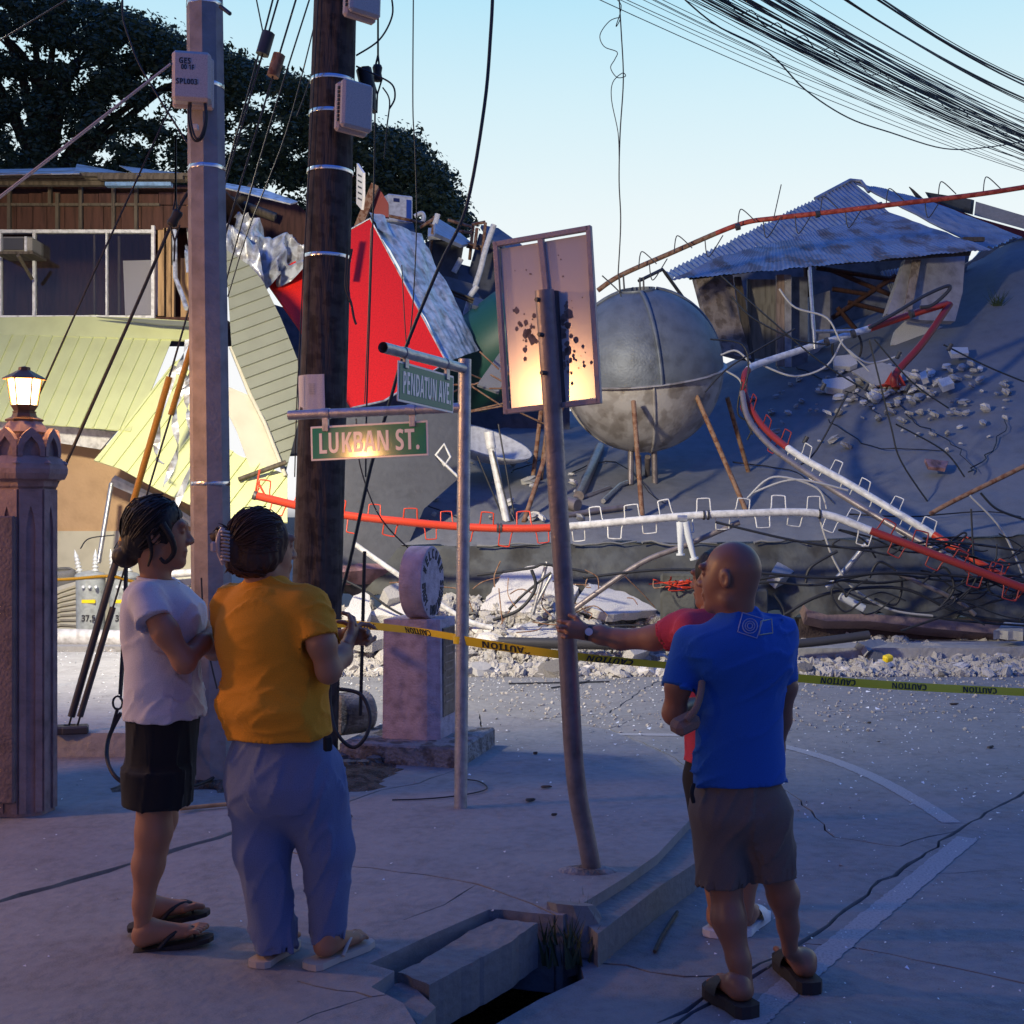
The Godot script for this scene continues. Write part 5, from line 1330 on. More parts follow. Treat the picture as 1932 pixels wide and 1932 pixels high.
func concrete_pole() -> void:
	var lo := P(403, 1480, 7.25)
	lo.y = -0.02
	var hi := P(383, -260, 7.25)
	var t := thing("concrete_pole", "slender eight sided concrete utility pole carrying a meter box", "utility pole", "", lo)
	var b := MB.new()
	var up := (hi - lo).normalized()
	b.lathe([[0.118, 0.0], [0.1, lo.distance_to(hi)]], Transform3D(Basis(up.cross(Vector3.BACK).normalized(), up, Vector3.BACK), lo), 8, true, deg_to_rad(-85.5))
	part(t, "shaft", b.mesh(), M.pole_concrete)
	for v in [10, 164, 318, 911]:
		var f: float = (1480.0 - v) / 1740.0
		strap(t, lo.lerp(hi, f), lerpf(0.116, 0.098, f) + 0.001, M.chrome, 8, hi - lo)
	var mb := thing("meter_box", "beige plastic box stencilled GES 001F on the concrete pole", "meter box", "", P(364, 195, 7.1))
	var c := P(362, 148, 7.06)
	var bx := Basis(Vector3.UP, 0.2)
	var s := MB.new()
	s.box(c, Vector3(0.21, 0.275, 0.11), bx, 0.018)
	part(mb, "cover", s.mesh(), M.box_plastic)
	var s2 := MB.new()
	s2.box(c + bx * Vector3(0.005, -0.005, -0.07), Vector3(0.225, 0.285, 0.04), bx, 0.01)
	part(mb, "back_plate", s2.mesh(), M.box_plastic)
	for e in [["GES", 0.032, 0.062, Vector3(-0.035, 0.077, 0.056)], ["00 1F", 0.028, 0.07, Vector3(-0.02, 0.043, 0.056)], ["SPL003", 0.03, 0.115, Vector3(-0.025, -0.037, 0.056)]]:
		letters(mb, e[0], e[1], e[2], Transform3D(bx, c + bx * e[3]), M.print, 0.002)
	part(mb, "cable_loop", tube(smooth(pts([[357, 192, 7.05], [356, 225, 7.04], [362, 258, 7.03], [372, 266, 7.03], [384, 255, 7.03], [390, 225, 7.04], [388, 195, 7.05]]), 6), 0.007, 6), M.rubber)
	part(mb, "cable_loop", tube(smooth(pts([[360, 192, 7.05], [359, 222, 7.03], [366, 254, 7.02], [374, 262, 7.02], [382, 250, 7.02], [388, 222, 7.03], [386, 195, 7.05]]), 6), 0.007, 6), M.rubber)
	var lug := MB.new()
	lug.box(P(366, 240, 7.1), Vector3(0.05, 0.03, 0.03), Basis(), 0.004)
	part(mb, "lug", lug.mesh(), M.white_paint)
	solo("pole_bracket", tube(pts([[416, 12, 7.15], [434, 26, 7.1]]), 0.012, 6), M.dark_metal, "short dark bracket at the top of the concrete pole", "bracket")

func wooden_pole() -> void:
	var lo := P(588, 1452, 8.0)
	lo.y = -0.1
	var hi := P(640, -240, 8.0)
	var t := thing("wooden_pole", "thick dark weathered wooden utility pole with steel straps", "utility pole", "", lo)
	var rows := []
	for i in 60:
		var f := i / 59.0
		var ring := PackedVector3Array()
		var r := lerpf(0.162, 0.13, f)
		for k in 36:
			var a := TAU * k / 36
			var rr := r * (1.0 + 0.014 * noise.get_noise_2d(k * 1.1, f * 5.0)) - 0.004 * maxf(0, noise.get_noise_2d(k * 2.3, f * 2.0 + 20))
			ring.append(lo.lerp(hi, f) + Vector3(cos(a) * rr, 0, -sin(a) * rr))
		rows.append(ring)
	var b := MB.new()
	b.grid(rows, true)
	part(t, "shaft", b.mesh(), M.pole_wood)
	for v in [154, 216, 324, 484]:
		var f: float = (1452.0 - v) / 1692.0
		strap(t, lo.lerp(hi, f), lerpf(0.162, 0.13, f) + 0.002, M.chrome, 24, hi - lo)
	for e in [[[606, 0], [590, 300], [575, 700], [560, 1000]]]:
		part(t, "ground_wire", tube(smooth(pts([[600, 0, 7.87], [588, 240, 7.87], [574, 480, 7.87], [566, 640, 7.86], [560, 760, 7.86], [556, 900, 7.86]]), 5), 0.004, 5), M.cable)
	# two beige network boxes on its right side
	var spots := [[668, 203, "beige hinged network box strapped to the wooden pole"], [684, -12, "beige network box at the top of the wooden pole, cut by the frame"]]
	for n in 2:
		var c := P(spots[n][0], spots[n][1], 7.82)
		var bx := Basis(Vector3.UP, 0.62) * Basis(Vector3.RIGHT, -0.05) * Basis(Vector3.BACK, -0.06)
		var m := thing("network_box", spots[n][2], "junction box", "network boxes on the wooden pole", c - Vector3(0, 0.16, 0))
		var s := MB.new()
		s.box(c + bx * Vector3(0.0, 0, 0.03), Vector3(0.21, 0.3, 0.055), bx, 0.016)
		part(m, "lid", s.mesh(), M.box_plastic)
		var s2 := MB.new()
		s2.box(c + bx * Vector3(0, -0.004, -0.035), Vector3(0.215, 0.305, 0.055), bx, 0.014)
		part(m, "case", s2.mesh(), M.box_plastic)
		for k in 9:
			var h := MB.new()
			h.box(c + bx * Vector3(-0.1065, 0.1 - k * 0.025, -0.002), Vector3(0.012, 0.016, 0.012), bx)
			part(m, "hinge_rib", h.mesh(), M.dark_metal)
	solo("splice_case", tube(pts([[686, 130, 8.1], [694, 165, 8.1], [696, 210, 8.1]]), 0.05, 8), M.rubber, "dark cable splice case behind the network box", "splice case")
	# paper notice wrapped round it
	var f2 := (1452.0 - 748) / 1692.0
	var pc := lo.lerp(hi, f2)
	var pr := []
	for i in 5:
		var ring := PackedVector3Array()
		for k in 13:
			var a := lerpf(deg_to_rad(198), deg_to_rad(282), k / 12.0)
			var rr := 0.153 + (0.012 if k > 10 else 0.0) + 0.002 * sin(i * 2.0 + k)
			ring.append(pc + Vector3(cos(a) * rr - (i - 2) * 0.002, lerpf(-0.14, 0.135, i / 4.0), -sin(a) * rr))
		pr.append(ring)
	var pb := MB.new()
	pb.grid(pr)
	var notice := thing("paper_notice", "faded white paper notice pasted on the wooden pole", "notice", "", pc - Vector3(0, 0.14, 0))
	part(notice, "sheet", pb.mesh(), M.paper)
	for k in 6:
		var a := deg_to_rad(252)
		var tb := MB.new()
		var o := pc + Vector3(cos(a) * 0.1575, 0.075 - k * 0.012, -sin(a) * 0.1575)
		var sd := Vector3(-sin(a), 0, -cos(a))
		tb.box(o, Vector3(0.045 - 0.004 * (k % 3), 0.004, 0.002), Basis(sd, Vector3.UP, sd.cross(Vector3.UP)))
		part(notice, "print_line", tb.mesh(), M.cable_grey)

func guy_wires() -> void:
	var g := "guy and drop wires at the poles"
	var dk := "dark thin wire slanting beside the utility poles"
	# the two guarded stays anchored on the ledge
	for n in 2:
		var a := G(126 + n * 16, 1382, 0.15)
		var top := P(536 + n * 34, -40, 8.4)
		var t := thing("guy_stay", ["slanting stay with a long yellow guard tube", "second slanting stay with a dark channel guard, close behind the yellow one"][n], "guy stay", "", a)
		part(t, "wire", tube(PackedVector3Array([a, a.lerp(top, 0.5), top]), 0.007, 5), M.cable)
		var lo := a.lerp(top, 0.02)
		if n == 0:
			part(t, "guard_tube", tube(PackedVector3Array([a.lerp(top, 0.24), a.lerp(top, 0.46)]), 0.022, 8), M.yellow_paint, "yellow plastic guard")
			part(t, "anchor_rod", tube(PackedVector3Array([lo, a.lerp(top, 0.245)]), 0.024, 6), M.dark_metal)
			part(t, "insulator", tube(PackedVector3Array([a.lerp(top, 0.667), a.lerp(top, 0.685)]), 0.04, 8), M.rust_pipe)
			part(t, "insulator", tube(PackedVector3Array([a.lerp(top, 0.895), a.lerp(top, 0.925)]), 0.045, 8), M.dark_metal)
		else:
			part(t, "guard_tube", tube(PackedVector3Array([a.lerp(top, 0.41), a.lerp(top, 0.515)]), 0.02, 8), M.yellow_paint)
			part(t, "anchor_rod", tube(PackedVector3Array([lo, a.lerp(top, 0.16)]), 0.02, 6), M.dark_metal)
			part(t, "insulator", tube(PackedVector3Array([a.lerp(top, 0.865), a.lerp(top, 0.895)]), 0.042, 8), M.rust_pipe)
		var foot := MB.new()
		foot.box(a + Vector3(0, 0.02, 0), Vector3(0.16, 0.05, 0.12), Basis(Vector3.UP, 0.3), 0.01)
		part(t, "anchor_foot", foot.mesh(), M.dark_metal)
	var list := [
		[[[322, 120], [0, 370], [-60, 416]], 7.0, 0.006, M.cable_grey], [[[322, 122], [160, 250], [0, 374], [-60, 420]], 7.02, 0.004, M.cable_grey], [[[-20, 88], [125, 0], [180, -34]], 9, 0.006, M.cable],
		[[[231, -30], [232, 30], [240, 62], [262, 120], [300, 185], [355, 272]], 8.2, 0.007, M.cable], [[[322, 200], [192, 482], [138, 601], [84, 721], [70, 752]], 7.6, 0.006, M.cable],
		[[[362, 352], [330, 408], [246, 601], [123, 877], [98, 930]], 7.8, 0.011, M.cable], [[[590, -20], [505, 250], [440, 480], [420, 560]], 8.6, 0.006, M.cable], [[[600, 20], [540, 250], [470, 430], [430, 560]], 8.7, 0.005, M.cable],
		[[[520, -20], [470, 170], [425, 330]], 8.5, 0.007, M.cable], [[[480, -20], [500, 80]], 8.4, 0.005, M.cable], [[[610, 60], [585, 150], [560, 220]], 8.6, 0.005, M.cable],
		[[[708, 170], [706, 330], [700, 520], [692, 760], [690, 900]], 8.3, 0.006, M.cable], [[[780, -20], [779, 200], [783, 280], [786, 420], [780, 560], [772, 650]], 8.5, 0.0045, M.cable],
		[[[930, -20], [926, 60], [914, 200], [880, 390], [830, 500], [768, 650], [735, 760], [700, 880], [660, 1060], [632, 1160]], 8.2, 0.012, M.cable],
		[[[672, 105], [716, 75], [740, 30], [738, -10]], 8.0, 0.006, M.cable], [[[672, 125], [710, 142], [740, 160], [745, 185], [735, 205]], 8.0, 0.006, M.cable], [[[722, 165], [735, 190], [730, 240], [725, 300]], 8.2, 0.005, M.cable],
		[[[688, 1040], [684, 1200], [680, 1350]], 8.1, 0.012, M.cable], [[[240, 1060], [236, 1200], [228, 1320]], 6.9, 0.007, M.cable], [[[380, 1090], [384, 1160], [396, 1240], [410, 1300]], 7.0, 0.005, M.cable],
		[[[672, 790], [680, 880], [720, 980], [800, 1060], [840, 1090]], 8.6, 0.005, M.cable], [[[664, 470], [656, 520], [660, 570], [655, 520]], 7.85, 0.008, M.cable], [[[655, 480], [652, 540], [662, 570], [668, 600], [672, 612]], 7.8, 0.008, M.cable],
		[[[758, 500], [766, 640], [775, 700]], 9.0, 0.004, M.cable], [[[700, 430], [696, 560], [688, 760]], 9.0, 0.004, M.cable],
	]
	for e in list:
		solo("drop_wire", tube(smooth(pts(e[0], e[1]), 6), e[2], 5), e[3], dk if e[3] == M.cable else "pale twin service wire running from the meter box to the left", "wire", g)
	for e in [[712, 138, 8.3], [330, 412, 7.7]]:
		var c := P(e[0], e[1], e[2])
		var t := thing("guy_insulator", "dark rounded guy insulator in the stay beside the wooden pole" if e[0] > 500 else "dark guy insulator in the stay beside the wooden house", "insulator", "", c - Vector3(0, 0.06, 0))
		var b := MB.new()
		b.lathe([[0.0, -0.055], [0.026, -0.052], [0.033, -0.035], [0.027, 0.0], [0.033, 0.035], [0.026, 0.052], [0.0, 0.055]], Transform3D(Basis(Vector3.BACK, 0.0 if e[0] > 500 else -0.5), c), 12)
		part(t, "body", b.mesh(), M.rubber)
		for s in [-1.0, 1.0]:
			part(t, "grip", tube(PackedVector3Array([c + Vector3(0.03 * s, -0.04, 0), c + Vector3(0, -0.14, 0), c + Vector3(-0.004, -0.26, 0)]), 0.006, 5), M.cable)
			part(t, "grip", tube(PackedVector3Array([c + Vector3(0.012 * s, 0.05, 0), c + Vector3(0.004, 0.12, 0), c + Vector3(0.004, 0.5, 0)]), 0.007, 5), M.cable)
	# black cable coming down beside the person in white, with its grip
	var cg := thing("stay_grip", "black stay rod with eye and curling hose beside the person in white", "stay", "", P(222, 1400, 6.6))
	part(cg, "rod", tube(smooth(pts([[238, 1040, 6.6], [234, 1160, 6.6], [226, 1310, 6.6]]), 5), 0.008, 6), M.rubber)
	var eye := PackedVector3Array()
	for i in 13: eye.append(P(222, 1326, 6.6) + Vector3(cos(TAU * i / 12) * 0.025, sin(TAU * i / 12) * 0.035, 0))
	part(cg, "eye", tube(eye, 0.006, 6), M.rubber)
	part(cg, "rod", tube(pts([[222, 1336, 6.6], [204, 1400, 6.6]]), 0.009, 6), M.rubber)
	part(cg, "hose", tube(smooth(pts([[228, 1345, 6.6], [206, 1390, 6.6], [202, 1430, 6.5], [215, 1462, 6.4], [240, 1482, 6.4]]), 6), 0.011, 6), M.rubber)
	solo("black_hose", tube(smooth(pts([[625, 1250, 7.4], [622, 1320, 7.4], [634, 1380, 7.3], [665, 1410, 7.3], [690, 1390, 7.3], [698, 1350, 7.35], [680, 1310, 7.4], [640, 1300, 7.4]]), 6), 0.012, 6), M.rubber, "black hose curling beside the person in orange", "hose")
	solo("ground_cable", tube(smooth(pts([[345, 1487, 6.9], [380, 1478, 7.0], [410, 1462, 7.2], [430, 1440, 7.3]]), 5), 0.01, 5), M.rubber, "black cable lying behind the person in white", "cable")
	var drum := MB.new()
	drum.lathe([[0.0, -0.12], [0.135, -0.12], [0.14, -0.1], [0.14, 0.1], [0.135, 0.12], [0.0, 0.12]], Transform3D(Basis(Vector3.UP, 0.7) * Basis(Vector3.BACK, PI / 2), P(662, 1345, 8.4)), 20)
	solo("concrete_drum", drum.mesh(), M.plinth, "dark round concrete drum lying behind the person in orange", "drum")

# ---------------------------------------------------------------- the barangay marker
func monument() -> void:
	var yaw := Basis(Vector3.UP, -0.263)
	var c := G(772, 1396, 0.12) + yaw * Vector3(0.0, 0, -0.2)
	var t := thing("welcome_marker", "lavender concrete marker with a round WELCOME disc on a square pedestal", "marker", "", Vector3(c.x, 0, c.z))
	var b := MB.new()
	b.box(Vector3(c.x, 0.03, c.z) + yaw * Vector3(0.0, 0, 0), Vector3(0.78, 0.18, 0.78), yaw, 0.012)
	part(t, "plinth", b.mesh(), M.plinth)
	var e := 0.03
	var w := 0.178
	var poly := []
	for y in [0.1, 0.866]:
		var row := PackedVector3Array()
		var ww := w + (0.006 if y < 0.5 else 0.0)
		for q in [[-ww, ww], [ww - 0.07, ww], [ww, ww - 0.05], [ww, -ww], [-ww, -ww]]: row.append(Vector3(c.x, y, c.z) + yaw * Vector3(q[0], 0, q[1]))
		poly.append(row)
	var pb := MB.new()
	for i in 5: pb.away(PackedVector3Array([poly[0][i], poly[0][(i + 1) % 5], poly[1][(i + 1) % 5], poly[1][i]]), Vector3(c.x, 0.5, c.z))
	pb.away(poly[1], Vector3(c.x, 0.5, c.z))
	part(t, "pedestal", pb.mesh(), M.monument)
	var pq := MB.new()
	pq.box(Vector3(c.x, 0.53, c.z) + yaw * Vector3(w + 0.004, 0, -0.03), Vector3(0.012, 0.56, 0.24), yaw, 0.003)
	part(t, "plaque", pq.mesh(), mat(Color(0.1, 0.1, 0.12), 0.35, 0.5, "stain", 3.0), "dark metal plaque")
	for i in 9:
		var r := MB.new()
		r.box(Vector3(c.x, 0.74 - i * 0.05, c.z) + yaw * Vector3(w + 0.011, 0, -0.03), Vector3(0.003, 0.008, 0.18 - 0.02 * (i % 3)), yaw)
		part(t, "plaque_line", r.mesh(), M.steel_worn)
	# the disc stands on edge, its face turned to the street at the right
	var ax := yaw * Vector3(1, 0, 0)
	var dc := Vector3(c.x, 0.866 + 0.228, c.z) + yaw * Vector3(0.02, 0, 0.02)
	var tr := Transform3D(Basis(yaw * Vector3(0, 1, 0), ax, yaw * Vector3(0, 0, 1)).orthonormalized(), dc)
	tr.basis = Basis(Vector3.UP, ax, Vector3.UP.cross(ax))
	var d := MB.new()
	d.lathe([[0.0, -0.075], [0.222, -0.075], [0.23, -0.068], [0.23, 0.068], [0.222, 0.075], [0.0, 0.075]], tr, 48)
	part(t, "disc", d.mesh(), M.monument)
	var side := Vector3.UP.cross(ax)                       # to the right when looking at the face
	var words := [["WELCOME", 152.0, 28.0, 1.0], ["BRGY. DADIANGAS", 184.0, 356.0, -1.0]]
	for wd in words:
		var s: String = wd[0]
		for i in s.length():
			if s[i] == " ": continue
			var a := deg_to_rad(lerpf(wd[1], wd[2], float(i) / (s.length() - 1)))
			var radial := side * cos(a) + Vector3.UP * sin(a)
			var up: Vector3 = radial * wd[3]
			letters(t, s[i], 0.062, 0.036 if s[i] != "I" and s[i] != "." else 0.012, Transform3D(Basis(up.cross(ax), up, ax), dc + ax * 0.0765 + radial * 0.18), M.print, 0.004, "letter")
	# loose stones by the plinth
	for i in 7:
		var k := chunk(Vector3(0.05, 0.03, 0.05) * rng.randf_range(0.7, 1.6), 90 + i).mesh()
		var o := solo("loose_stone", k, M.chunk_dark, "small dark stone on the earth beside the marker's plinth", "stone", "stones beside the plinth")
		o.position = G(rng.randf_range(640, 715), rng.randf_range(1415, 1450)) + Vector3(0, 0.03, 0)

# ---------------------------------------------------------------- street name signs
func street_signs() -> void:
	var foot := G(869, 1524)
	var t := thing("street_sign_post", "galvanized pipe post carrying two green street name signs", "sign post", "", foot)
	var top := Vector3(P(877, 680, 6.62).x, 2.335, -6.62)
	var b := MB.new()
	b.tube(PackedVector3Array([foot, top]), 0.034, 0.034, 20)
	part(t, "post", b.mesh(), M.steel)
	var specs := [["PENDATUN AVE.", Vector3(top.x, 2.285, top.z), Vector3(-0.352, 0.01, 0.80), 0.86, "PENDATUN AVE. street sign on the upper arm"], ["LUKBAN ST.", Vector3(top.x - 0.02, 2.083, top.z), Vector3(-0.945, -0.02, -0.27), 0.98, "LUKBAN ST. street sign on the lower arm"]]
	for n in 2:
		var s: Array = specs[n]
		var dir: Vector3 = (s[2] as Vector3).normalized()
		var a: Vector3 = s[1]
		var e: Vector3 = a + dir * s[3]
		var arm := MB.new()
		arm.tube(PackedVector3Array([a, e]), 0.026, 0.026, 16, false)
		arm.tube(PackedVector3Array([a, e]), 0.022, 0.022, 16, false)
		part(t, "arm", arm.mesh(), M.steel)
		var plate_c: Vector3 = a + dir * (0.43 if n == 0 else 0.515) - Vector3(0, 0.143 if n == 0 else 0.155, 0)
		var x := -dir
		x.y = 0.0
		x = x.normalized()
		var z := x.cross(Vector3.UP)
		var bx := Basis(x, Vector3.UP, z) * Basis(Vector3.BACK, [-0.03, 0.035][n]) * Basis(Vector3.RIGHT, [0.0, -0.022][n]) * Basis(Vector3.UP, [0.0, 0.022][n])
		var L: float = [0.585, 0.665][n]
		var H: float = [0.192, 0.186][n]
		var sg := thing("street_sign", s[4], "street sign", "", plate_c - Vector3(0, H / 2, 0))
		var p := MB.new()
		p.box(plate_c, Vector3(L, H, 0.006), bx, 0.002)
		part(sg, "rim_plate", p.mesh(), M.sign_white)
		var gp := MB.new()
		gp.box(plate_c + bx * Vector3(0, 0, 0.0035), Vector3(L - 0.022, H - 0.022, 0.004), bx, 0.001)
		part(sg, "green_face", gp.mesh(), M.sign_green if n == 1 else M.sign_green_dull)
		letters(sg, s[0], [0.105, 0.108][n], [0.5, 0.565][n], Transform3D(bx, plate_c + bx * Vector3(0, -0.004, 0.0065)), M.sign_white, 0.002)
		for k in [-1.0, 1.0]:
			var at: Vector3 = plate_c + bx * Vector3(k * L * 0.37, 0, 0)
			var h := MB.new()
			h.box(at + Vector3(0, H / 2 + 0.02, 0) + bx.z * 0.004, Vector3(0.035, 0.1, 0.018), bx, 0.002)
			part(sg, "hanger", h.mesh(), M.steel)
			var ringp := a + dir * (at - a).dot(dir)
			part(sg, "clip", tube(PackedVector3Array([ringp - dir * 0.025, ringp + dir * 0.025]), 0.03, 12), M.steel)

# ---------------------------------------------------------------- the bent post with the back of a traffic sign
func bent_sign() -> void:
	var foot := G(1117, 1640)
	var t := thing("bent_sign_post", "bent brown steel post leaning over with the bare back of a traffic sign", "sign post", "", foot)
	var line := smooth(PackedVector3Array([foot, P(1106, 1580, 5.47), P(1092, 1510, 5.46), P(1082, 1420, 5.45), P(1072, 1240, 5.43), P(1062, 1080, 5.42), P(1050, 900, 5.4), P(1042, 760, 5.38), P(1034, 640, 5.36), P(1027, 548, 5.35)]), 5)
	var b := MB.new()
	b.tube(line, 0.041, 0.041, 20)
	part(t, "post", b.mesh(), M.steel_worn)
	part(t, "inner_pipe", tube(pts([[1042, 550, 5.41], [1049, 660, 5.415], [1058, 765, 5.42]]), 0.028, 14), M.dark_metal)
	for e in [[1016, 566], [1021, 632], [1026, 704]]:
		part(t, "bolt", tube(PackedVector3Array([P(e[0] + 4, e[1], 5.33), P(e[0] - 5, e[1] - 1, 5.31)]), 0.01, 6), M.dark_metal)
	var cor := [[938, 462, 5.52], [1113, 432, 5.35], [1132, 757, 5.35], [958, 777, 5.51]]
	var k := coef(cor[0], cor[1], cor[3])
	var sg := thing("traffic_sign_back", "tall framed white sheet back of a traffic sign, stained and glowing", "sign", "", onp(k, 1040, 770))
	part(sg, "sheet", facet(k, [[944, 470], [1108, 442], [1126, 750], [964, 770]], 0.003).mesh(), mat(Color(0.8, 0.75, 0.71), 0.16, 0.3), "white enamelled sheet")
	var n := (onp(k, 1113, 432) - onp(k, 938, 462)).cross(onp(k, 958, 777) - onp(k, 938, 462)).normalized()
	if n.z < 0: n = -n
	var fr := mat(Color(0.5, 0.39, 0.35), 0.6, 0.1, "faint", 3.0, 0.2)
	for i in 4:
		var a := onp(k, cor[i][0], cor[i][1]) + n * 0.012
		var c := onp(k, cor[(i + 1) % 4][0], cor[(i + 1) % 4][1]) + n * 0.012
		var ax := (c - a).normalized()
		var fb := MB.new()
		fb.box((a + c) * 0.5, Vector3(0.022, 0.026, (c - a).length() + (0.022 if i % 2 else 0.0)), Basis(n.cross(ax), n, ax), 0.002)
		part(sg, "frame_bar", fb.mesh(), fr)
	var m1 := onp(k, 1022, 448) + n * 0.011
	var m2 := onp(k, 1034, 560) + n * 0.011
	var ax2 := (m2 - m1).normalized()
	var mb := MB.new()
	mb.box((m1 + m2) * 0.5, Vector3(0.026, 0.024, (m2 - m1).length()), Basis(n.cross(ax2), n, ax2), 0.002)
	part(sg, "mullion", mb.mesh(), fr)
	# glue residue and rust blotches on the sheet
	var blot := mat(Color(0.34, 0.25, 0.2), 0.8, 0, "grain", 8.0)
	var g := RandomNumberGenerator.new()
	g.seed = 3
	var spots := []
	for i in 26: spots.append([g.randfn(998, 14), g.randfn(628, 20), g.randf_range(1.2, 5.5)])
	for i in 40: spots.append([g.randfn(1066, 9), g.randfn(632, 38), g.randf_range(1.5, 6.5)])
	for i in 24: spots.append([g.randfn(1088, 18), g.randfn(680, 14), g.randf_range(0.8, 4.0)])
	for i in 14: spots.append([g.randf_range(960, 1112), g.randf_range(470, 600), g.randf_range(0.6, 1.6)])
	spots.append([975, 586, 6.0])
	spots.append([1074, 592, 9.0])
	spots.append([1064, 600, 8.0])
	spots.append([1004, 640, 9.0])
	spots.append([992, 630, 8.0])
	spots.append([1072, 662, 8.0])
	for s in spots:
		if s[0] < 962 or s[0] > 1116 or (s[0] > 1012 and s[0] < 1052): continue
		var q := PackedVector3Array()
		for j in 11:
			var a := TAU * j / 11
			var r: float = s[2] * (0.65 + 0.55 * absf(noise.get_noise_2d(s[0] * 3 + cos(a) * 1.5, s[1] * 3 + sin(a) * 1.5)) + g.randf_range(0, 0.25))
			q.append(onp(k, s[0] + cos(a) * r * 0.9, s[1] + sin(a) * r * 1.2) + n * 0.0016)
		var bb := MB.new()
		bb.prism(q, -n * 0.0012)
		part(sg, "residue_spot", bb.mesh(), blot)
	var mud := MB.new()
	mud.lathe([[0.1, -0.01], [0.08, 0.005], [0.055, 0.012], [0.0, 0.012]], Transform3D(Basis.from_scale(Vector3(1.5, 1, 0.9)), foot + Vector3(-0.02, 0.0, 0.02)), 14)
	solo("mortar_collar", mud.mesh(), M.plinth, "low collar of mortar round the bent post's foot", "earth")

# ---------------------------------------------------------------- caution tape
func caution_tape() -> void:
	var runs := [
		[[[632, 1176, 7.6], [700, 1181, 7.4], [790, 1191, 7.0], [868, 1204, 6.62]], "yellow caution tape from the wooden pole to the street sign post"],
		[[[872, 1208, 6.6], [960, 1222, 6.5], [1065, 1236, 6.4], [1180, 1248, 6.5], [1330, 1262, 6.8], [1500, 1279, 7.2], [1700, 1294, 7.6], [1932, 1306, 8.0], [2050, 1311, 8.2]], "yellow caution tape running from the street sign post off to the right"],
		[[[372, 1132, 7.2], [384, 1135, 7.2], [412, 1142, 7.3], [480, 1156, 7.5], [560, 1168, 7.7]], "short yellow caution tape between concrete and wooden poles"],
	]
	for r in runs:
		var t := thing("caution_tape", r[1], "tape", "caution tape round the corner", P(r[0][0][0], r[0][0][1], r[0][0][2]))
		var l := smooth(pts(r[0]), 12)
		var b := MB.new()
		var at := [0.0]
		var rows := []
		for i in l.size():
			if i: at.append(at[i - 1] + l[i].distance_to(l[i - 1]))
			var tw: float = 0.5 * sin(at[i] * 1.4) + 0.25
			var u := (Vector3(0, cos(tw), sin(tw) * 0.8)).normalized() * 0.0245
			rows.append(PackedVector3Array([l[i] - u, l[i] - u * 0.33 + Vector3(0, 0, .001), l[i] + u * 0.33 + Vector3(0, 0, .001), l[i] + u]))
		b.grid(rows)
		part(t, "ribbon", b.mesh(), M.tape)
		var s := 0.12
		while s < at[at.size() - 1] - 0.35:
			var p := along(l, at, s + 0.13)
			var q := along(l, at, s + 0.18)
			var x := (q - p).normalized()
			var tw := 0.5 * sin((s + 0.13) * 1.4) + 0.25
			var up := Vector3(0, cos(tw), sin(tw) * 0.8).normalized()
			up = (up - x * up.dot(x)).normalized()
			var z := x.cross(up)
			letters(t, "CAUTION", 0.034, 0.27, Transform3D(Basis(-x, -up, z), p + z * 0.003), M.print, 0.0015)
			s += 0.56
	var kt := thing("tape_knot", "knot of yellow tape tied round the street sign post", "tape", "", P(869, 1212, 6.6))
	var kb := MB.new()
	kb.tube(PackedVector3Array([P(869, 1200, 6.63), P(869, 1214, 6.63)]), 0.04, 0.039, 14)
	part(kt, "wrap", kb.mesh(), M.tape)
	var yl := thing("caution_tape", "yellow caution tape pulled thin across the transformers", "tape", "", P(100, 1094, 8.2))
	part(yl, "cord", tube(smooth(pts([[60, 1096, 8.3], [140, 1092, 8.2], [205, 1087, 8.1], [238, 1094, 8.1], [262, 1100, 8.1]]), 5), 0.011, 4), M.tape)

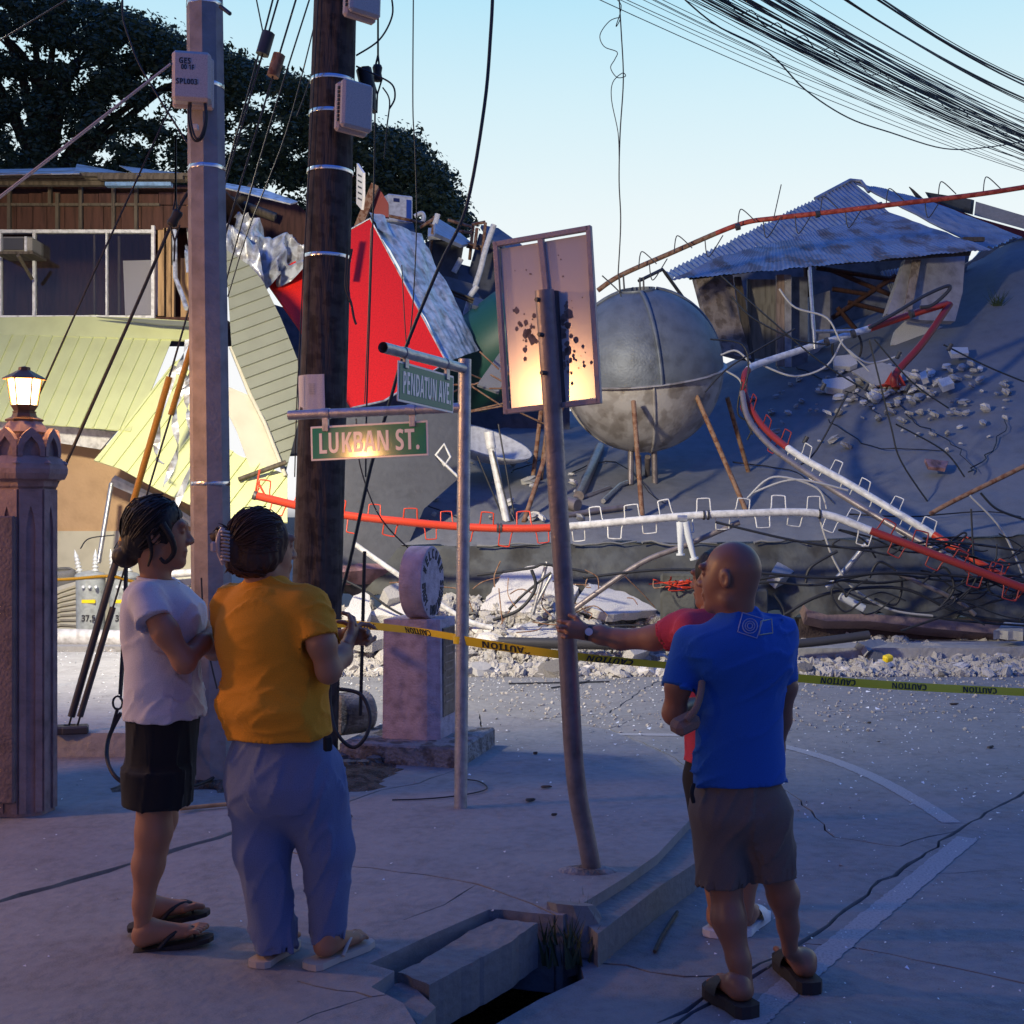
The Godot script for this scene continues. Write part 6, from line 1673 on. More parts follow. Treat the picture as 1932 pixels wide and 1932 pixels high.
func overhead_wires() -> void:
	var g := RandomNumberGenerator.new()
	g.seed = 31
	for i in 64:
		var u0 := g.randf_range(1090, 1560)
		var grp := i % 4
		if grp == 1: u0 = g.randfn(1395, 55)
		if grp == 2: u0 = g.randfn(1480, 45)
		var f := clampf((u0 - 1085) / 480.0, 0, 1)
		var ve := lerpf(322, 236, f) + g.randfn(0, 13)
		var a := P(u0 - 330, -165 - g.randf_range(0, 12), 8.2)
		var e := P(2010, ve + 36, 14.5 + g.randf_range(-.4, .6))
		var r := g.randf_range(0.002, 0.0035) if grp != 1 and grp != 2 else g.randf_range(0.0028, 0.0055)
		solo("overhead_wire", tube(sag(a, e, g.randf_range(0.04, 0.16), 18), r, 5), M.cable, "dark overhead wire in the thick bundle crossing the sky at the right", "wire", "overhead wires at the right")
	for i in 9:
		var u0: float = [1638, 1646, 1652, 1706, 1714, 1720, 1728, 1500, 1560][i]
		var ve: float = [172, 178, 182, 140, 148, 136, 150, 214, 200][i]
		var r: float = [0.0085, 0.006, 0.004, 0.0085, 0.008, 0.004, 0.006, 0.003, 0.003][i]
		solo("overhead_wire", tube(sag(P(u0 - 240, -135, 8.4), P(2010, ve + 44, 13.0), 0.12, 16), r, 5), M.cable, "dark overhead cable above the main bundle at the top right", "wire", "upper overhead cables")
	var twist := PackedVector3Array()
	for i in 90:
		var f := i / 89.0
		var p := P(lerpf(1360, 1990, f), lerpf(0, 292, f) + 3 * sin(f * 4), lerpf(9.5, 14, f))
		twist.append(p + Vector3(0, 0.035 * sin(i * 0.9), 0.03 * cos(i * 0.9)))
	solo("lashing_wire", tube(twist, 0.004, 4), M.cable, "thin wire wound round the overhead bundle", "wire")
	solo("sagging_wire", tube(smooth(pts([[1230, -60, 9], [1340, 40, 9], [1450, 100, 9.3], [1520, 170, 9.8], [1600, 222, 10.5], [1680, 250, 11], [1780, 280, 12], [1860, 278, 12.5], [1960, 262, 13]]), 6), 0.006, 5), M.cable, "slack wire dipping below the overhead bundle", "wire")
	solo("hanging_wire", tube(smooth(pts([[1167, -20, 9.5], [1172, 60, 9.5], [1176, 150, 9.5], [1170, 250, 9.5], [1168, 340, 9.5], [1171, 420, 9.5], [1166, 520, 9.5]]), 6), 0.005, 5), M.cable, "long thin wire hanging straight down in the open sky", "wire")
	solo("curled_wire", tube(smooth(pts([[1150, -10, 9.5], [1172, 10, 9.5], [1162, 50, 9.5], [1170, 34, 9.5], [1150, 40, 9.5], [1132, 66, 9.5], [1140, 88, 9.5], [1164, 98, 9.5], [1160, 112, 9.5], [1152, 128, 9.5], [1164, 146, 9.5], [1180, 144, 9.5], [1174, 138, 9.5], [1156, 156, 9.5], [1154, 190, 9.5], [1166, 250, 9.5], [1168, 300, 9.5]]), 5), 0.0035, 5), M.cable, "curly loose wire wound about the hanging wire", "wire")
	solo("hanging_wire", tube(smooth(pts([[1136, 520, 15], [1166, 548, 15], [1172, 560, 15]]), 4), 0.008, 4), M.cable, "short dark wire end above the tank", "wire")

func small_litter() -> void:
	var g := RandomNumberGenerator.new()
	g.seed = 77
	var q := MB.new()
	q.tri(Vector3(-.5, 0, -.4), Vector3(.1, .12, .5), Vector3(.5, 0, -.2))
	q.tri(Vector3(-.5, 0, -.4), Vector3(.5, 0, -.2), Vector3(.1, -.1, .5))
	var mm := MultiMesh.new()
	mm.transform_format = MultiMesh.TRANSFORM_3D
	mm.mesh = q.mesh()
	var ts: Array[Transform3D] = []
	for i in 5200:
		var near := g.randf()
		var d := 13.6 - 9.6 * pow(near, 1.9)
		var u := g.randf_range(100, 1960) if d > 8 else g.randf_range(0, 1960)
		var p := P(u, 1500, d)
		var on_walk := d < 9.6 and u < 1250 - (9.6 - d) * 12 and d > 4.2
		if d < 8 and u < 1300 and g.randf() < 0.82: continue
		if u < 640 and d > 8 and d < 12.8: p.y = 0.154
		else: p.y = 0.004 if on_walk else ROAD + 0.004
		if d < 4.9 and u > 650 and u < 1120: continue
		var s := g.randf_range(0.007, 0.022) * (1.0 if d > 7 else 0.6)
		if i % 60 == 0: s *= 2.4
		ts.append(Transform3D(Basis.from_euler(Vector3(g.randf_range(-.5, .5), g.randf() * 6, g.randf_range(-.5, .5))) * Basis.from_scale(Vector3.ONE * s), p))
	mm.instance_count = ts.size()
	for i in ts.size(): mm.set_instance_transform(i, ts[i])
	var mi := MultiMeshInstance3D.new()
	mi.multimesh = mm
	mi.material_override = M.shard
	mi.name = "glass_shards"
	add_child(mi)
	tag(mi, "tiny bright shards of broken glass strewn over the road", "glass", "", "stuff")
	var chips := [[1000, 1513, .09, 0.5], [1030, 1488, .1, 0.1], [1045, 1541, .05, .3], [1090, 1441, .05, .2], [800, 1340, .05, .4], [1800, 1330, .12, 0.2], [1870, 1412, .1, .6], [1640, 1366, .06, .1], [660, 1545, .05, .2], [1010, 1424, .05, .2]]
	for c in chips:
		var lvl := 0.0 if c[0] < 1200 and c[1] > 1420 else ROAD
		var b := MB.new()
		b.join(chunk(Vector3(c[2] * 0.5, 0.012, c[2] * 0.18), int(c[0]), true), Transform3D(Basis(Vector3.UP, c[3]), G(c[0], c[1], lvl) + Vector3(0, 0.012, 0)))
		solo("wood_chip", b.mesh(), M.grey_wood, "small brown wood chip lying on the concrete", "wood chip", "wood chips on the concrete")
	solo("cane_stick", tube(PackedVector3Array([G(340, 1533) + Vector3(0, .02, 0), G(432, 1524) + Vector3(0, .02, 0)]), 0.011, 6), M.ply, "thin yellowish stick behind the person in white", "stick")
	solo("dry_twig", tube(smooth(PackedVector3Array([G(1235, 1800, ROAD) + Vector3(0, .01, 0), G(1250, 1770, ROAD) + Vector3(0, .012, 0), G(1278, 1725, ROAD) + Vector3(0, .01, 0)]), 4), 0.008, 5), M.grey_wood, "dry twig on the road below the kerb", "twig")
	solo("thin_wire", tube(smooth(PackedVector3Array([G(740, 1512) + Vector3(0, .008, 0), G(800, 1510) + Vector3(0, .008, 0), G(868, 1504) + Vector3(0, .01, 0), G(918, 1492) + Vector3(0, .01, 0), G(905, 1478) + Vector3(0, .01, 0), G(880, 1474) + Vector3(0, .01, 0)]), 5), 0.004, 5), M.cable, "thin dark wire lying round the street sign post's foot", "wire")
	for e in [[[960, 1292], [1060, 1290], [1150, 1288]], [[1040, 1300], [1090, 1292], [1112, 1286]], [[1545, 1262], [1600, 1256], [1650, 1262]]]:
		var l := PackedVector3Array()
		for a in e: l.append(G(a[0], a[1], ROAD) + Vector3(0, 0.012, 0))
		solo("road_wire", tube(smooth(l, 5), 0.008, 5), M.cable, "dark wire end lying on the road before the rubble", "wire", "wire ends on the road")

# ---------------------------------------------------------------- people
func chain(F: Field, list: Array, k := 0.03) -> void:        # [[point, radius], ...]
	for i in list.size() - 1: F.cap(list[i][0], list[i + 1][0], list[i][1], list[i + 1][1], k)

func head(b: MB, c: Vector3, f: Vector3, neck: Vector3, nr := 0.052, size := 1.0, jaw := 1.0) -> void:
	f = f.normalized()
	var u := Vector3.UP
	var s := f.cross(u).normalized()
	u = s.cross(f)
	var F := Field.new(c - Vector3(.16, .26, .16), c + Vector3(.16, .15, .16), 0.0055)
	var B := Basis(s, u, -f)
	var z := size
	F.ell(c + u * .018 * z - f * .012 * z, Vector3(.074, .094, .094) * z, B, .02)
	F.ell(c - u * .04 * z + f * .03 * z, Vector3(.06, .076, .066) * z, B, .03)
	F.cap(c - u * .085 * z - f * .0 + s * .042 * z, c - u * .106 * z + f * .068 * z, .024 * z * jaw, .018 * z, .03)
	F.cap(c - u * .085 * z - f * .0 - s * .042 * z, c - u * .106 * z + f * .068 * z, .024 * z * jaw, .018 * z, .03)
	F.cap(c + f * .088 * z + u * .012 * z, c + f * .11 * z - u * .03 * z, .008 * z, .013 * z, .014)
	F.cap(c + f * .1 * z - u * .034 * z + s * .014 * z, c + f * .1 * z - u * .034 * z - s * .014 * z, .009 * z, .009 * z, .01)
	F.cap(c + f * .082 * z + u * .028 * z + s * .04 * z, c + f * .086 * z + u * .028 * z - s * .04 * z, .012 * z, .012 * z, .02)
	for e in [-1.0, 1.0]:
		F.ell(c + f * .098 * z + u * .006 * z + s * e * .033 * z, Vector3(.017, .01, .012) * z, B, .012, true)
		F.ell(c + f * .078 * z + u * .006 * z + s * e * .032 * z, Vector3(.014, .011, .012) * z, B, .004)
		F.ell(c - u * .012 * z - f * .008 * z + s * e * .078 * z, Vector3(.011, .032, .021) * z, Basis(s, u, -f) * Basis(Vector3.UP, e * 0.35), .008)
		F.ell(c - u * .012 * z - f * .004 * z + s * e * .09 * z, Vector3(.006, .018, .011) * z, B, .006, true)
	F.cap(c + f * .09 * z - u * .066 * z + s * .016 * z, c + f * .09 * z - u * .066 * z - s * .016 * z, .0085 * z, .0085 * z, .008)
	F.cap(c + f * .086 * z - u * .08 * z + s * .013 * z, c + f * .086 * z - u * .08 * z - s * .013 * z, .009 * z, .009 * z, .008)
	F.cap(c - u * .05 * z - f * .03 * z, neck, nr, nr * 1.08, .03)
	F.net(b)

func hand(b: MB, wrist: Vector3, dir: Vector3, palm: Vector3, thumb: Vector3, curl: float, z := 1.0, spread := 0.0) -> void:
	dir = dir.normalized()
	palm = (palm - dir * palm.dot(dir)).normalized()
	thumb = (thumb - dir * thumb.dot(dir) - palm * thumb.dot(palm)).normalized()
	var F := Field.new(wrist - Vector3.ONE * .2, wrist + Vector3.ONE * .2, 0.0042)
	F.cap(wrist - dir * .03, wrist + dir * .075 * z, .024 * z, .022 * z, .01, thumb, 1.55)
	F.cap(wrist + dir * .03 * z + thumb * .015 * z, wrist + dir * .07 * z + thumb * .024 * z, .02 * z, .014 * z, .015)
	for i in 4:
		var root := wrist + dir * (.082 - .005 * absf(i - 1.2)) * z + thumb * (.029 - .0195 * i) * z
		var l: float = [.04, .045, .042, .033][i] * z
		var d := dir + thumb * spread * (1.5 - i)
		var p := root
		for k in 3:
			var ang: float = curl * [0.55, 1.0, 0.8][k] + 0.06 * i
			d = (d * cos(ang) + palm * sin(ang)).normalized()
			var ax := thumb
			palm = (palm - d * palm.dot(d)).normalized()
			var q: Vector3 = p + d * l * [1.0, .68, .55][k]
			F.cap(p, q, (.0098 - .0006 * k) * z, (.0092 - .0008 * k) * z, .004)
			p = q
		palm = (palm - dir * palm.dot(dir)).normalized()
	var t0 := wrist + dir * .025 * z + thumb * .026 * z
	var d0 := (dir * .7 + thumb * .65 + palm * .3).normalized()
	var t1 := t0 + d0 * .042 * z
	var d1 := (dir * .9 + thumb * .2 + palm * (.3 + curl * .4)).normalized()
	F.cap(t0, t1, .014 * z, .0115 * z, .008)
	F.cap(t1, t1 + d1 * .034 * z, .011 * z, .009 * z, .004)
	F.net(b)

func foot(b: MB, ankle: Vector3, heel: Vector3, toe: Vector3, inner: Vector3, z := 1.0) -> void:   # heel and toe lie on the sole's top
	var d := (toe - heel).normalized()
	var L := heel.distance_to(toe)
	var s := d.cross(Vector3.UP).normalized()
	if s.dot(inner) < 0: s = -s
	var F := Field.new(heel.min(toe).min(ankle) - Vector3.ONE * .09, heel.max(toe).max(ankle) + Vector3.ONE * .09, 0.0052)
	var U := Vector3.UP
	F.cap(heel + d * .03 + U * .03, heel + d * .05 + U * .05, .032 * z, .034 * z, .02)
	F.cap(ankle, heel + d * .045 + U * .05, .03 * z, .034 * z, .03)
	F.cap(heel + d * .06 + U * .055, heel + d * L * .72 + U * .02, .036 * z, .021 * z, .03, s, 1.3)
	F.cap(heel + d * .04 + U * .022, heel + d * L * .72 + U * .018, .026 * z, .02 * z, .02, s, 1.5)
	for i in 5:
		var a := heel + d * L * .73 + s * (.03 - .0155 * i) * z + U * .016
		var len_: float = L * [.25, .235, .21, .18, .145][i]
		var r: float = [.0135, .0098, .0094, .009, .0088][i] * z
		F.cap(a, a + d * len_ * .6 + U * .004, r, r, .006)
		F.cap(a + d * len_ * .6 + U * .004, a + d * len_ - U * .003, r, r * .9, .003)
	F.plane(heel + U * .0, -U)
	F.net(b)

func sandal(t: Node3D, heel: Vector3, toe: Vector3, w: float, thick: float, sole: Material, strap_m: Material, kind: int) -> void:
	var d := (toe - heel).normalized()
	var L := heel.distance_to(toe)
	var s := d.cross(Vector3.UP).normalized()
	var q := PackedVector3Array()
	for e in [[-.03, .3], [-.05, .0], [-.03, -.3], [.05, -.42], [.35, -.38], [.6, -.47], [.8, -.5], [.95, -.4], [1.04, -.16], [1.05, .12], [1.0, .38], [.85, .5], [.6, .46], [.35, .38], [.05, .42]]:
		q.append(heel + d * (e[0] * L) + s * (e[1] * w))
	var b := MB.new()
	b.prism(q, Vector3(0, -thick, 0))
	var so := part(t, "sandal", b.mesh(), sole)
	var U := Vector3.UP
	if kind == 0:                                          # thong straps
		var knot := heel + d * L * .8 + U * .034
		for e in [-1.0, 1.0]:
			part(so, "strap", tube(smooth(PackedVector3Array([heel + d * L * .38 + s * e * w * .46, heel + d * L * .52 + s * e * w * .36 + U * .035, heel + d * L * .68 + s * e * w * .14 + U * .045, knot]), 5), .008, 6), strap_m)
		part(so, "strap", tube(PackedVector3Array([knot, heel + d * L * .82]), .006, 6), strap_m)
	else:                                                  # one broad band
		var rows := []
		for i in 5:
			var row := PackedVector3Array()
			for k in 11:
				var a := PI * k / 10
				row.append(heel + d * L * lerpf(.5, .78, i / 4.0) + s * cos(a) * w * .54 + U * sin(a) * (.066 - .02 * i / 4.0) - U * .005)
			rows.append(row)
		var m := MB.new()
		m.grid(rows)
		part(so, "strap", m.mesh(), strap_m)

func folds(F: Field, amp: float, across: float, along_: float, dir: Vector3, off: float) -> void:   # ridged creases that run along dir
	var d := dir.normalized()
	F.folds(func(p: Vector3) -> float:
		var a := p.dot(d)
		var r := p - d * a
		var q := r * across + d * (a * along_) + Vector3(off, off * 0.7, -off)
		var n := drape.get_noise_3dv(q)
		var m := drape.get_noise_3dv(q * 1.9 + Vector3(7, 3, 1))
		var swell := drape.get_noise_3dv(p * 3.0 + Vector3(off, 0, 0))
		var ridge := pow(1.0 - minf(1.0, absf(n) * 1.7), 3.0)
		var fine := pow(1.0 - minf(1.0, absf(m) * 1.8), 3.0)
		return -1.35 * amp * (ridge * (0.55 + 0.6 * swell) + 0.35 * fine * maxf(0.0, swell + 0.2) - 0.25) - amp * 0.35 * swell)

func strands(b: MB, c: Vector3, r: Vector3, f: Vector3, to: Vector3, count: int, seed_: int, low := -0.35) -> void:   # single hairs combed over the head towards a knot
	var g := RandomNumberGenerator.new()
	g.seed = seed_
	f = f.normalized()
	var made := 0
	while made < count:
		var d := Vector3(g.randfn(), g.randfn(), g.randfn()).normalized()
		if d.y < low or (d.dot(f) > 0.45 and d.y < 0.62): continue
		made += 1
		var lift := g.randf_range(1.0, 1.045) if made % 9 else g.randf_range(1.04, 1.13)
		var p := PackedVector3Array()
		var a := c + r * d
		for i in 9:
			var t := i / 8.0
			var q := a.lerp(to, t)
			var w := (q - c) / r
			if w.length() < lift: q = c + r * (w.normalized() * lift)
			p.append(q + Vector3(0, 0.004 * sin(t * 9.0 + d.x * 9.0), 0))
		b.tube(p, 0.0026, 0.0016, 4, false)

func collar(t: Node3D, at: Vector3, r: float, ax: Vector3, wide: float, up: Vector3, m: Material) -> void:   # ribbed neckband
	var ring := PackedVector3Array()
	var s := ax.normalized()
	var f := s.cross(up).normalized()
	for i in 25:
		var a := TAU * i / 24
		ring.append(at + s * cos(a) * r * wide + f * sin(a) * r)
	part(t, "neckband", tube(ring, 0.0075, 6), m)

func cloth(col: Color) -> StandardMaterial3D:
	var m := mat(col, 0.95, 0, "grain", 9.0)
	m.rim_enabled = true
	m.rim = 0.2
	m.rim_tint = 0.6
	return m

func hairy(F: Field, amp: float, off: float) -> void:       # combed strands
	F.folds(func(p: Vector3) -> float:
		return amp * (noise.get_noise_3d(p.x * 22 + off, p.y * 6, p.z * 22) + 0.6 * noise.get_noise_3d(p.x * 50, p.y * 14 + off, p.z * 50)))

func build(F: Field) -> ArrayMesh:
	var b := MB.new()
	F.net(b)
	return b.mesh()

func people() -> void:
	woman_in_white()
	woman_in_orange()
	man_in_blue()
	person_in_pink()

func woman_in_white() -> void:
	var D := 4.53
	var q := func(u: float, v: float, dz := 0.0) -> Vector3: return P(u, v, D) + Vector3(0, 0, dz)
	var root := thing("person", "person in white tee and black shorts standing with folded arms, seen in profile", "person", "", Vector3(q.call(290, 0).x, 0, -D))
	var Z := Vector3(0, 0, 1)
	var lo: Vector3 = q.call(200, 1800, -.32)
	var hi: Vector3 = q.call(430, 1060, .32)
	lo.y = -0.02
	# skin
	var b := MB.new()
	var F := Field.new(lo, hi, 0.012)
	F.cap(q.call(302, 1140), q.call(302, 1370), .1, .105, .04, Z, 1.25)
	F.cap(q.call(298, 1124, -.12), q.call(298, 1124, .12), .042, .042)
	chain(F, [[q.call(304, 1130, .155), .044], [q.call(340, 1182, .195), .043], [q.call(374, 1238, .19), .035], [q.call(388, 1212, .06), .032], [q.call(394, 1196, -.06), .024]])
	chain(F, [[q.call(306, 1124, -.165), .05], [q.call(380, 1235, -.2), .04], [q.call(392, 1218, -.06), .034], [q.call(352, 1226, .105), .025]])
	chain(F, [[q.call(302, 1400, .06), .07], [q.call(300, 1560, .065), .06], [q.call(289, 1622, .06), .053], [q.call(279, 1695, .055), .034], [q.call(277, 1742, .055), .029]])
	chain(F, [[q.call(296, 1400, -.06), .07], [q.call(288, 1555, -.09), .06], [q.call(271, 1618, -.1), .053], [q.call(257, 1688, -.105), .034], [q.call(254, 1730, -.105), .029]])
	F.net(b)
	head(b, q.call(301, 1004), Vector3(.98, -.02, -.2), q.call(296, 1100), .05, 1.0, .9)
	hand(b, q.call(352, 1226, .108), Vector3(-1, .15, .25), Vector3(.2, 0, -1), Vector3(0, 1, 0), .25, .92)
	foot(b, q.call(276, 1748, .055), q.call(258, 1778, .055), q.call(392, 1758, .0), Z * -1, .92)
	foot(b, q.call(253, 1735, -.105), q.call(236, 1760, -.105), q.call(362, 1740, -.17), Z, .92)
	part(root, "body", b.mesh(), M.skin)
	sandal(root, q.call(252, 1783, .055), q.call(396, 1764, .0), .1, .016, M.sole_dark, M.rubber, 0)
	sandal(root, q.call(230, 1764, -.105), q.call(368, 1744, -.17), .1, .016, M.sole_dark, M.rubber, 0)
	# shorts
	F = Field.new(q.call(190, 1540, -.3), q.call(430, 1330, .3), 0.0105)
	F.cap(q.call(309, 1335), q.call(300, 1508), .13, .112, .03, Z, 1.32, 2)
	F.cap(q.call(302, 1440, .07), q.call(300, 1512, .07), .12, .108, .03, Z, 1.05, 2)
	folds(F, .008, 8, 1.5, Vector3(.1, 1, .1), 3)
	F.cap(q.call(299, 1498, .03), q.call(299, 1530, .03), .09, .09, .02, Z, 1.3, 2, true)
	part(root, "shorts", build(F), M.black_cloth)
	# tee
	F = Field.new(q.call(190, 1375, -.34), q.call(430, 1060, .34), 0.0095)
	F.cap(q.call(302, 1150), q.call(309, 1350), .116, .142, .05, Z, 1.32, 1)
	F.cap(q.call(296, 1122, -.13), q.call(296, 1122, .13), .05, .05, .06)
	F.ell(q.call(345, 1168, .06), Vector3(.075, .085, .075), Basis(), .06)
	F.ell(q.call(345, 1168, -.06), Vector3(.075, .085, .075), Basis(), .06)
	F.ell(q.call(262, 1165), Vector3(.05, .12, .13), Basis(), .06)
	F.cap(q.call(298, 1124, .145), q.call(322, 1166, .2), .06, .068, .025, Vector3.ZERO, 1.0, 1)
	F.cap(q.call(298, 1124, -.145), q.call(322, 1166, -.2), .06, .068, .025, Vector3.ZERO, 1.0, 1)
	folds(F, .009, 9, 2.2, Vector3(.75, .5, .2), 11)
	F.cap(q.call(318, 1158, .199), q.call(336, 1196, .225), .056, .06, .02, Vector3.ZERO, 1.0, 2, true)
	F.cap(q.call(296, 1092), q.call(304, 1060), .058, .1, .02, Vector3.ZERO, 1.0, 0, true)
	var tm := cloth(Color(0.72, 0.69, 0.74))
	part(root, "tee", build(F), tm)
	collar(root, q.call(297, 1094), .066, Z, 1.05, Vector3(.12, 1, 0), tm)
	# hair: close cap, low bun and a loose lock before the ear
	F = Field.new(q.call(190, 1110, -.14), q.call(385, 930, .14), 0.0062)
	var c: Vector3 = q.call(298, 998)
	F.ell(c + Vector3(-.014, .008, 0), Vector3(.108, .108, .09), Basis(), .02)
	F.ell(c + Vector3(-.06, -.05, 0), Vector3(.06, .06, .07), Basis(), .04)
	F.ell(c + Vector3(.112, -.06, -.02), Vector3(.062, .105, .11), Basis(Vector3.BACK, 0.25), .015, true)
	F.ell(c + Vector3(.02, -.115, .06), Vector3(.06, .06, .06), Basis(), .02, true)
	F.ell(q.call(238, 1050), Vector3(.048, .042, .05), Basis(), .015)
	hairy(F, .006, 2)
	var hb := MB.new()
	F.net(hb)
	hb.tube(smooth(PackedVector3Array([c + Vector3(.04, .02, .09), c + Vector3(.07, -.03, .088), c + Vector3(.078, -.08, .078), c + Vector3(.05, -.115, .08), c + Vector3(.03, -.1, .082)]), 6), .014, .006, 6)
	hb.tube(smooth(PackedVector3Array([c + Vector3(-.01, -.02, .09), c + Vector3(.0, -.08, .08), c + Vector3(-.015, -.13, .07)]), 6), .01, .004, 6)
	strands(hb, c + Vector3(-.014, .008, 0), Vector3(.108, .108, .09), Vector3(1, -.25, -.1), q.call(240, 1048, .01), 330, 5)
	part(root, "hair", hb.mesh(), M.hair)

func woman_in_orange() -> void:
	var D := 4.36
	var q := func(u: float, v: float, dz := 0.0) -> Vector3: return P(u, v, D) + Vector3(0, 0, dz)
	var root := thing("person", "person in mustard orange tee and blue trousers seen from behind, hair in a claw clip", "person", "", Vector3(q.call(545, 0).x, 0, -D))
	var f := Vector3(.6, 0, -.8)
	var s := Vector3(.8, 0, .6)
	var b := MB.new()
	var lo: Vector3 = q.call(380, 1840, -.4)
	lo.y = -.02
	var F := Field.new(lo, q.call(690, 1060, .35), 0.0125)
	F.cap(q.call(508, 1160), q.call(522, 1400), .11, .1, .04, s, 1.3)
	F.cap(q.call(505, 1146) - s * .13, q.call(505, 1146) + s * .13, .04, .04)
	chain(F, [[q.call(590, 1148, .1), .05], [q.call(620, 1205, .16), .046], [q.call(632, 1256, .15), .038], [q.call(646, 1238, .02), .034], [q.call(652, 1216, -.07), .025]])
	chain(F, [[q.call(425, 1132, -.1), .055], [q.call(430, 1250, -.22), .045], [q.call(600, 1232, -.3), .032]])
	chain(F, [[q.call(482, 1460), .06], [q.call(498, 1610), .05], [q.call(516, 1780), .034]])
	chain(F, [[q.call(590, 1460), .06], [q.call(615, 1610), .05], [q.call(620, 1765), .034]])
	F.net(b)
	head(b, q.call(498, 1030), Vector3(.8, -.03, -.6), q.call(503, 1110), .056, 1.03)
	hand(b, q.call(652, 1216, -.06), Vector3(.1, .35, -.6), Vector3(-.7, .2, .1), Vector3(.2, .6, .4), .7, .92)
	hand(b, q.call(636, 1212, -.16), Vector3(.9, .1, .35), Vector3(.3, -.2, .9), Vector3(0, 1, 0), .55, .92)
	var h1: Vector3 = G(492, 1806, .03)
	var t1: Vector3 = G(550, 1768, .03)
	var h2: Vector3 = G(598, 1808, .03)
	var t2: Vector3 = G(692, 1768, .03)
	foot(b, h1 + Vector3(.03, .07, -.03), h1, t1, Vector3(1, 0, 0), .93)
	foot(b, h2 + Vector3(.03, .07, -.03), h2, t2, Vector3(-1, 0, 0), .93)
	part(root, "body", b.mesh(), M.skin)
	sandal(root, h1 - (t1 - h1).normalized() * .02 - Vector3(0, .006, 0), t1 - Vector3(0, .006, 0), .1, .022, M.sole_pale, M.sole_pale, 0)
	sandal(root, h2 - (t2 - h2).normalized() * .03 - Vector3(0, .006, 0), t2 - Vector3(0, .006, 0), .1, .022, M.sole_pale, M.sole_pale, 0)
	# trousers
	lo = q.call(390, 1815, -.35)
	F = Field.new(lo, q.call(700, 1360, .32), 0.0105)
	F.cap(q.call(524, 1385), q.call(530, 1470), .13, .162, .05, s, 1.3, 0)
	F.cap(q.call(484, 1450, -.03), q.call(494, 1600), .108, .1, .05)
	F.cap(q.call(494, 1600), q.call(520, 1794), .1, .07, .03, Vector3.ZERO, 1.0, 1)
	F.cap(q.call(505, 1500), q.call(580, 1505), .1, .1, .06)
	F.cap(q.call(588, 1450, .03), q.call(618, 1600), .115, .094, .05)
	F.cap(q.call(618, 1600), q.call(621, 1772), .094, .06, .03, Vector3.ZERO, 1.0, 1)
	folds(F, .012, 8, 2.0, Vector3(.45, .8, .2), 31)
	F.cap(q.call(518, 1780), q.call(522, 1815), .058, .06, .01, Vector3.ZERO, 1.0, 2, true)
	F.cap(q.call(621, 1758), q.call(622, 1800), .05, .05, .01, Vector3.ZERO, 1.0, 2, true)
	part(root, "trousers", build(F), cloth(Color(0.15, 0.19, 0.35)))
	var tb := MB.new()
	tb.box(q.call(632, 1386, .17), Vector3(.03, .05, .02), Basis(Vector3.UP, .6), .006)
	part(root, "waist_clip", tb.mesh(), M.black_cloth)
	# tee
	F = Field.new(q.call(370, 1420, -.4), q.call(690, 1050, .38), 0.0098)
	F.cap(q.call(508, 1178), q.call(524, 1388), .148, .152, .06, s, 1.38, 1)
	F.cap(q.call(506, 1146) - s * .16, q.call(506, 1142) + s * .165, .06, .06, .07)
	F.cap(q.call(505, 1128), q.call(503, 1104), .085, .058, .06)
	F.ell(q.call(506, 1205) - f * .05, Vector3(.18, .11, .1), Basis(s, Vector3.UP, -f), .05)
	F.ell(q.call(520, 1330) - f * .05, Vector3(.2, .06, .12), Basis(s, Vector3.UP, -f), .05)
	F.cap(q.call(592, 1146, .09), q.call(619, 1208, .165), .073, .07, .03, Vector3.ZERO, 1.0, 1)
	F.cap(q.call(424, 1150, -.09), q.call(420, 1208, -.16), .073, .072, .03, Vector3.ZERO, 1.0, 1)
	folds(F, .0085, 9, 2.0, Vector3(.9, .22, .3), 52)
	F.cap(q.call(617, 1194, .157), q.call(626, 1225, .17), .066, .066, .02, Vector3.ZERO, 1.0, 2, true)
	var tm := cloth(Color(0.76, 0.3, 0.014))
	part(root, "tee", build(F), tm)
	collar(root, q.call(503, 1106), .064, s, 1.08, Vector3(.05, 1, .1), tm)
	# hair gathered up, tuft at the side, with the clip
	F = Field.new(q.call(380, 1110, -.17), q.call(575, 940, .17), 0.0066)
	var c: Vector3 = q.call(492, 1024)
	F.ell(c + Vector3(-.008, .008, .012), Vector3(.104, .108, .1), Basis(), .02)
	F.ell(c + Vector3(-.02, -.06, .05), Vector3(.085, .06, .06), Basis(), .04)
	F.ell(c + Vector3(.09, -.05, -.09), Vector3(.06, .12, .09), Basis(Vector3.UP, .6), .02, true)
	F.ell(q.call(428, 1012, .05), Vector3(.045, .035, .04), Basis(), .03)
	F.cap(q.call(452, 1030, .08), q.call(446, 1066, .08), .03, .012, .03)
	hairy(F, .008, 5)
	var hb := MB.new()
	F.net(hb)
	for i in 26:
		var a: Vector3 = q.call(430 + rng.randf_range(-8, 12), 1005 + rng.randf_range(-8, 26), .07)
		var e := a + Vector3(rng.randf_range(-.05, .01), rng.randf_range(-.05, .03), rng.randf_range(-.02, .03))
		hb.tube(smooth(PackedVector3Array([a, a.lerp(e, .5) + Vector3(-.004, .006, 0), e]), 3), .004, .001, 4)
	for i in 10:
		var a: Vector3 = q.call(450 + rng.randf_range(-8, 8), 1062 + rng.randf_range(-4, 4), .08)
		hb.tube(PackedVector3Array([a, a + Vector3(rng.randf_range(-.02, .005), rng.randf_range(-.04, -.015), .004)]), .004, .001, 4)
	strands(hb, c + Vector3(-.008, .008, .012), Vector3(.104, .108, .1), Vector3(.8, -.2, -.6), q.call(440, 1030, .09), 380, 6)
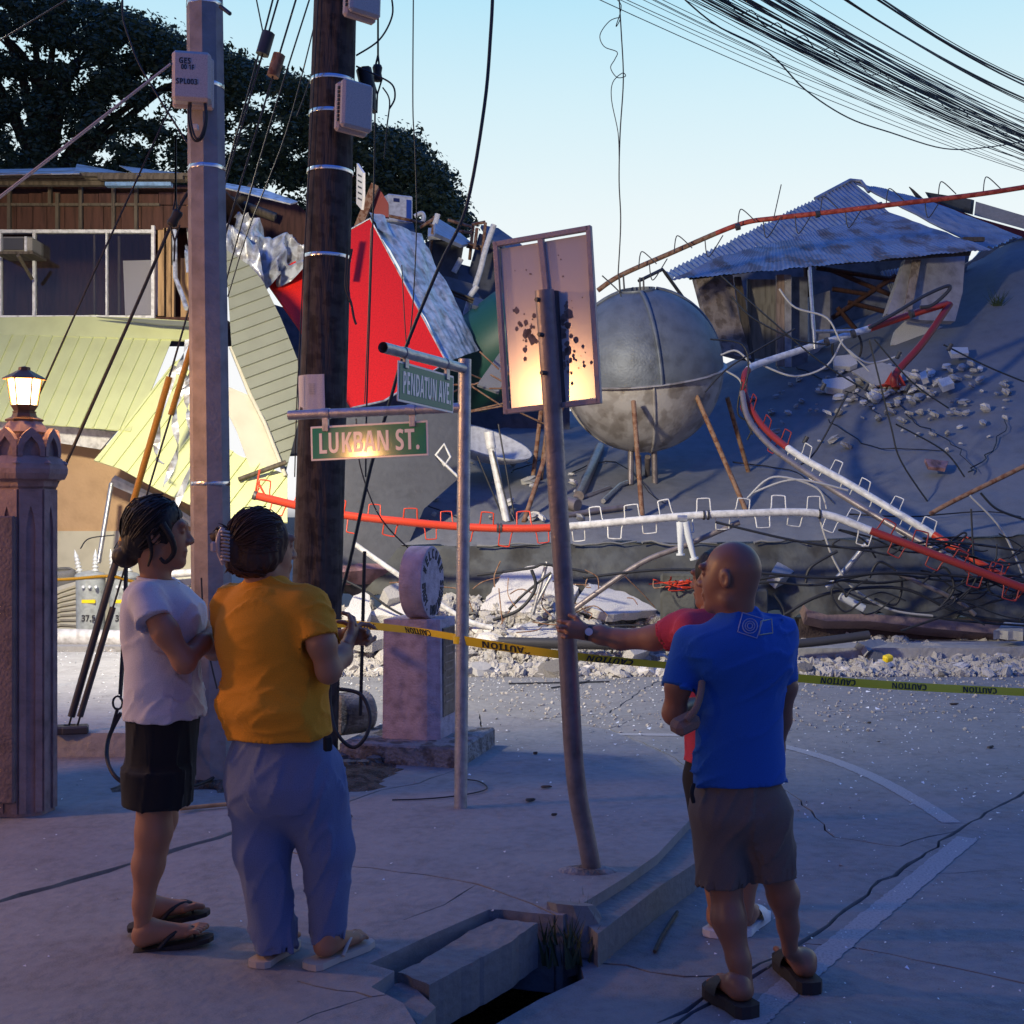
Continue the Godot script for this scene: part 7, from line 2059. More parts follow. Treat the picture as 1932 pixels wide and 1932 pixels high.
	strands(hb, c + Vector3(-.02, -.06, .05), Vector3(.085, .06, .06), Vector3(.8, 0, -.6), q.call(450, 1060, .09), 90, 8, -.9)
	part(root, "hair", hb.mesh(), M.hair_brown)
	var clip := thing("hair_clip", "pale toothed claw clip in the hair of the person in orange", "hair clip", "", q.call(436, 1050, .12))
	var cm := mat(Color(0.55, 0.42, 0.38), 0.35)
	for i in 9:
		var v := 1002.0 + i * 6.5
		part(clip, "tooth", tube(smooth(PackedVector3Array([q.call(430, v, .115), q.call(438, v - 1, .135), q.call(447, v + 1, .118)]), 4), .0042, 5), cm)
	part(clip, "spine", tube(smooth(PackedVector3Array([q.call(434, 996, .11), q.call(428, 1014, .125), q.call(428, 1036, .125), q.call(436, 1062, .11)]), 5), .0085, 6), cm)
	var kn := MB.new()
	kn.box(q.call(422, 1030, .125), Vector3(.03, .036, .014), Basis(Vector3.UP, .4), .006)
	part(clip, "thumb_tab", kn.mesh(), cm)

func man_in_blue() -> void:
	var D := 4.44
	var q := func(u: float, v: float, dz := 0.0) -> Vector3: return P(u, v, D) + Vector3(0, 0, dz)
	var root := thing("person", "bald person in bright blue tee and brown shorts with back turned, looking left", "person", "", Vector3(q.call(1400, 0).x, ROAD, -D))
	var f := Vector3(-.22, 0, -.975)
	var s := Vector3(.975, 0, -.22)
	var b := MB.new()
	var lo: Vector3 = q.call(1235, 1930, -.35)
	lo.y = ROAD - .02
	var F := Field.new(lo, q.call(1530, 1110, .3), 0.0125)
	F.cap(q.call(1394, 1210), q.call(1396, 1460), .088, .08, .04, s, 1.35)
	F.cap(q.call(1394, 1216) - s * .12, q.call(1394, 1210) + s * .12, .034, .034)
	F.cap(q.call(1387, 1150), q.call(1391, 1190), .055, .065)
	chain(F, [[q.call(1304, 1226, .02), .036], [q.call(1278, 1290, .03), .043], [q.call(1272, 1346, .0), .038], [q.call(1310, 1350, -.14), .034], [q.call(1360, 1335, -.2), .028]])
	chain(F, [[q.call(1472, 1216, -.05), .036], [q.call(1488, 1300, -.08), .045], [q.call(1489, 1370, -.14), .036], [q.call(1490, 1412, -.18), .027]])
	chain(F, [[q.call(1355, 1540), .07], [q.call(1368, 1660, .01), .056], [q.call(1372, 1728, .03), .057], [q.call(1388, 1800, .06), .038], [q.call(1398, 1852, .08), .031]])
	chain(F, [[q.call(1440, 1540), .07], [q.call(1465, 1645, -.03), .055], [q.call(1485, 1700, -.06), .053], [q.call(1499, 1765, -.1), .035], [q.call(1504, 1815, -.115), .029]])
	F.net(b)
	head(b, q.call(1378, 1084), Vector3(-.88, -.02, -.47), q.call(1389, 1170), .056, 1.04, 1.1)
	hand(b, q.call(1490, 1412, -.18), Vector3(0, -1, -.1), Vector3(-.9, 0, -.3), Vector3(-.1, 0, -1), .3)
	hand(b, q.call(1362, 1334, -.2), Vector3(1, .2, -.1), Vector3(0, -.3, 1), Vector3(0, 1, .2), .4)
	var h1: Vector3 = G(1408, 1893, ROAD + .045)
	var t1: Vector3 = G(1342, 1850, ROAD + .045)
	var h2: Vector3 = G(1526, 1848, ROAD + .045)
	var t2: Vector3 = G(1476, 1795, ROAD + .045)
	foot(b, q.call(1398, 1852, .08), h1, t1, Vector3(1, 0, 0), .92)
	foot(b, q.call(1504, 1815, -.115), h2, t2, Vector3(-1, 0, 0), .92)
	part(root, "body", b.mesh(), M.skin_dark)
	sandal(root, h1 - (t1 - h1).normalized() * .02, t1, .115, .042, M.sole_dark, M.rubber, 1)
	sandal(root, h2 - (t2 - h2).normalized() * .02, t2, .115, .042, M.sole_dark, M.rubber, 1)
	# shorts
	F = Field.new(q.call(1270, 1700, -.25), q.call(1530, 1440, .25), 0.0105)
	F.cap(q.call(1396, 1465), q.call(1397, 1530), .096, .118, .04, s, 1.42)
	F.cap(q.call(1352, 1530), q.call(1360, 1670, .01), .1, .086, .04, Vector3.ZERO, 1.0, 1)
	F.cap(q.call(1440, 1530), q.call(1460, 1656, -.02), .098, .08, .04, Vector3.ZERO, 1.0, 1)
	folds(F, .009, 8, 2.0, Vector3(.35, .9, .1), 71)
	F.cap(q.call(1359, 1655, .01), q.call(1361, 1690, .01), .072, .072, .01, Vector3.ZERO, 1.0, 2, true)
	F.cap(q.call(1458, 1640, -.02), q.call(1462, 1680, -.02), .068, .068, .01, Vector3.ZERO, 1.0, 2, true)
	part(root, "shorts", build(F), cloth(Color(0.16, 0.115, 0.095)))
	# tee
	F = Field.new(q.call(1230, 1500, -.32), q.call(1540, 1110, .3), 0.0098)
	F.cap(q.call(1394, 1225), q.call(1396, 1478), .108, .115, .05, s, 1.46, 1)
	F.cap(q.call(1396, 1212) - s * .14, q.call(1396, 1196) + s * .15, .058, .062, .07)
	F.cap(q.call(1392, 1194), q.call(1389, 1164), .09, .06, .06)
	F.ell(q.call(1396, 1240) - f * .03, Vector3(.185, .12, .1), Basis(s, Vector3.UP, -f), .05)
	F.cap(q.call(1302, 1214, .0), q.call(1280, 1296, .03), .068, .066, .022, Vector3.ZERO, 1.0, 1)
	F.cap(q.call(1474, 1200, -.05), q.call(1484, 1290, -.08), .066, .06, .022, Vector3.ZERO, 1.0, 1)
	folds(F, .0095, 8.5, 2.0, Vector3(.8, .5, .1), 93)
	F.cap(q.call(1281, 1289, .03), q.call(1277, 1330, .03), .052, .054, .02, Vector3.ZERO, 1.0, 2, true)
	var tm := cloth(Color(0.012, 0.1, 0.43))
	part(root, "tee", build(F), tm)
	collar(root, q.call(1389, 1166), .066, s, 1.08, Vector3(0, 1, .08), tm)
	# the print between the shoulders: two outlined shapes and a round seal
	var ink := mat(Color(0.3, 0.33, 0.5), 0.8)
	var ink2 := mat(Color(0.42, 0.42, 0.3), 0.8)
	var shapes := [[[[1401, 1156], [1440, 1168], [1428, 1204], [1392, 1192], [1401, 1156]], ink], [[[1436, 1172], [1456, 1168], [1458, 1194], [1432, 1198], [1436, 1172]], ink2]]
	for r in [14.0, 9.0, 5.0]:
		var ring := []
		for i in 17: ring.append([1415 + cos(TAU * i / 16) * r, 1181 + sin(TAU * i / 16) * r])
		shapes.append([ring, ink])
	for sh in shapes:
		var line := PackedVector3Array()
		var pl: Array = sh[0]
		for i in pl.size() - 1:
			for k in 4:
				var u := lerpf(pl[i][0], pl[i + 1][0], k / 4.0)
				var v := lerpf(pl[i][1], pl[i + 1][1], k / 4.0)
				line.append(onto(F, u, v, 4.1, 4.7))
		line.append(line[0])
		part(root, "print", tube(line, .0022, 4), sh[1])
	# folded brown pouch under the arm
	var pb := MB.new()
	var pc: Vector3 = q.call(1283, 1354, .13)
	pb.box(pc, Vector3(.1, .058, .07), Basis.from_euler(Vector3(.2, .5, .35)), .018)
	var po := thing("brown_pouch", "tan pouch held under the left arm of the person in blue", "pouch", "", pc - Vector3(0, .04, 0))
	var pm := mat(Color(0.3, 0.17, 0.12), 0.85, 0, "grain", 8.0)
	part(po, "bag", pb.mesh(), pm)
	part(po, "strap", tube(smooth(PackedVector3Array([pc + Vector3(.0, .02, .04), pc + Vector3(.03, .055, .035), pc + Vector3(.05, .1, .01), pc + Vector3(.06, .14, -.02)]), 5), .012, 6), pm)
	part(root, "key_cord", tube(smooth(PackedVector3Array([q.call(1301, 1468, .1), q.call(1296, 1482, .12), q.call(1300, 1500, .11)]), 4), .008, 5), M.black_cloth)

func onto(F: Field, u: float, v: float, d0: float, d1: float) -> Vector3:   # where the ray meets a garment
	var d := d0
	while d < d1:
		var p := P(u, v, d)
		if F.at(p) < 0.0: return P(u, v, d - .003)
		d += .003
	return P(u, v, (d0 + d1) * .5)

func person_in_pink() -> void:
	var D := 5.15
	var q := func(u: float, v: float, dz := 0.0) -> Vector3: return P(u, v, D) + Vector3(0, 0, dz)
	var root := thing("person", "person in pink tee behind the bald one, arm stretched to grip the bent post", "person", "", Vector3(q.call(1375, 0).x, ROAD, -D))
	var f := Vector3(-.55, 0, -.83)
	var s := Vector3(.83, 0, -.55)
	var b := MB.new()
	var lo: Vector3 = q.call(1060, 1760, -.45)
	lo.y = ROAD - .02
	var F := Field.new(lo, q.call(1480, 1080, .25), 0.0125)
	F.cap(q.call(1350, 1200), q.call(1362, 1430), .1, .12, .04, s, 1.35)
	F.cap(q.call(1350, 1180) - s * .14, q.call(1350, 1180) + s * .14, .05, .05)
	F.cap(q.call(1346, 1140), q.call(1348, 1180), .05, .06)
	chain(F, [[q.call(1290, 1184, -.05), .056], [q.call(1240, 1208, -.1), .05], [q.call(1176, 1214, -.16), .041], [q.call(1140, 1206, -.18), .037], [P(1108, 1194, 5.335), .027]])
	chain(F, [[q.call(1412, 1190, -.05), .055], [q.call(1425, 1290, -.15), .045], [q.call(1370, 1300, -.28), .03]])
	chain(F, [[q.call(1335, 1460), .09], [q.call(1345, 1590), .06], [q.call(1350, 1650), .055], [q.call(1355, 1725), .036]])
	chain(F, [[q.call(1398, 1460), .09], [q.call(1402, 1590), .06], [q.call(1406, 1650), .053], [q.call(1404, 1725), .036]])
	F.net(b)
	head(b, q.call(1350, 1092), Vector3(-.8, -.02, -.6), q.call(1348, 1165), .05, .95)
	hand(b, P(1108, 1193, 5.335), Vector3(-1, .14, .0), Vector3(0, 0, -1), Vector3(.1, 1, .1), .72, .98)
	var h1: Vector3 = G(1345, 1752, ROAD + .03)
	var t1: Vector3 = G(1385, 1722, ROAD + .03)
	var h2: Vector3 = G(1400, 1750, ROAD + .03)
	var t2: Vector3 = G(1438, 1716, ROAD + .03)
	foot(b, h1 + Vector3(.02, .07, -.03), h1, t1, Vector3(1, 0, 0), .9)
	foot(b, h2 + Vector3(.02, .07, -.03), h2, t2, Vector3(-1, 0, 0), .9)
	part(root, "body", b.mesh(), M.skin)
	sandal(root, h1 - (t1 - h1).normalized() * .02, t1, .1, .028, M.white_paint, M.white_paint, 1)
	sandal(root, h2 - (t2 - h2).normalized() * .02, t2, .1, .028, M.white_paint, M.white_paint, 1)
	F = Field.new(q.call(1270, 1580, -.25), q.call(1470, 1380, .25), 0.012)
	F.cap(q.call(1362, 1410), q.call(1366, 1470), .125, .13, .04, s, 1.3)
	F.cap(q.call(1335, 1470), q.call(1340, 1545), .1, .085, .03, Vector3.ZERO, 1.0, 1)
	F.cap(q.call(1398, 1470), q.call(1402, 1545), .1, .085, .03, Vector3.ZERO, 1.0, 1)
	part(root, "shorts", build(F), M.black_cloth)
	F = Field.new(q.call(1220, 1450, -.35), q.call(1480, 1110, .3), 0.0105)
	F.cap(q.call(1350, 1205), q.call(1362, 1430), .115, .13, .05, s, 1.36, 1)
	F.cap(q.call(1350, 1180) - s * .14, q.call(1350, 1180) + s * .14, .062, .062, .06)
	F.cap(q.call(1296, 1184, -.04), q.call(1254, 1206, -.085), .076, .07, .04, Vector3.ZERO, 1.0, 1)
	F.cap(q.call(1408, 1190, -.05), q.call(1418, 1250, -.1), .07, .068, .04, Vector3.ZERO, 1.0, 1)
	folds(F, .007, 9, 2.5, Vector3(.9, .2, 0), 14)
	F.cap(q.call(1262, 1202, -.075), q.call(1240, 1214, -.1), .06, .062, .02, Vector3.ZERO, 1.0, 2, true)
	part(root, "tee", build(F), cloth(Color(0.62, 0.06, 0.1)))
	F = Field.new(q.call(1290, 1150, -.15), q.call(1410, 1020, .15), 0.008)
	var c: Vector3 = q.call(1352, 1086)
	F.ell(c + Vector3(.01, .012, .01), Vector3(.1, .102, .1), Basis(), .02)
	F.ell(c + Vector3(-.08, -.05, -.06), Vector3(.07, .1, .08), Basis(Vector3.UP, .6), .02, true)
	hairy(F, .006, 8)
	part(root, "hair", build(F), M.hair)
	var w := thing("wrist_watch", "pale wrist watch on the outstretched arm", "watch", "", P(1108, 1200, 5.33))
	part(w, "band", tube(PackedVector3Array([P(1108, 1193, 5.333), P(1114, 1195, 5.329)]), .032, 14), M.rubber)
	var wf := MB.new()
	wf.tube(PackedVector3Array([P(1111, 1192, 5.305), P(1111, 1192, 5.292)]), .017, .016, 16)
	part(w, "dial", wf.mesh(), M.sign_white)

# ---------------------------------------------------------------- helpers
func P(u: float, v: float, d: float) -> Vector3:      # a point seen at (u, v) of a 1932-pixel view, d metres away
	return Vector3((u - 966.0) / 2400.0 * d, EYE - (v - 966.0) / 2400.0 * d, -d)

func G(u: float, v: float, y := 0.0) -> Vector3:      # the point of the level y seen at (u, v)
	return P(u, v, 2400.0 * (EYE - y) / (v - 966.0))

func G2(u: float, v: float, y := 0.0) -> Vector2:
	var p := G(u, v, y)
	return Vector2(p.x, p.z)

func pts(list: Array, d := 0.0) -> PackedVector3Array:  # [[u, v, d], ...] or [[u, v], ...] at one distance
	var r := PackedVector3Array()
	for a in list:
		r.append(P(a[0], a[1], a[2] if a.size() > 2 else d))
	return r

func smooth(p: PackedVector3Array, steps := 6) -> PackedVector3Array:
	if p.size() < 3:
		return p
	var r := PackedVector3Array()
	for i in p.size() - 1:
		var a := p[maxi(i - 1, 0)]
		var b := p[i]
		var c := p[i + 1]
		var e := p[mini(i + 2, p.size() - 1)]
		for k in steps:
			r.append(b.cubic_interpolate(c, a, e, float(k) / steps))
	r.append(p[p.size() - 1])
	return r

func sag(a: Vector3, b: Vector3, drop: float, n := 14) -> PackedVector3Array:
	var r := PackedVector3Array()
	for i in n + 1:
		var t := float(i) / n
		r.append(a.lerp(b, t) - Vector3(0, drop * 4.0 * t * (1.0 - t), 0))
	return r

func numbered(called: String) -> String:
	if not used.has(called):
		used[called] = 0
		return called
	used[called] += 1
	return "%s_%03d" % [called, used[called]]

func tag(o: Node, label: String, category: String, group := "", kind := "") -> void:
	if label: o.set_meta("label", label)
	if category: o.set_meta("category", category)
	if group: o.set_meta("group", group)
	if kind: o.set_meta("kind", kind)

func thing(called: String, label: String, category: String, group := "", at := Vector3.ZERO) -> Node3D:
	var o := Node3D.new()
	o.name = numbered(called)
	add_child(o)
	o.position = at
	tag(o, label, category, group)
	return o

func put(called: String, mesh: Mesh, m: Material) -> MeshInstance3D:
	var o := MeshInstance3D.new()
	o.mesh = mesh
	o.material_override = m
	o.name = called
	return o

func part(parent: Node3D, called: String, mesh: Mesh, m: Material, label := "") -> MeshInstance3D:   # mesh in world coordinates
	var o := put(called, mesh, m)
	parent.add_child(o, true)
	o.position = -origin_of(parent)
	if label: o.set_meta("label", label)
	return o

func origin_of(n: Node3D) -> Vector3:
	var r := n.position
	var q = n.get_parent()
	while q is Node3D and q != self:
		r += q.position
		q = q.get_parent()
	return r

func part_at(parent: Node3D, called: String, mesh: Mesh, m: Material, t: Transform3D) -> MeshInstance3D:
	var o := put(called, mesh, m)
	parent.add_child(o, true)
	t.origin -= origin_of(parent)
	o.transform = t
	return o

func solo(called: String, mesh: Mesh, m: Material, label: String, category: String, group := "") -> MeshInstance3D:
	var o := put(numbered(called), mesh, m)
	add_child(o)
	tag(o, label, category, group)
	return o

func structure(called: String, mesh: Mesh, m: Material) -> MeshInstance3D:
	var o := put(numbered(called), mesh, m)
	add_child(o)
	o.set_meta("kind", "structure")
	return o

class MB:                                              # collects triangles; normals follow the winding (clockwise from outside)
	var v := PackedVector3Array()
	var n := PackedVector3Array()
	var x := PackedInt32Array()
	func tri(a: Vector3, b: Vector3, c: Vector3) -> void:
		var m := (c - a).cross(b - a).normalized()
		var k := v.size()
		v.append(a); v.append(b); v.append(c)
		n.append(m); n.append(m); n.append(m)
		x.append(k); x.append(k + 1); x.append(k + 2)
	func quad(a: Vector3, b: Vector3, c: Vector3, d: Vector3) -> void:
		tri(a, b, c)
		tri(a, c, d)
	func away(p: PackedVector3Array, from: Vector3) -> void:   # a convex flat face turned away from a point
		var m := (p[2] - p[0]).cross(p[1] - p[0])
		var mid := Vector3.ZERO
		for q in p: mid += q
		mid /= p.size()
		var flip := m.dot(mid - from) < 0.0
		for i in range(1, p.size() - 1):
			if flip: tri(p[0], p[i + 1], p[i])
			else: tri(p[0], p[i], p[i + 1])
	func box(c: Vector3, s: Vector3, b := Basis(), bevel := 0.0) -> void:
		var h := s * 0.5
		var e := minf(bevel, minf(h.x, minf(h.y, h.z)) * 0.9)
		for ax in 3:
			var a1 := (ax + 1) % 3
			var a2 := (ax + 2) % 3
			for sg in [-1.0, 1.0]:
				var f := PackedVector3Array()
				for k in [[-1, -1], [1, -1], [1, 1], [-1, 1]]:
					var q := Vector3.ZERO
					q[ax] = sg * h[ax]
					q[a1] = k[0] * (h[a1] - e)
					q[a2] = k[1] * (h[a2] - e)
					f.append(c + b * q)
				away(f, c)
				if e > 0.0:
					for sg2 in [-1.0, 1.0]:
						var g := PackedVector3Array()
						for k in [[1, -1], [1, 1], [0, 1], [0, -1]]:
							var q := Vector3.ZERO
							q[ax] = sg * (h[ax] if k[0] else h[ax] - e)
							q[a1] = sg2 * (h[a1] - e if k[0] else h[a1])
							q[a2] = k[1] * (h[a2] - e)
							g.append(c + b * q)
						away(g, c)
		if e > 0.0:
			for i in 8:
				var sg3 := Vector3(1 if i & 1 else -1, 1 if i & 2 else -1, 1 if i & 4 else -1)
				var f := PackedVector3Array()
				for ax in 3:
					var q := (h - Vector3.ONE * e) * sg3
					q[ax] = h[ax] * sg3[ax]
					f.append(c + b * q)
				away(f, c)
	func grid(rows: Array, wrap := false) -> void:      # rows of points joined with smooth normals
		var k := v.size()
		var w: int = rows[0].size()
		var hgt := rows.size()
		var nn := PackedVector3Array()
		nn.resize(w * hgt)
		for r in rows: v.append_array(r)
		for i in hgt - 1:
			for j in (w if wrap else w - 1):
				var j2 := (j + 1) % w
				var a := i * w + j
				var b := i * w + j2
				var c := (i + 1) * w + j2
				var d := (i + 1) * w + j
				for t in [[a, b, c], [a, c, d]]:
					var m: Vector3 = (v[k + t[2]] - v[k + t[0]]).cross(v[k + t[1]] - v[k + t[0]])
					for q in t:
						nn[q] += m
						x.append(k + q)
		for i in nn.size(): n.append(nn[i].normalized())
	func tube(p: PackedVector3Array, r0: float, r1 := -1.0, sides := 8, caps := true, flat := false) -> void:
		if r1 < 0.0: r1 = r0
		var rows := []
		var up := Vector3.UP
		var t0 := (p[1] - p[0]).normalized()
		if absf(t0.dot(up)) > 0.95: up = Vector3.RIGHT
		var s := t0.cross(up).normalized()
		for i in p.size():
			var t := (p[mini(i + 1, p.size() - 1)] - p[maxi(i - 1, 0)]).normalized()
			s = (s - t * s.dot(t)).normalized()
			var u := t.cross(s)
			var r := lerpf(r0, r1, float(i) / (p.size() - 1))
			var ring := PackedVector3Array()
			for k in sides:
				var a := TAU * (k + (0.5 if flat else 0.0)) / sides
				ring.append(p[i] + (s * cos(a) + u * sin(a)) * r)
			rows.append(ring)
		if flat:
			for i in rows.size() - 1:
				for k in sides:
					var k2 := (k + 1) % sides
					away(PackedVector3Array([rows[i][k], rows[i][k2], rows[i + 1][k2], rows[i + 1][k]]), (p[i] + p[i + 1]) * 0.5)
		else:
			grid(rows, true)
		if caps:
			away(rows[0], p[0] + (p[1] - p[0]) * 0.5)
			away(rows[rows.size() - 1], p[p.size() - 2].lerp(p[p.size() - 1], 0.5))
	func lathe(profile: Array, t: Transform3D, seg := 16, flat := false, turn := 0.0) -> void:   # [[radius, height], ...]
		var rows := []
		for q in profile:
			var ring := PackedVector3Array()
			for k in seg:
				var a := TAU * k / seg + turn
				ring.append(t * Vector3(cos(a) * q[0], q[1], -sin(a) * q[0]))
			rows.append(ring)
		if flat:
			for i in rows.size() - 1:
				for k in seg:
					var k2 := (k + 1) % seg
					quad(rows[i][k], rows[i][k2], rows[i + 1][k2], rows[i + 1][k])
		else:
			grid(rows, true)
	func prism(poly: PackedVector3Array, thick: Vector3) -> void:   # any flat outline, made thick
		var m := Vector3.ZERO
		for i in poly.size():
			m += poly[i].cross(poly[(i + 1) % poly.size()])
		m = m.normalized()
		var ex := (poly[1] - poly[0]).normalized()
		var ey := m.cross(ex)
		var flat := PackedVector2Array()
		for q in poly: flat.append(Vector2((q - poly[0]).dot(ex), (q - poly[0]).dot(ey)))
		var ids := Geometry2D.triangulate_polygon(flat)
		var front := thick.dot(m) < 0.0
		for i in range(0, ids.size(), 3):
			var a := poly[ids[i]]
			var b := poly[ids[i + 1]]
			var c := poly[ids[i + 2]]
			if ((c - a).cross(b - a)).dot(-thick) < 0.0:
				var s := b
				b = c
				c = s
			tri(a, b, c)
			tri(a + thick, c + thick, b + thick)
		for i in poly.size():
			var a := poly[i]
			var b := poly[(i + 1) % poly.size()]
			if front: quad(a, a + thick, b + thick, b)
			else: quad(a, b, b + thick, a + thick)
	func join(o: MB, t := Transform3D()) -> void:
		var k := v.size()
		for i in o.v.size():
			v.append(t * o.v[i])
			n.append((t.basis * o.n[i]).normalized())
		for i in o.x: x.append(k + i)
	func mesh() -> ArrayMesh:
		var a := []
		a.resize(Mesh.ARRAY_MAX)
		a[Mesh.ARRAY_VERTEX] = v
		a[Mesh.ARRAY_NORMAL] = n
		a[Mesh.ARRAY_INDEX] = x
		var m := ArrayMesh.new()
		m.add_surface_from_arrays(Mesh.PRIMITIVE_TRIANGLES, a)
		return m

func tube(p: PackedVector3Array, r: float, sides := 6, r1 := -1.0) -> ArrayMesh:
	var b := MB.new()
	b.tube(p, r, r1, sides)
	return b.mesh()

func slab_piece(poly: PackedVector2Array, y: float, thick: float) -> ArrayMesh:   # a level polygon (x, z) made thick downwards
	var b := MB.new()
	var q := PackedVector3Array()
	for a in poly: q.append(Vector3(a.x, y, a.y))
	b.prism(q, Vector3(0, -thick, 0))
	return b.mesh()

func crack(line: PackedVector2Array, w: float, rough := 0.02) -> PackedVector2Array:   # a ragged gap along a line
	var p := PackedVector2Array()
	for i in line.size() - 1:
		var n := maxi(2, int(line[i].distance_to(line[i + 1]) / 0.12))
		for k in n: p.append(line[i].lerp(line[i + 1], float(k) / n) + Vector2(rng.randf_range(-rough, rough), rng.randf_range(-rough, rough)) * (1.0 if k else 0.3))
	p.append(line[line.size() - 1])
	var l := PackedVector2Array()
	var r := PackedVector2Array()
	for i in p.size():
		var t := (p[mini(i + 1, p.size() - 1)] - p[maxi(i - 1, 0)]).normalized()
		var s := Vector2(-t.y, t.x) * w * 0.5 * rng.randf_range(0.55, 1.3) * (0.5 if i == 0 or i == p.size() - 1 else 1.0)
		l.append(p[i] + s)
		r.append(p[i] - s)
	r.reverse()
	l.append_array(r)
	return l

func cut_all(polys: Array, hole: PackedVector2Array) -> Array:
	var r := []
	for p in polys:
		var got := Geometry2D.clip_polygons(p, hole)
		var holes := []
		var outer := []
		for g in got:
			if Geometry2D.is_polygon_clockwise(g): holes.append(g)
			else: outer.append(g)
		if holes.size():                                # a gap wholly inside: cut the piece in two across it, so that no holes remain
			var c := Vector2.ZERO
			for q in hole: c += q
			c /= hole.size()
			for half in 2:
				var s := -1.0 if half else 1.0
				var box := PackedVector2Array([c + Vector2(-400, 0), c + Vector2(400, 0), c + Vector2(400, 400 * s), c + Vector2(-400, 400 * s)])
				for g in Geometry2D.intersect_polygons(p, box):
					r.append_array(cut_all([g], hole))
		else:
			r.append_array(outer)
	return r

func chunk(size: Vector3, seed_: int, fine := false) -> MB:   # a broken lump: a ball cut by random planes
	var g := RandomNumberGenerator.new()
	g.seed = seed_
	var planes := []
	for i in 11:
		var q := Vector3(g.randfn(), g.randfn(), g.randfn()).normalized()
		planes.append([q, g.randf_range(0.55, 0.95)])
	for ax in 3:
		for s in [-1.0, 1.0]:
			var q := Vector3(g.randf_range(-.2, .2), g.randf_range(-.2, .2), g.randf_range(-.2, .2))
			q[ax] = s
			planes.append([q.normalized(), g.randf_range(0.55, 0.75)])
	var b := MB.new()
	var seg := 10 if fine else 6
	var rows := []
	for i in seg / 2 + 1:
		var ring := PackedVector3Array()
		var th := PI * i / (seg / 2)
		for k in seg:
			var ph := TAU * (k + 0.5 * (i % 2)) / seg
			var dir := Vector3(sin(th) * cos(ph), cos(th), sin(th) * sin(ph))
			var r := 1.2
			for pl in planes:
				var dt: float = dir.dot(pl[0])
				if dt > 0.05: r = minf(r, pl[1] / dt)
			ring.append(dir * r * size)
		rows.append(ring)
	for i in rows.size() - 1:
		for k in seg:
			var k2 := (k + 1) % seg
			if i > 0: b.away(PackedVector3Array([rows[i][k], rows[i][k2], rows[i + 1][k]]), Vector3.ZERO)
			if i < rows.size() - 2: b.away(PackedVector3Array([rows[i][k2], rows[i + 1][k2], rows[i + 1][k]]), Vector3.ZERO)
	return b

func sheet(a: Vector3, b: Vector3, c: Vector3, d: Vector3, waves: int, amp: float, along := 6, warp := 0.0, seed_ := 1) -> MB:   # a-b top edge, d-c bottom edge; ridges run from top to bottom
	var m := MB.new()
	var nrm := ((b - a).cross(d - a)).normalized()
	var rows := []
	var per := 6
	for i in along + 1:
		var t := float(i) / along
		var row := PackedVector3Array()
		for k in waves * per + 1:
			var s := float(k) / (waves * per)
			var p := a.lerp(b, s).lerp(d.lerp(c, s), t)
			var w := warp * (absf(noise.get_noise_3d(p.x * 1.1 + seed_ * 7, p.y * 0.9, p.z * 1.1)) * 2.0 - 0.4)
			row.append(p + nrm * (sin(TAU * k / per) * amp + w))
		rows.append(row)
	m.grid(rows)
	var back := []                                       # the underside, a millimetre and a half away
	for r in rows:
		var q := PackedVector3Array()
		for p in r: q.append(p - nrm * 0.0015)
		q.reverse()
		back.append(q)
	m.grid(back)
	return m

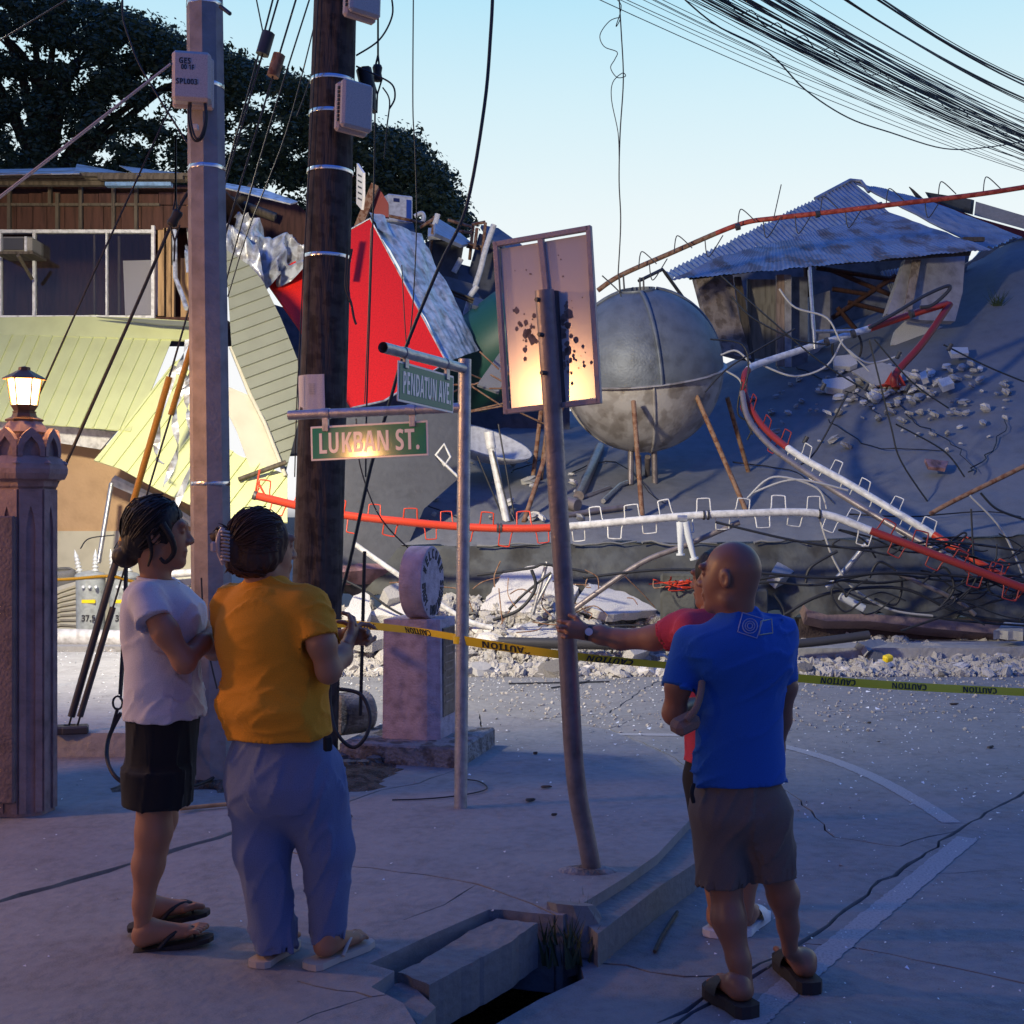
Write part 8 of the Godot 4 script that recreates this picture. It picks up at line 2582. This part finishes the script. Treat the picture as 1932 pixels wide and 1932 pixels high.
# a grid of distances, joined smoothly and meshed as surface nets
class Field:
	var o: Vector3
	var h: float
	var nx: int
	var ny: int
	var nz: int
	var d := PackedFloat32Array()
	func _init(lo: Vector3, hi: Vector3, cell: float) -> void:
		o = lo
		h = cell
		nx = int(ceil((hi.x - lo.x) / h)) + 1
		ny = int(ceil((hi.y - lo.y) / h)) + 1
		nz = int(ceil((hi.z - lo.z) / h)) + 1
		d.resize(nx * ny * nz)
		d.fill(1.0)
	func span(lo: Vector3, hi: Vector3) -> Array:
		return [clampi(int((lo.x - o.x) / h), 0, nx - 1), clampi(int((hi.x - o.x) / h) + 1, 0, nx - 1), clampi(int((lo.y - o.y) / h), 0, ny - 1), clampi(int((hi.y - o.y) / h) + 1, 0, ny - 1), clampi(int((lo.z - o.z) / h), 0, nz - 1), clampi(int((hi.z - o.z) / h) + 1, 0, nz - 1)]
	func cap(a: Vector3, b: Vector3, ra: float, rb: float, k := 0.03, ax := Vector3.ZERO, wide := 1.0, flat := 0, sub := false) -> void:
		# ax, wide: the section is stretched by wide along ax; flat: 1 cuts the b end square, 2 both ends
		var m := maxf(ra, rb) * maxf(1.0, wide) + k + 2.0 * h
		var e := Vector3.ONE * m
		var s := span(a.min(b) - e, a.max(b) + e)
		var ab := b - a
		var l2 := maxf(ab.length_squared(), 1e-9)
		var l := sqrt(l2)
		var q := 1.0 / wide - 1.0
		for iz in range(s[4], s[5] + 1):
			for iy in range(s[2], s[3] + 1):
				var i: int = (iz * ny + iy) * nx + s[0]
				var p := Vector3(o.x + s[0] * h, o.y + iy * h, o.z + iz * h) - a
				for ix in range(s[0], s[1] + 1):
					var w := p
					if q != 0.0: w = p + ax * (p.dot(ax) * q)
					var t := w.dot(ab) / l2
					var u := clampf(t, 0.0, 1.0)
					var f := (w - ab * u).length() - (ra + (rb - ra) * u)
					if flat:
						f = (w - ab * t).length() - (ra + (rb - ra) * u) if t > 1.0 or (flat == 2 and t < 0.0) else f
						f = maxf(f, (t - 1.0) * l)
						if flat == 2: f = maxf(f, -t * l)
					if sub:
						d[i] = maxf(d[i], -f)
					else:
						var g := d[i]
						var z := maxf(k - absf(g - f), 0.0)
						d[i] = minf(g, f) - z * z / (4.0 * k)
					p.x += h
					i += 1
	func ell(c: Vector3, r: Vector3, b := Basis(), k := 0.02, sub := false) -> void:
		var m := maxf(r.x, maxf(r.y, r.z)) + k + 2.0 * h
		var s := span(c - Vector3.ONE * m, c + Vector3.ONE * m)
		var inv := b.transposed()
		for iz in range(s[4], s[5] + 1):
			for iy in range(s[2], s[3] + 1):
				for ix in range(s[0], s[1] + 1):
					var i := (iz * ny + iy) * nx + ix
					var q := inv * (Vector3(o.x + ix * h, o.y + iy * h, o.z + iz * h) - c)
					var k0 := (q / r).length()
					var k1 := (q / (r * r)).length()
					var f := k0 * (k0 - 1.0) / maxf(k1, 1e-6)
					if sub:
						var g := -f
						var z := maxf(k - absf(d[i] - g), 0.0)
						d[i] = maxf(d[i], g) + z * z / (4.0 * k)
					else:
						var z := maxf(k - absf(d[i] - f), 0.0)
						d[i] = minf(d[i], f) - z * z / (4.0 * k)
	func plane(at: Vector3, nrm: Vector3) -> void:       # cuts off what lies on the side the normal points to
		for iz in nz:
			for iy in ny:
				var i := (iz * ny + iy) * nx
				for ix in nx:
					if d[i] < 0.1: d[i] = maxf(d[i], (Vector3(o.x + ix * h, o.y + iy * h, o.z + iz * h) - at).dot(nrm))
					i += 1
	func folds(f: Callable) -> void:
		for iz in nz:
			for iy in ny:
				var i := (iz * ny + iy) * nx
				for ix in nx:
					if absf(d[i]) < 0.035: d[i] += f.call(Vector3(o.x + ix * h, o.y + iy * h, o.z + iz * h))
					i += 1
	func at(p: Vector3) -> float:
		var q := (p - o) / h
		var ix := clampi(int(q.x), 0, nx - 2)
		var iy := clampi(int(q.y), 0, ny - 2)
		var iz := clampi(int(q.z), 0, nz - 2)
		var f := q - Vector3(ix, iy, iz)
		var i := (iz * ny + iy) * nx + ix
		var yo := nx
		var zo := nx * ny
		return lerpf(lerpf(lerpf(d[i], d[i + 1], f.x), lerpf(d[i + yo], d[i + yo + 1], f.x), f.y), lerpf(lerpf(d[i + zo], d[i + zo + 1], f.x), lerpf(d[i + yo + zo], d[i + yo + zo + 1], f.x), f.y), f.z)
	func net(b: MB) -> void:
		var ids := {}
		var yo := nx
		var zo := nx * ny
		var off := [0, 1, yo, yo + 1, zo, zo + 1, yo + zo, yo + zo + 1]
		for iz in nz - 1:
			for iy in ny - 1:
				var i := (iz * ny + iy) * nx
				for ix in nx - 1:
					if d[i] < h * 5.0 and d[i] > -h * 5.0:
						var neg := 0
						for q in 8:
							if d[i + off[q]] < 0.0: neg += 1
						if neg > 0 and neg < 8:
							var sum := Vector3.ZERO
							var cnt := 0
							for e in 12:
								var e0: int = E0[e]
								var e1: int = E1[e]
								var f0 := d[i + off[e0]]
								var f1 := d[i + off[e1]]
								if (f0 < 0.0) != (f1 < 0.0):
									var t := f0 / (f0 - f1)
									sum += Vector3(e0 & 1, (e0 >> 1) & 1, e0 >> 2).lerp(Vector3(e1 & 1, (e1 >> 1) & 1, e1 >> 2), t)
									cnt += 1
							var c: Vector3 = sum / cnt
							var gx := (d[i + 1] - d[i]) + (d[i + yo + 1] - d[i + yo]) + (d[i + zo + 1] - d[i + zo]) + (d[i + yo + zo + 1] - d[i + yo + zo])
							var gy := (d[i + yo] - d[i]) + (d[i + yo + 1] - d[i + 1]) + (d[i + zo + yo] - d[i + zo]) + (d[i + yo + zo + 1] - d[i + zo + 1])
							var gz := (d[i + zo] - d[i]) + (d[i + zo + 1] - d[i + 1]) + (d[i + zo + yo] - d[i + yo]) + (d[i + yo + zo + 1] - d[i + yo + 1])
							ids[i] = b.v.size()
							b.v.append(o + (Vector3(ix, iy, iz) + c) * h)
							b.n.append(Vector3(gx, gy, gz).normalized())
					i += 1
		for i in ids:
			var s: bool = d[i] < 0.0
			if (d[i + 1] < 0.0) != s: face(b, ids, i, i - yo, i - yo - zo, i - zo, s)
			if (d[i + yo] < 0.0) != s: face(b, ids, i, i - zo, i - zo - 1, i - 1, s)
			if (d[i + zo] < 0.0) != s: face(b, ids, i, i - 1, i - 1 - yo, i - yo, s)
	func face(b: MB, ids: Dictionary, p: int, q: int, r: int, t: int, s: bool) -> void:
		if not (ids.has(p) and ids.has(q) and ids.has(r) and ids.has(t)): return
		var k := [ids[p], ids[q], ids[r], ids[t]] if not s else [ids[p], ids[t], ids[r], ids[q]]
		for j in [0, 1, 2, 0, 2, 3]: b.x.append(k[j])
	const E0 := [0, 2, 4, 6, 0, 1, 4, 5, 0, 1, 2, 3]
	const E1 := [1, 3, 5, 7, 2, 3, 6, 7, 4, 5, 6, 7]

# ---------------------------------------------------------------- materials
func lum_image(freq: float, oct: int, size: int, lo: float, hi: float, power := 1.0, kind := FastNoiseLite.TYPE_SIMPLEX_SMOOTH, stretch := 1, seed_ := 3) -> Image:
	var f := FastNoiseLite.new()
	f.noise_type = kind
	f.seed = seed_
	f.frequency = freq
	f.fractal_octaves = oct
	var im := f.get_seamless_image(size, size / stretch, false, false, 0.15)
	im.convert(Image.FORMAT_L8)
	if stretch > 1: im.resize(size, size, Image.INTERPOLATE_BILINEAR)
	var by := im.get_data()
	var lut := PackedByteArray()
	lut.resize(256)
	for i in 256: lut[i] = int(clampf(lerpf(lo, hi, pow(i / 255.0, power)), 0.0, 1.0) * 255.0)
	for i in by.size(): by[i] = lut[by[i]]
	return Image.create_from_data(size, size, false, Image.FORMAT_L8, by)

func ramp_texture(im: Image, stops: Array) -> ImageTexture:     # [[at, linear Color], ...]
	var g := Gradient.new()
	var o := PackedFloat32Array()
	var c := PackedColorArray()
	for s in stops:
		o.append(s[0])
		c.append(s[1])
	g.offsets = o
	g.colors = c
	var by := im.get_data()
	var lut := []
	for i in 256:
		var q := g.sample(i / 255.0).linear_to_srgb()
		lut.append([int(q.r * 255.0), int(q.g * 255.0), int(q.b * 255.0)])
	var outb := PackedByteArray()
	outb.resize(by.size() * 3)
	for i in by.size():
		var q: Array = lut[by[i]]
		outb[i * 3] = q[0]
		outb[i * 3 + 1] = q[1]
		outb[i * 3 + 2] = q[2]
	return ImageTexture.create_from_image(Image.create_from_data(im.get_width(), im.get_height(), false, Image.FORMAT_RGB8, outb))

func mat(col: Color, rough := 0.8, metal := 0.0, tex := "", scale := 1.0, bump := 0.0, bump_tex := "rough") -> StandardMaterial3D:   # col is a linear base colour
	var m := StandardMaterial3D.new()
	m.albedo_color = col.linear_to_srgb()
	m.roughness = rough
	m.metallic = metal
	m.cull_mode = BaseMaterial3D.CULL_DISABLED
	if tex or bump:
		m.uv1_triplanar = true
		m.uv1_world_triplanar = true
		m.uv1_scale = Vector3.ONE * scale
	if tex: m.albedo_texture = TEX[tex]
	if bump:
		m.heightmap_enabled = true
		m.heightmap_texture = TEX[bump_tex]
		m.heightmap_scale = bump
	return m

func glow(col: Color, energy: float) -> StandardMaterial3D:
	var m := mat(Color(0.8, 0.8, 0.8), 0.5)
	m.emission_enabled = true
	m.emission = col
	m.emission_energy_multiplier = energy
	return m

func letters(parent: Node3D, text: String, height: float, wide: float, t: Transform3D, m: Material, depth := 0.003, called := "lettering") -> void:
	var tm := TextMesh.new()
	var f := SystemFont.new()
	f.font_names = PackedStringArray(["Droid Sans"])
	f.font_weight = 700
	tm.font = f
	tm.text = text
	tm.font_size = 64
	tm.pixel_size = height / 46.0
	tm.depth = depth
	var s := wide / maxf(tm.get_aabb().size.x, 0.001)
	part_at(parent, called, tm, m, t * Transform3D(Basis.from_scale(Vector3(s, 1, 1)), Vector3.ZERO))
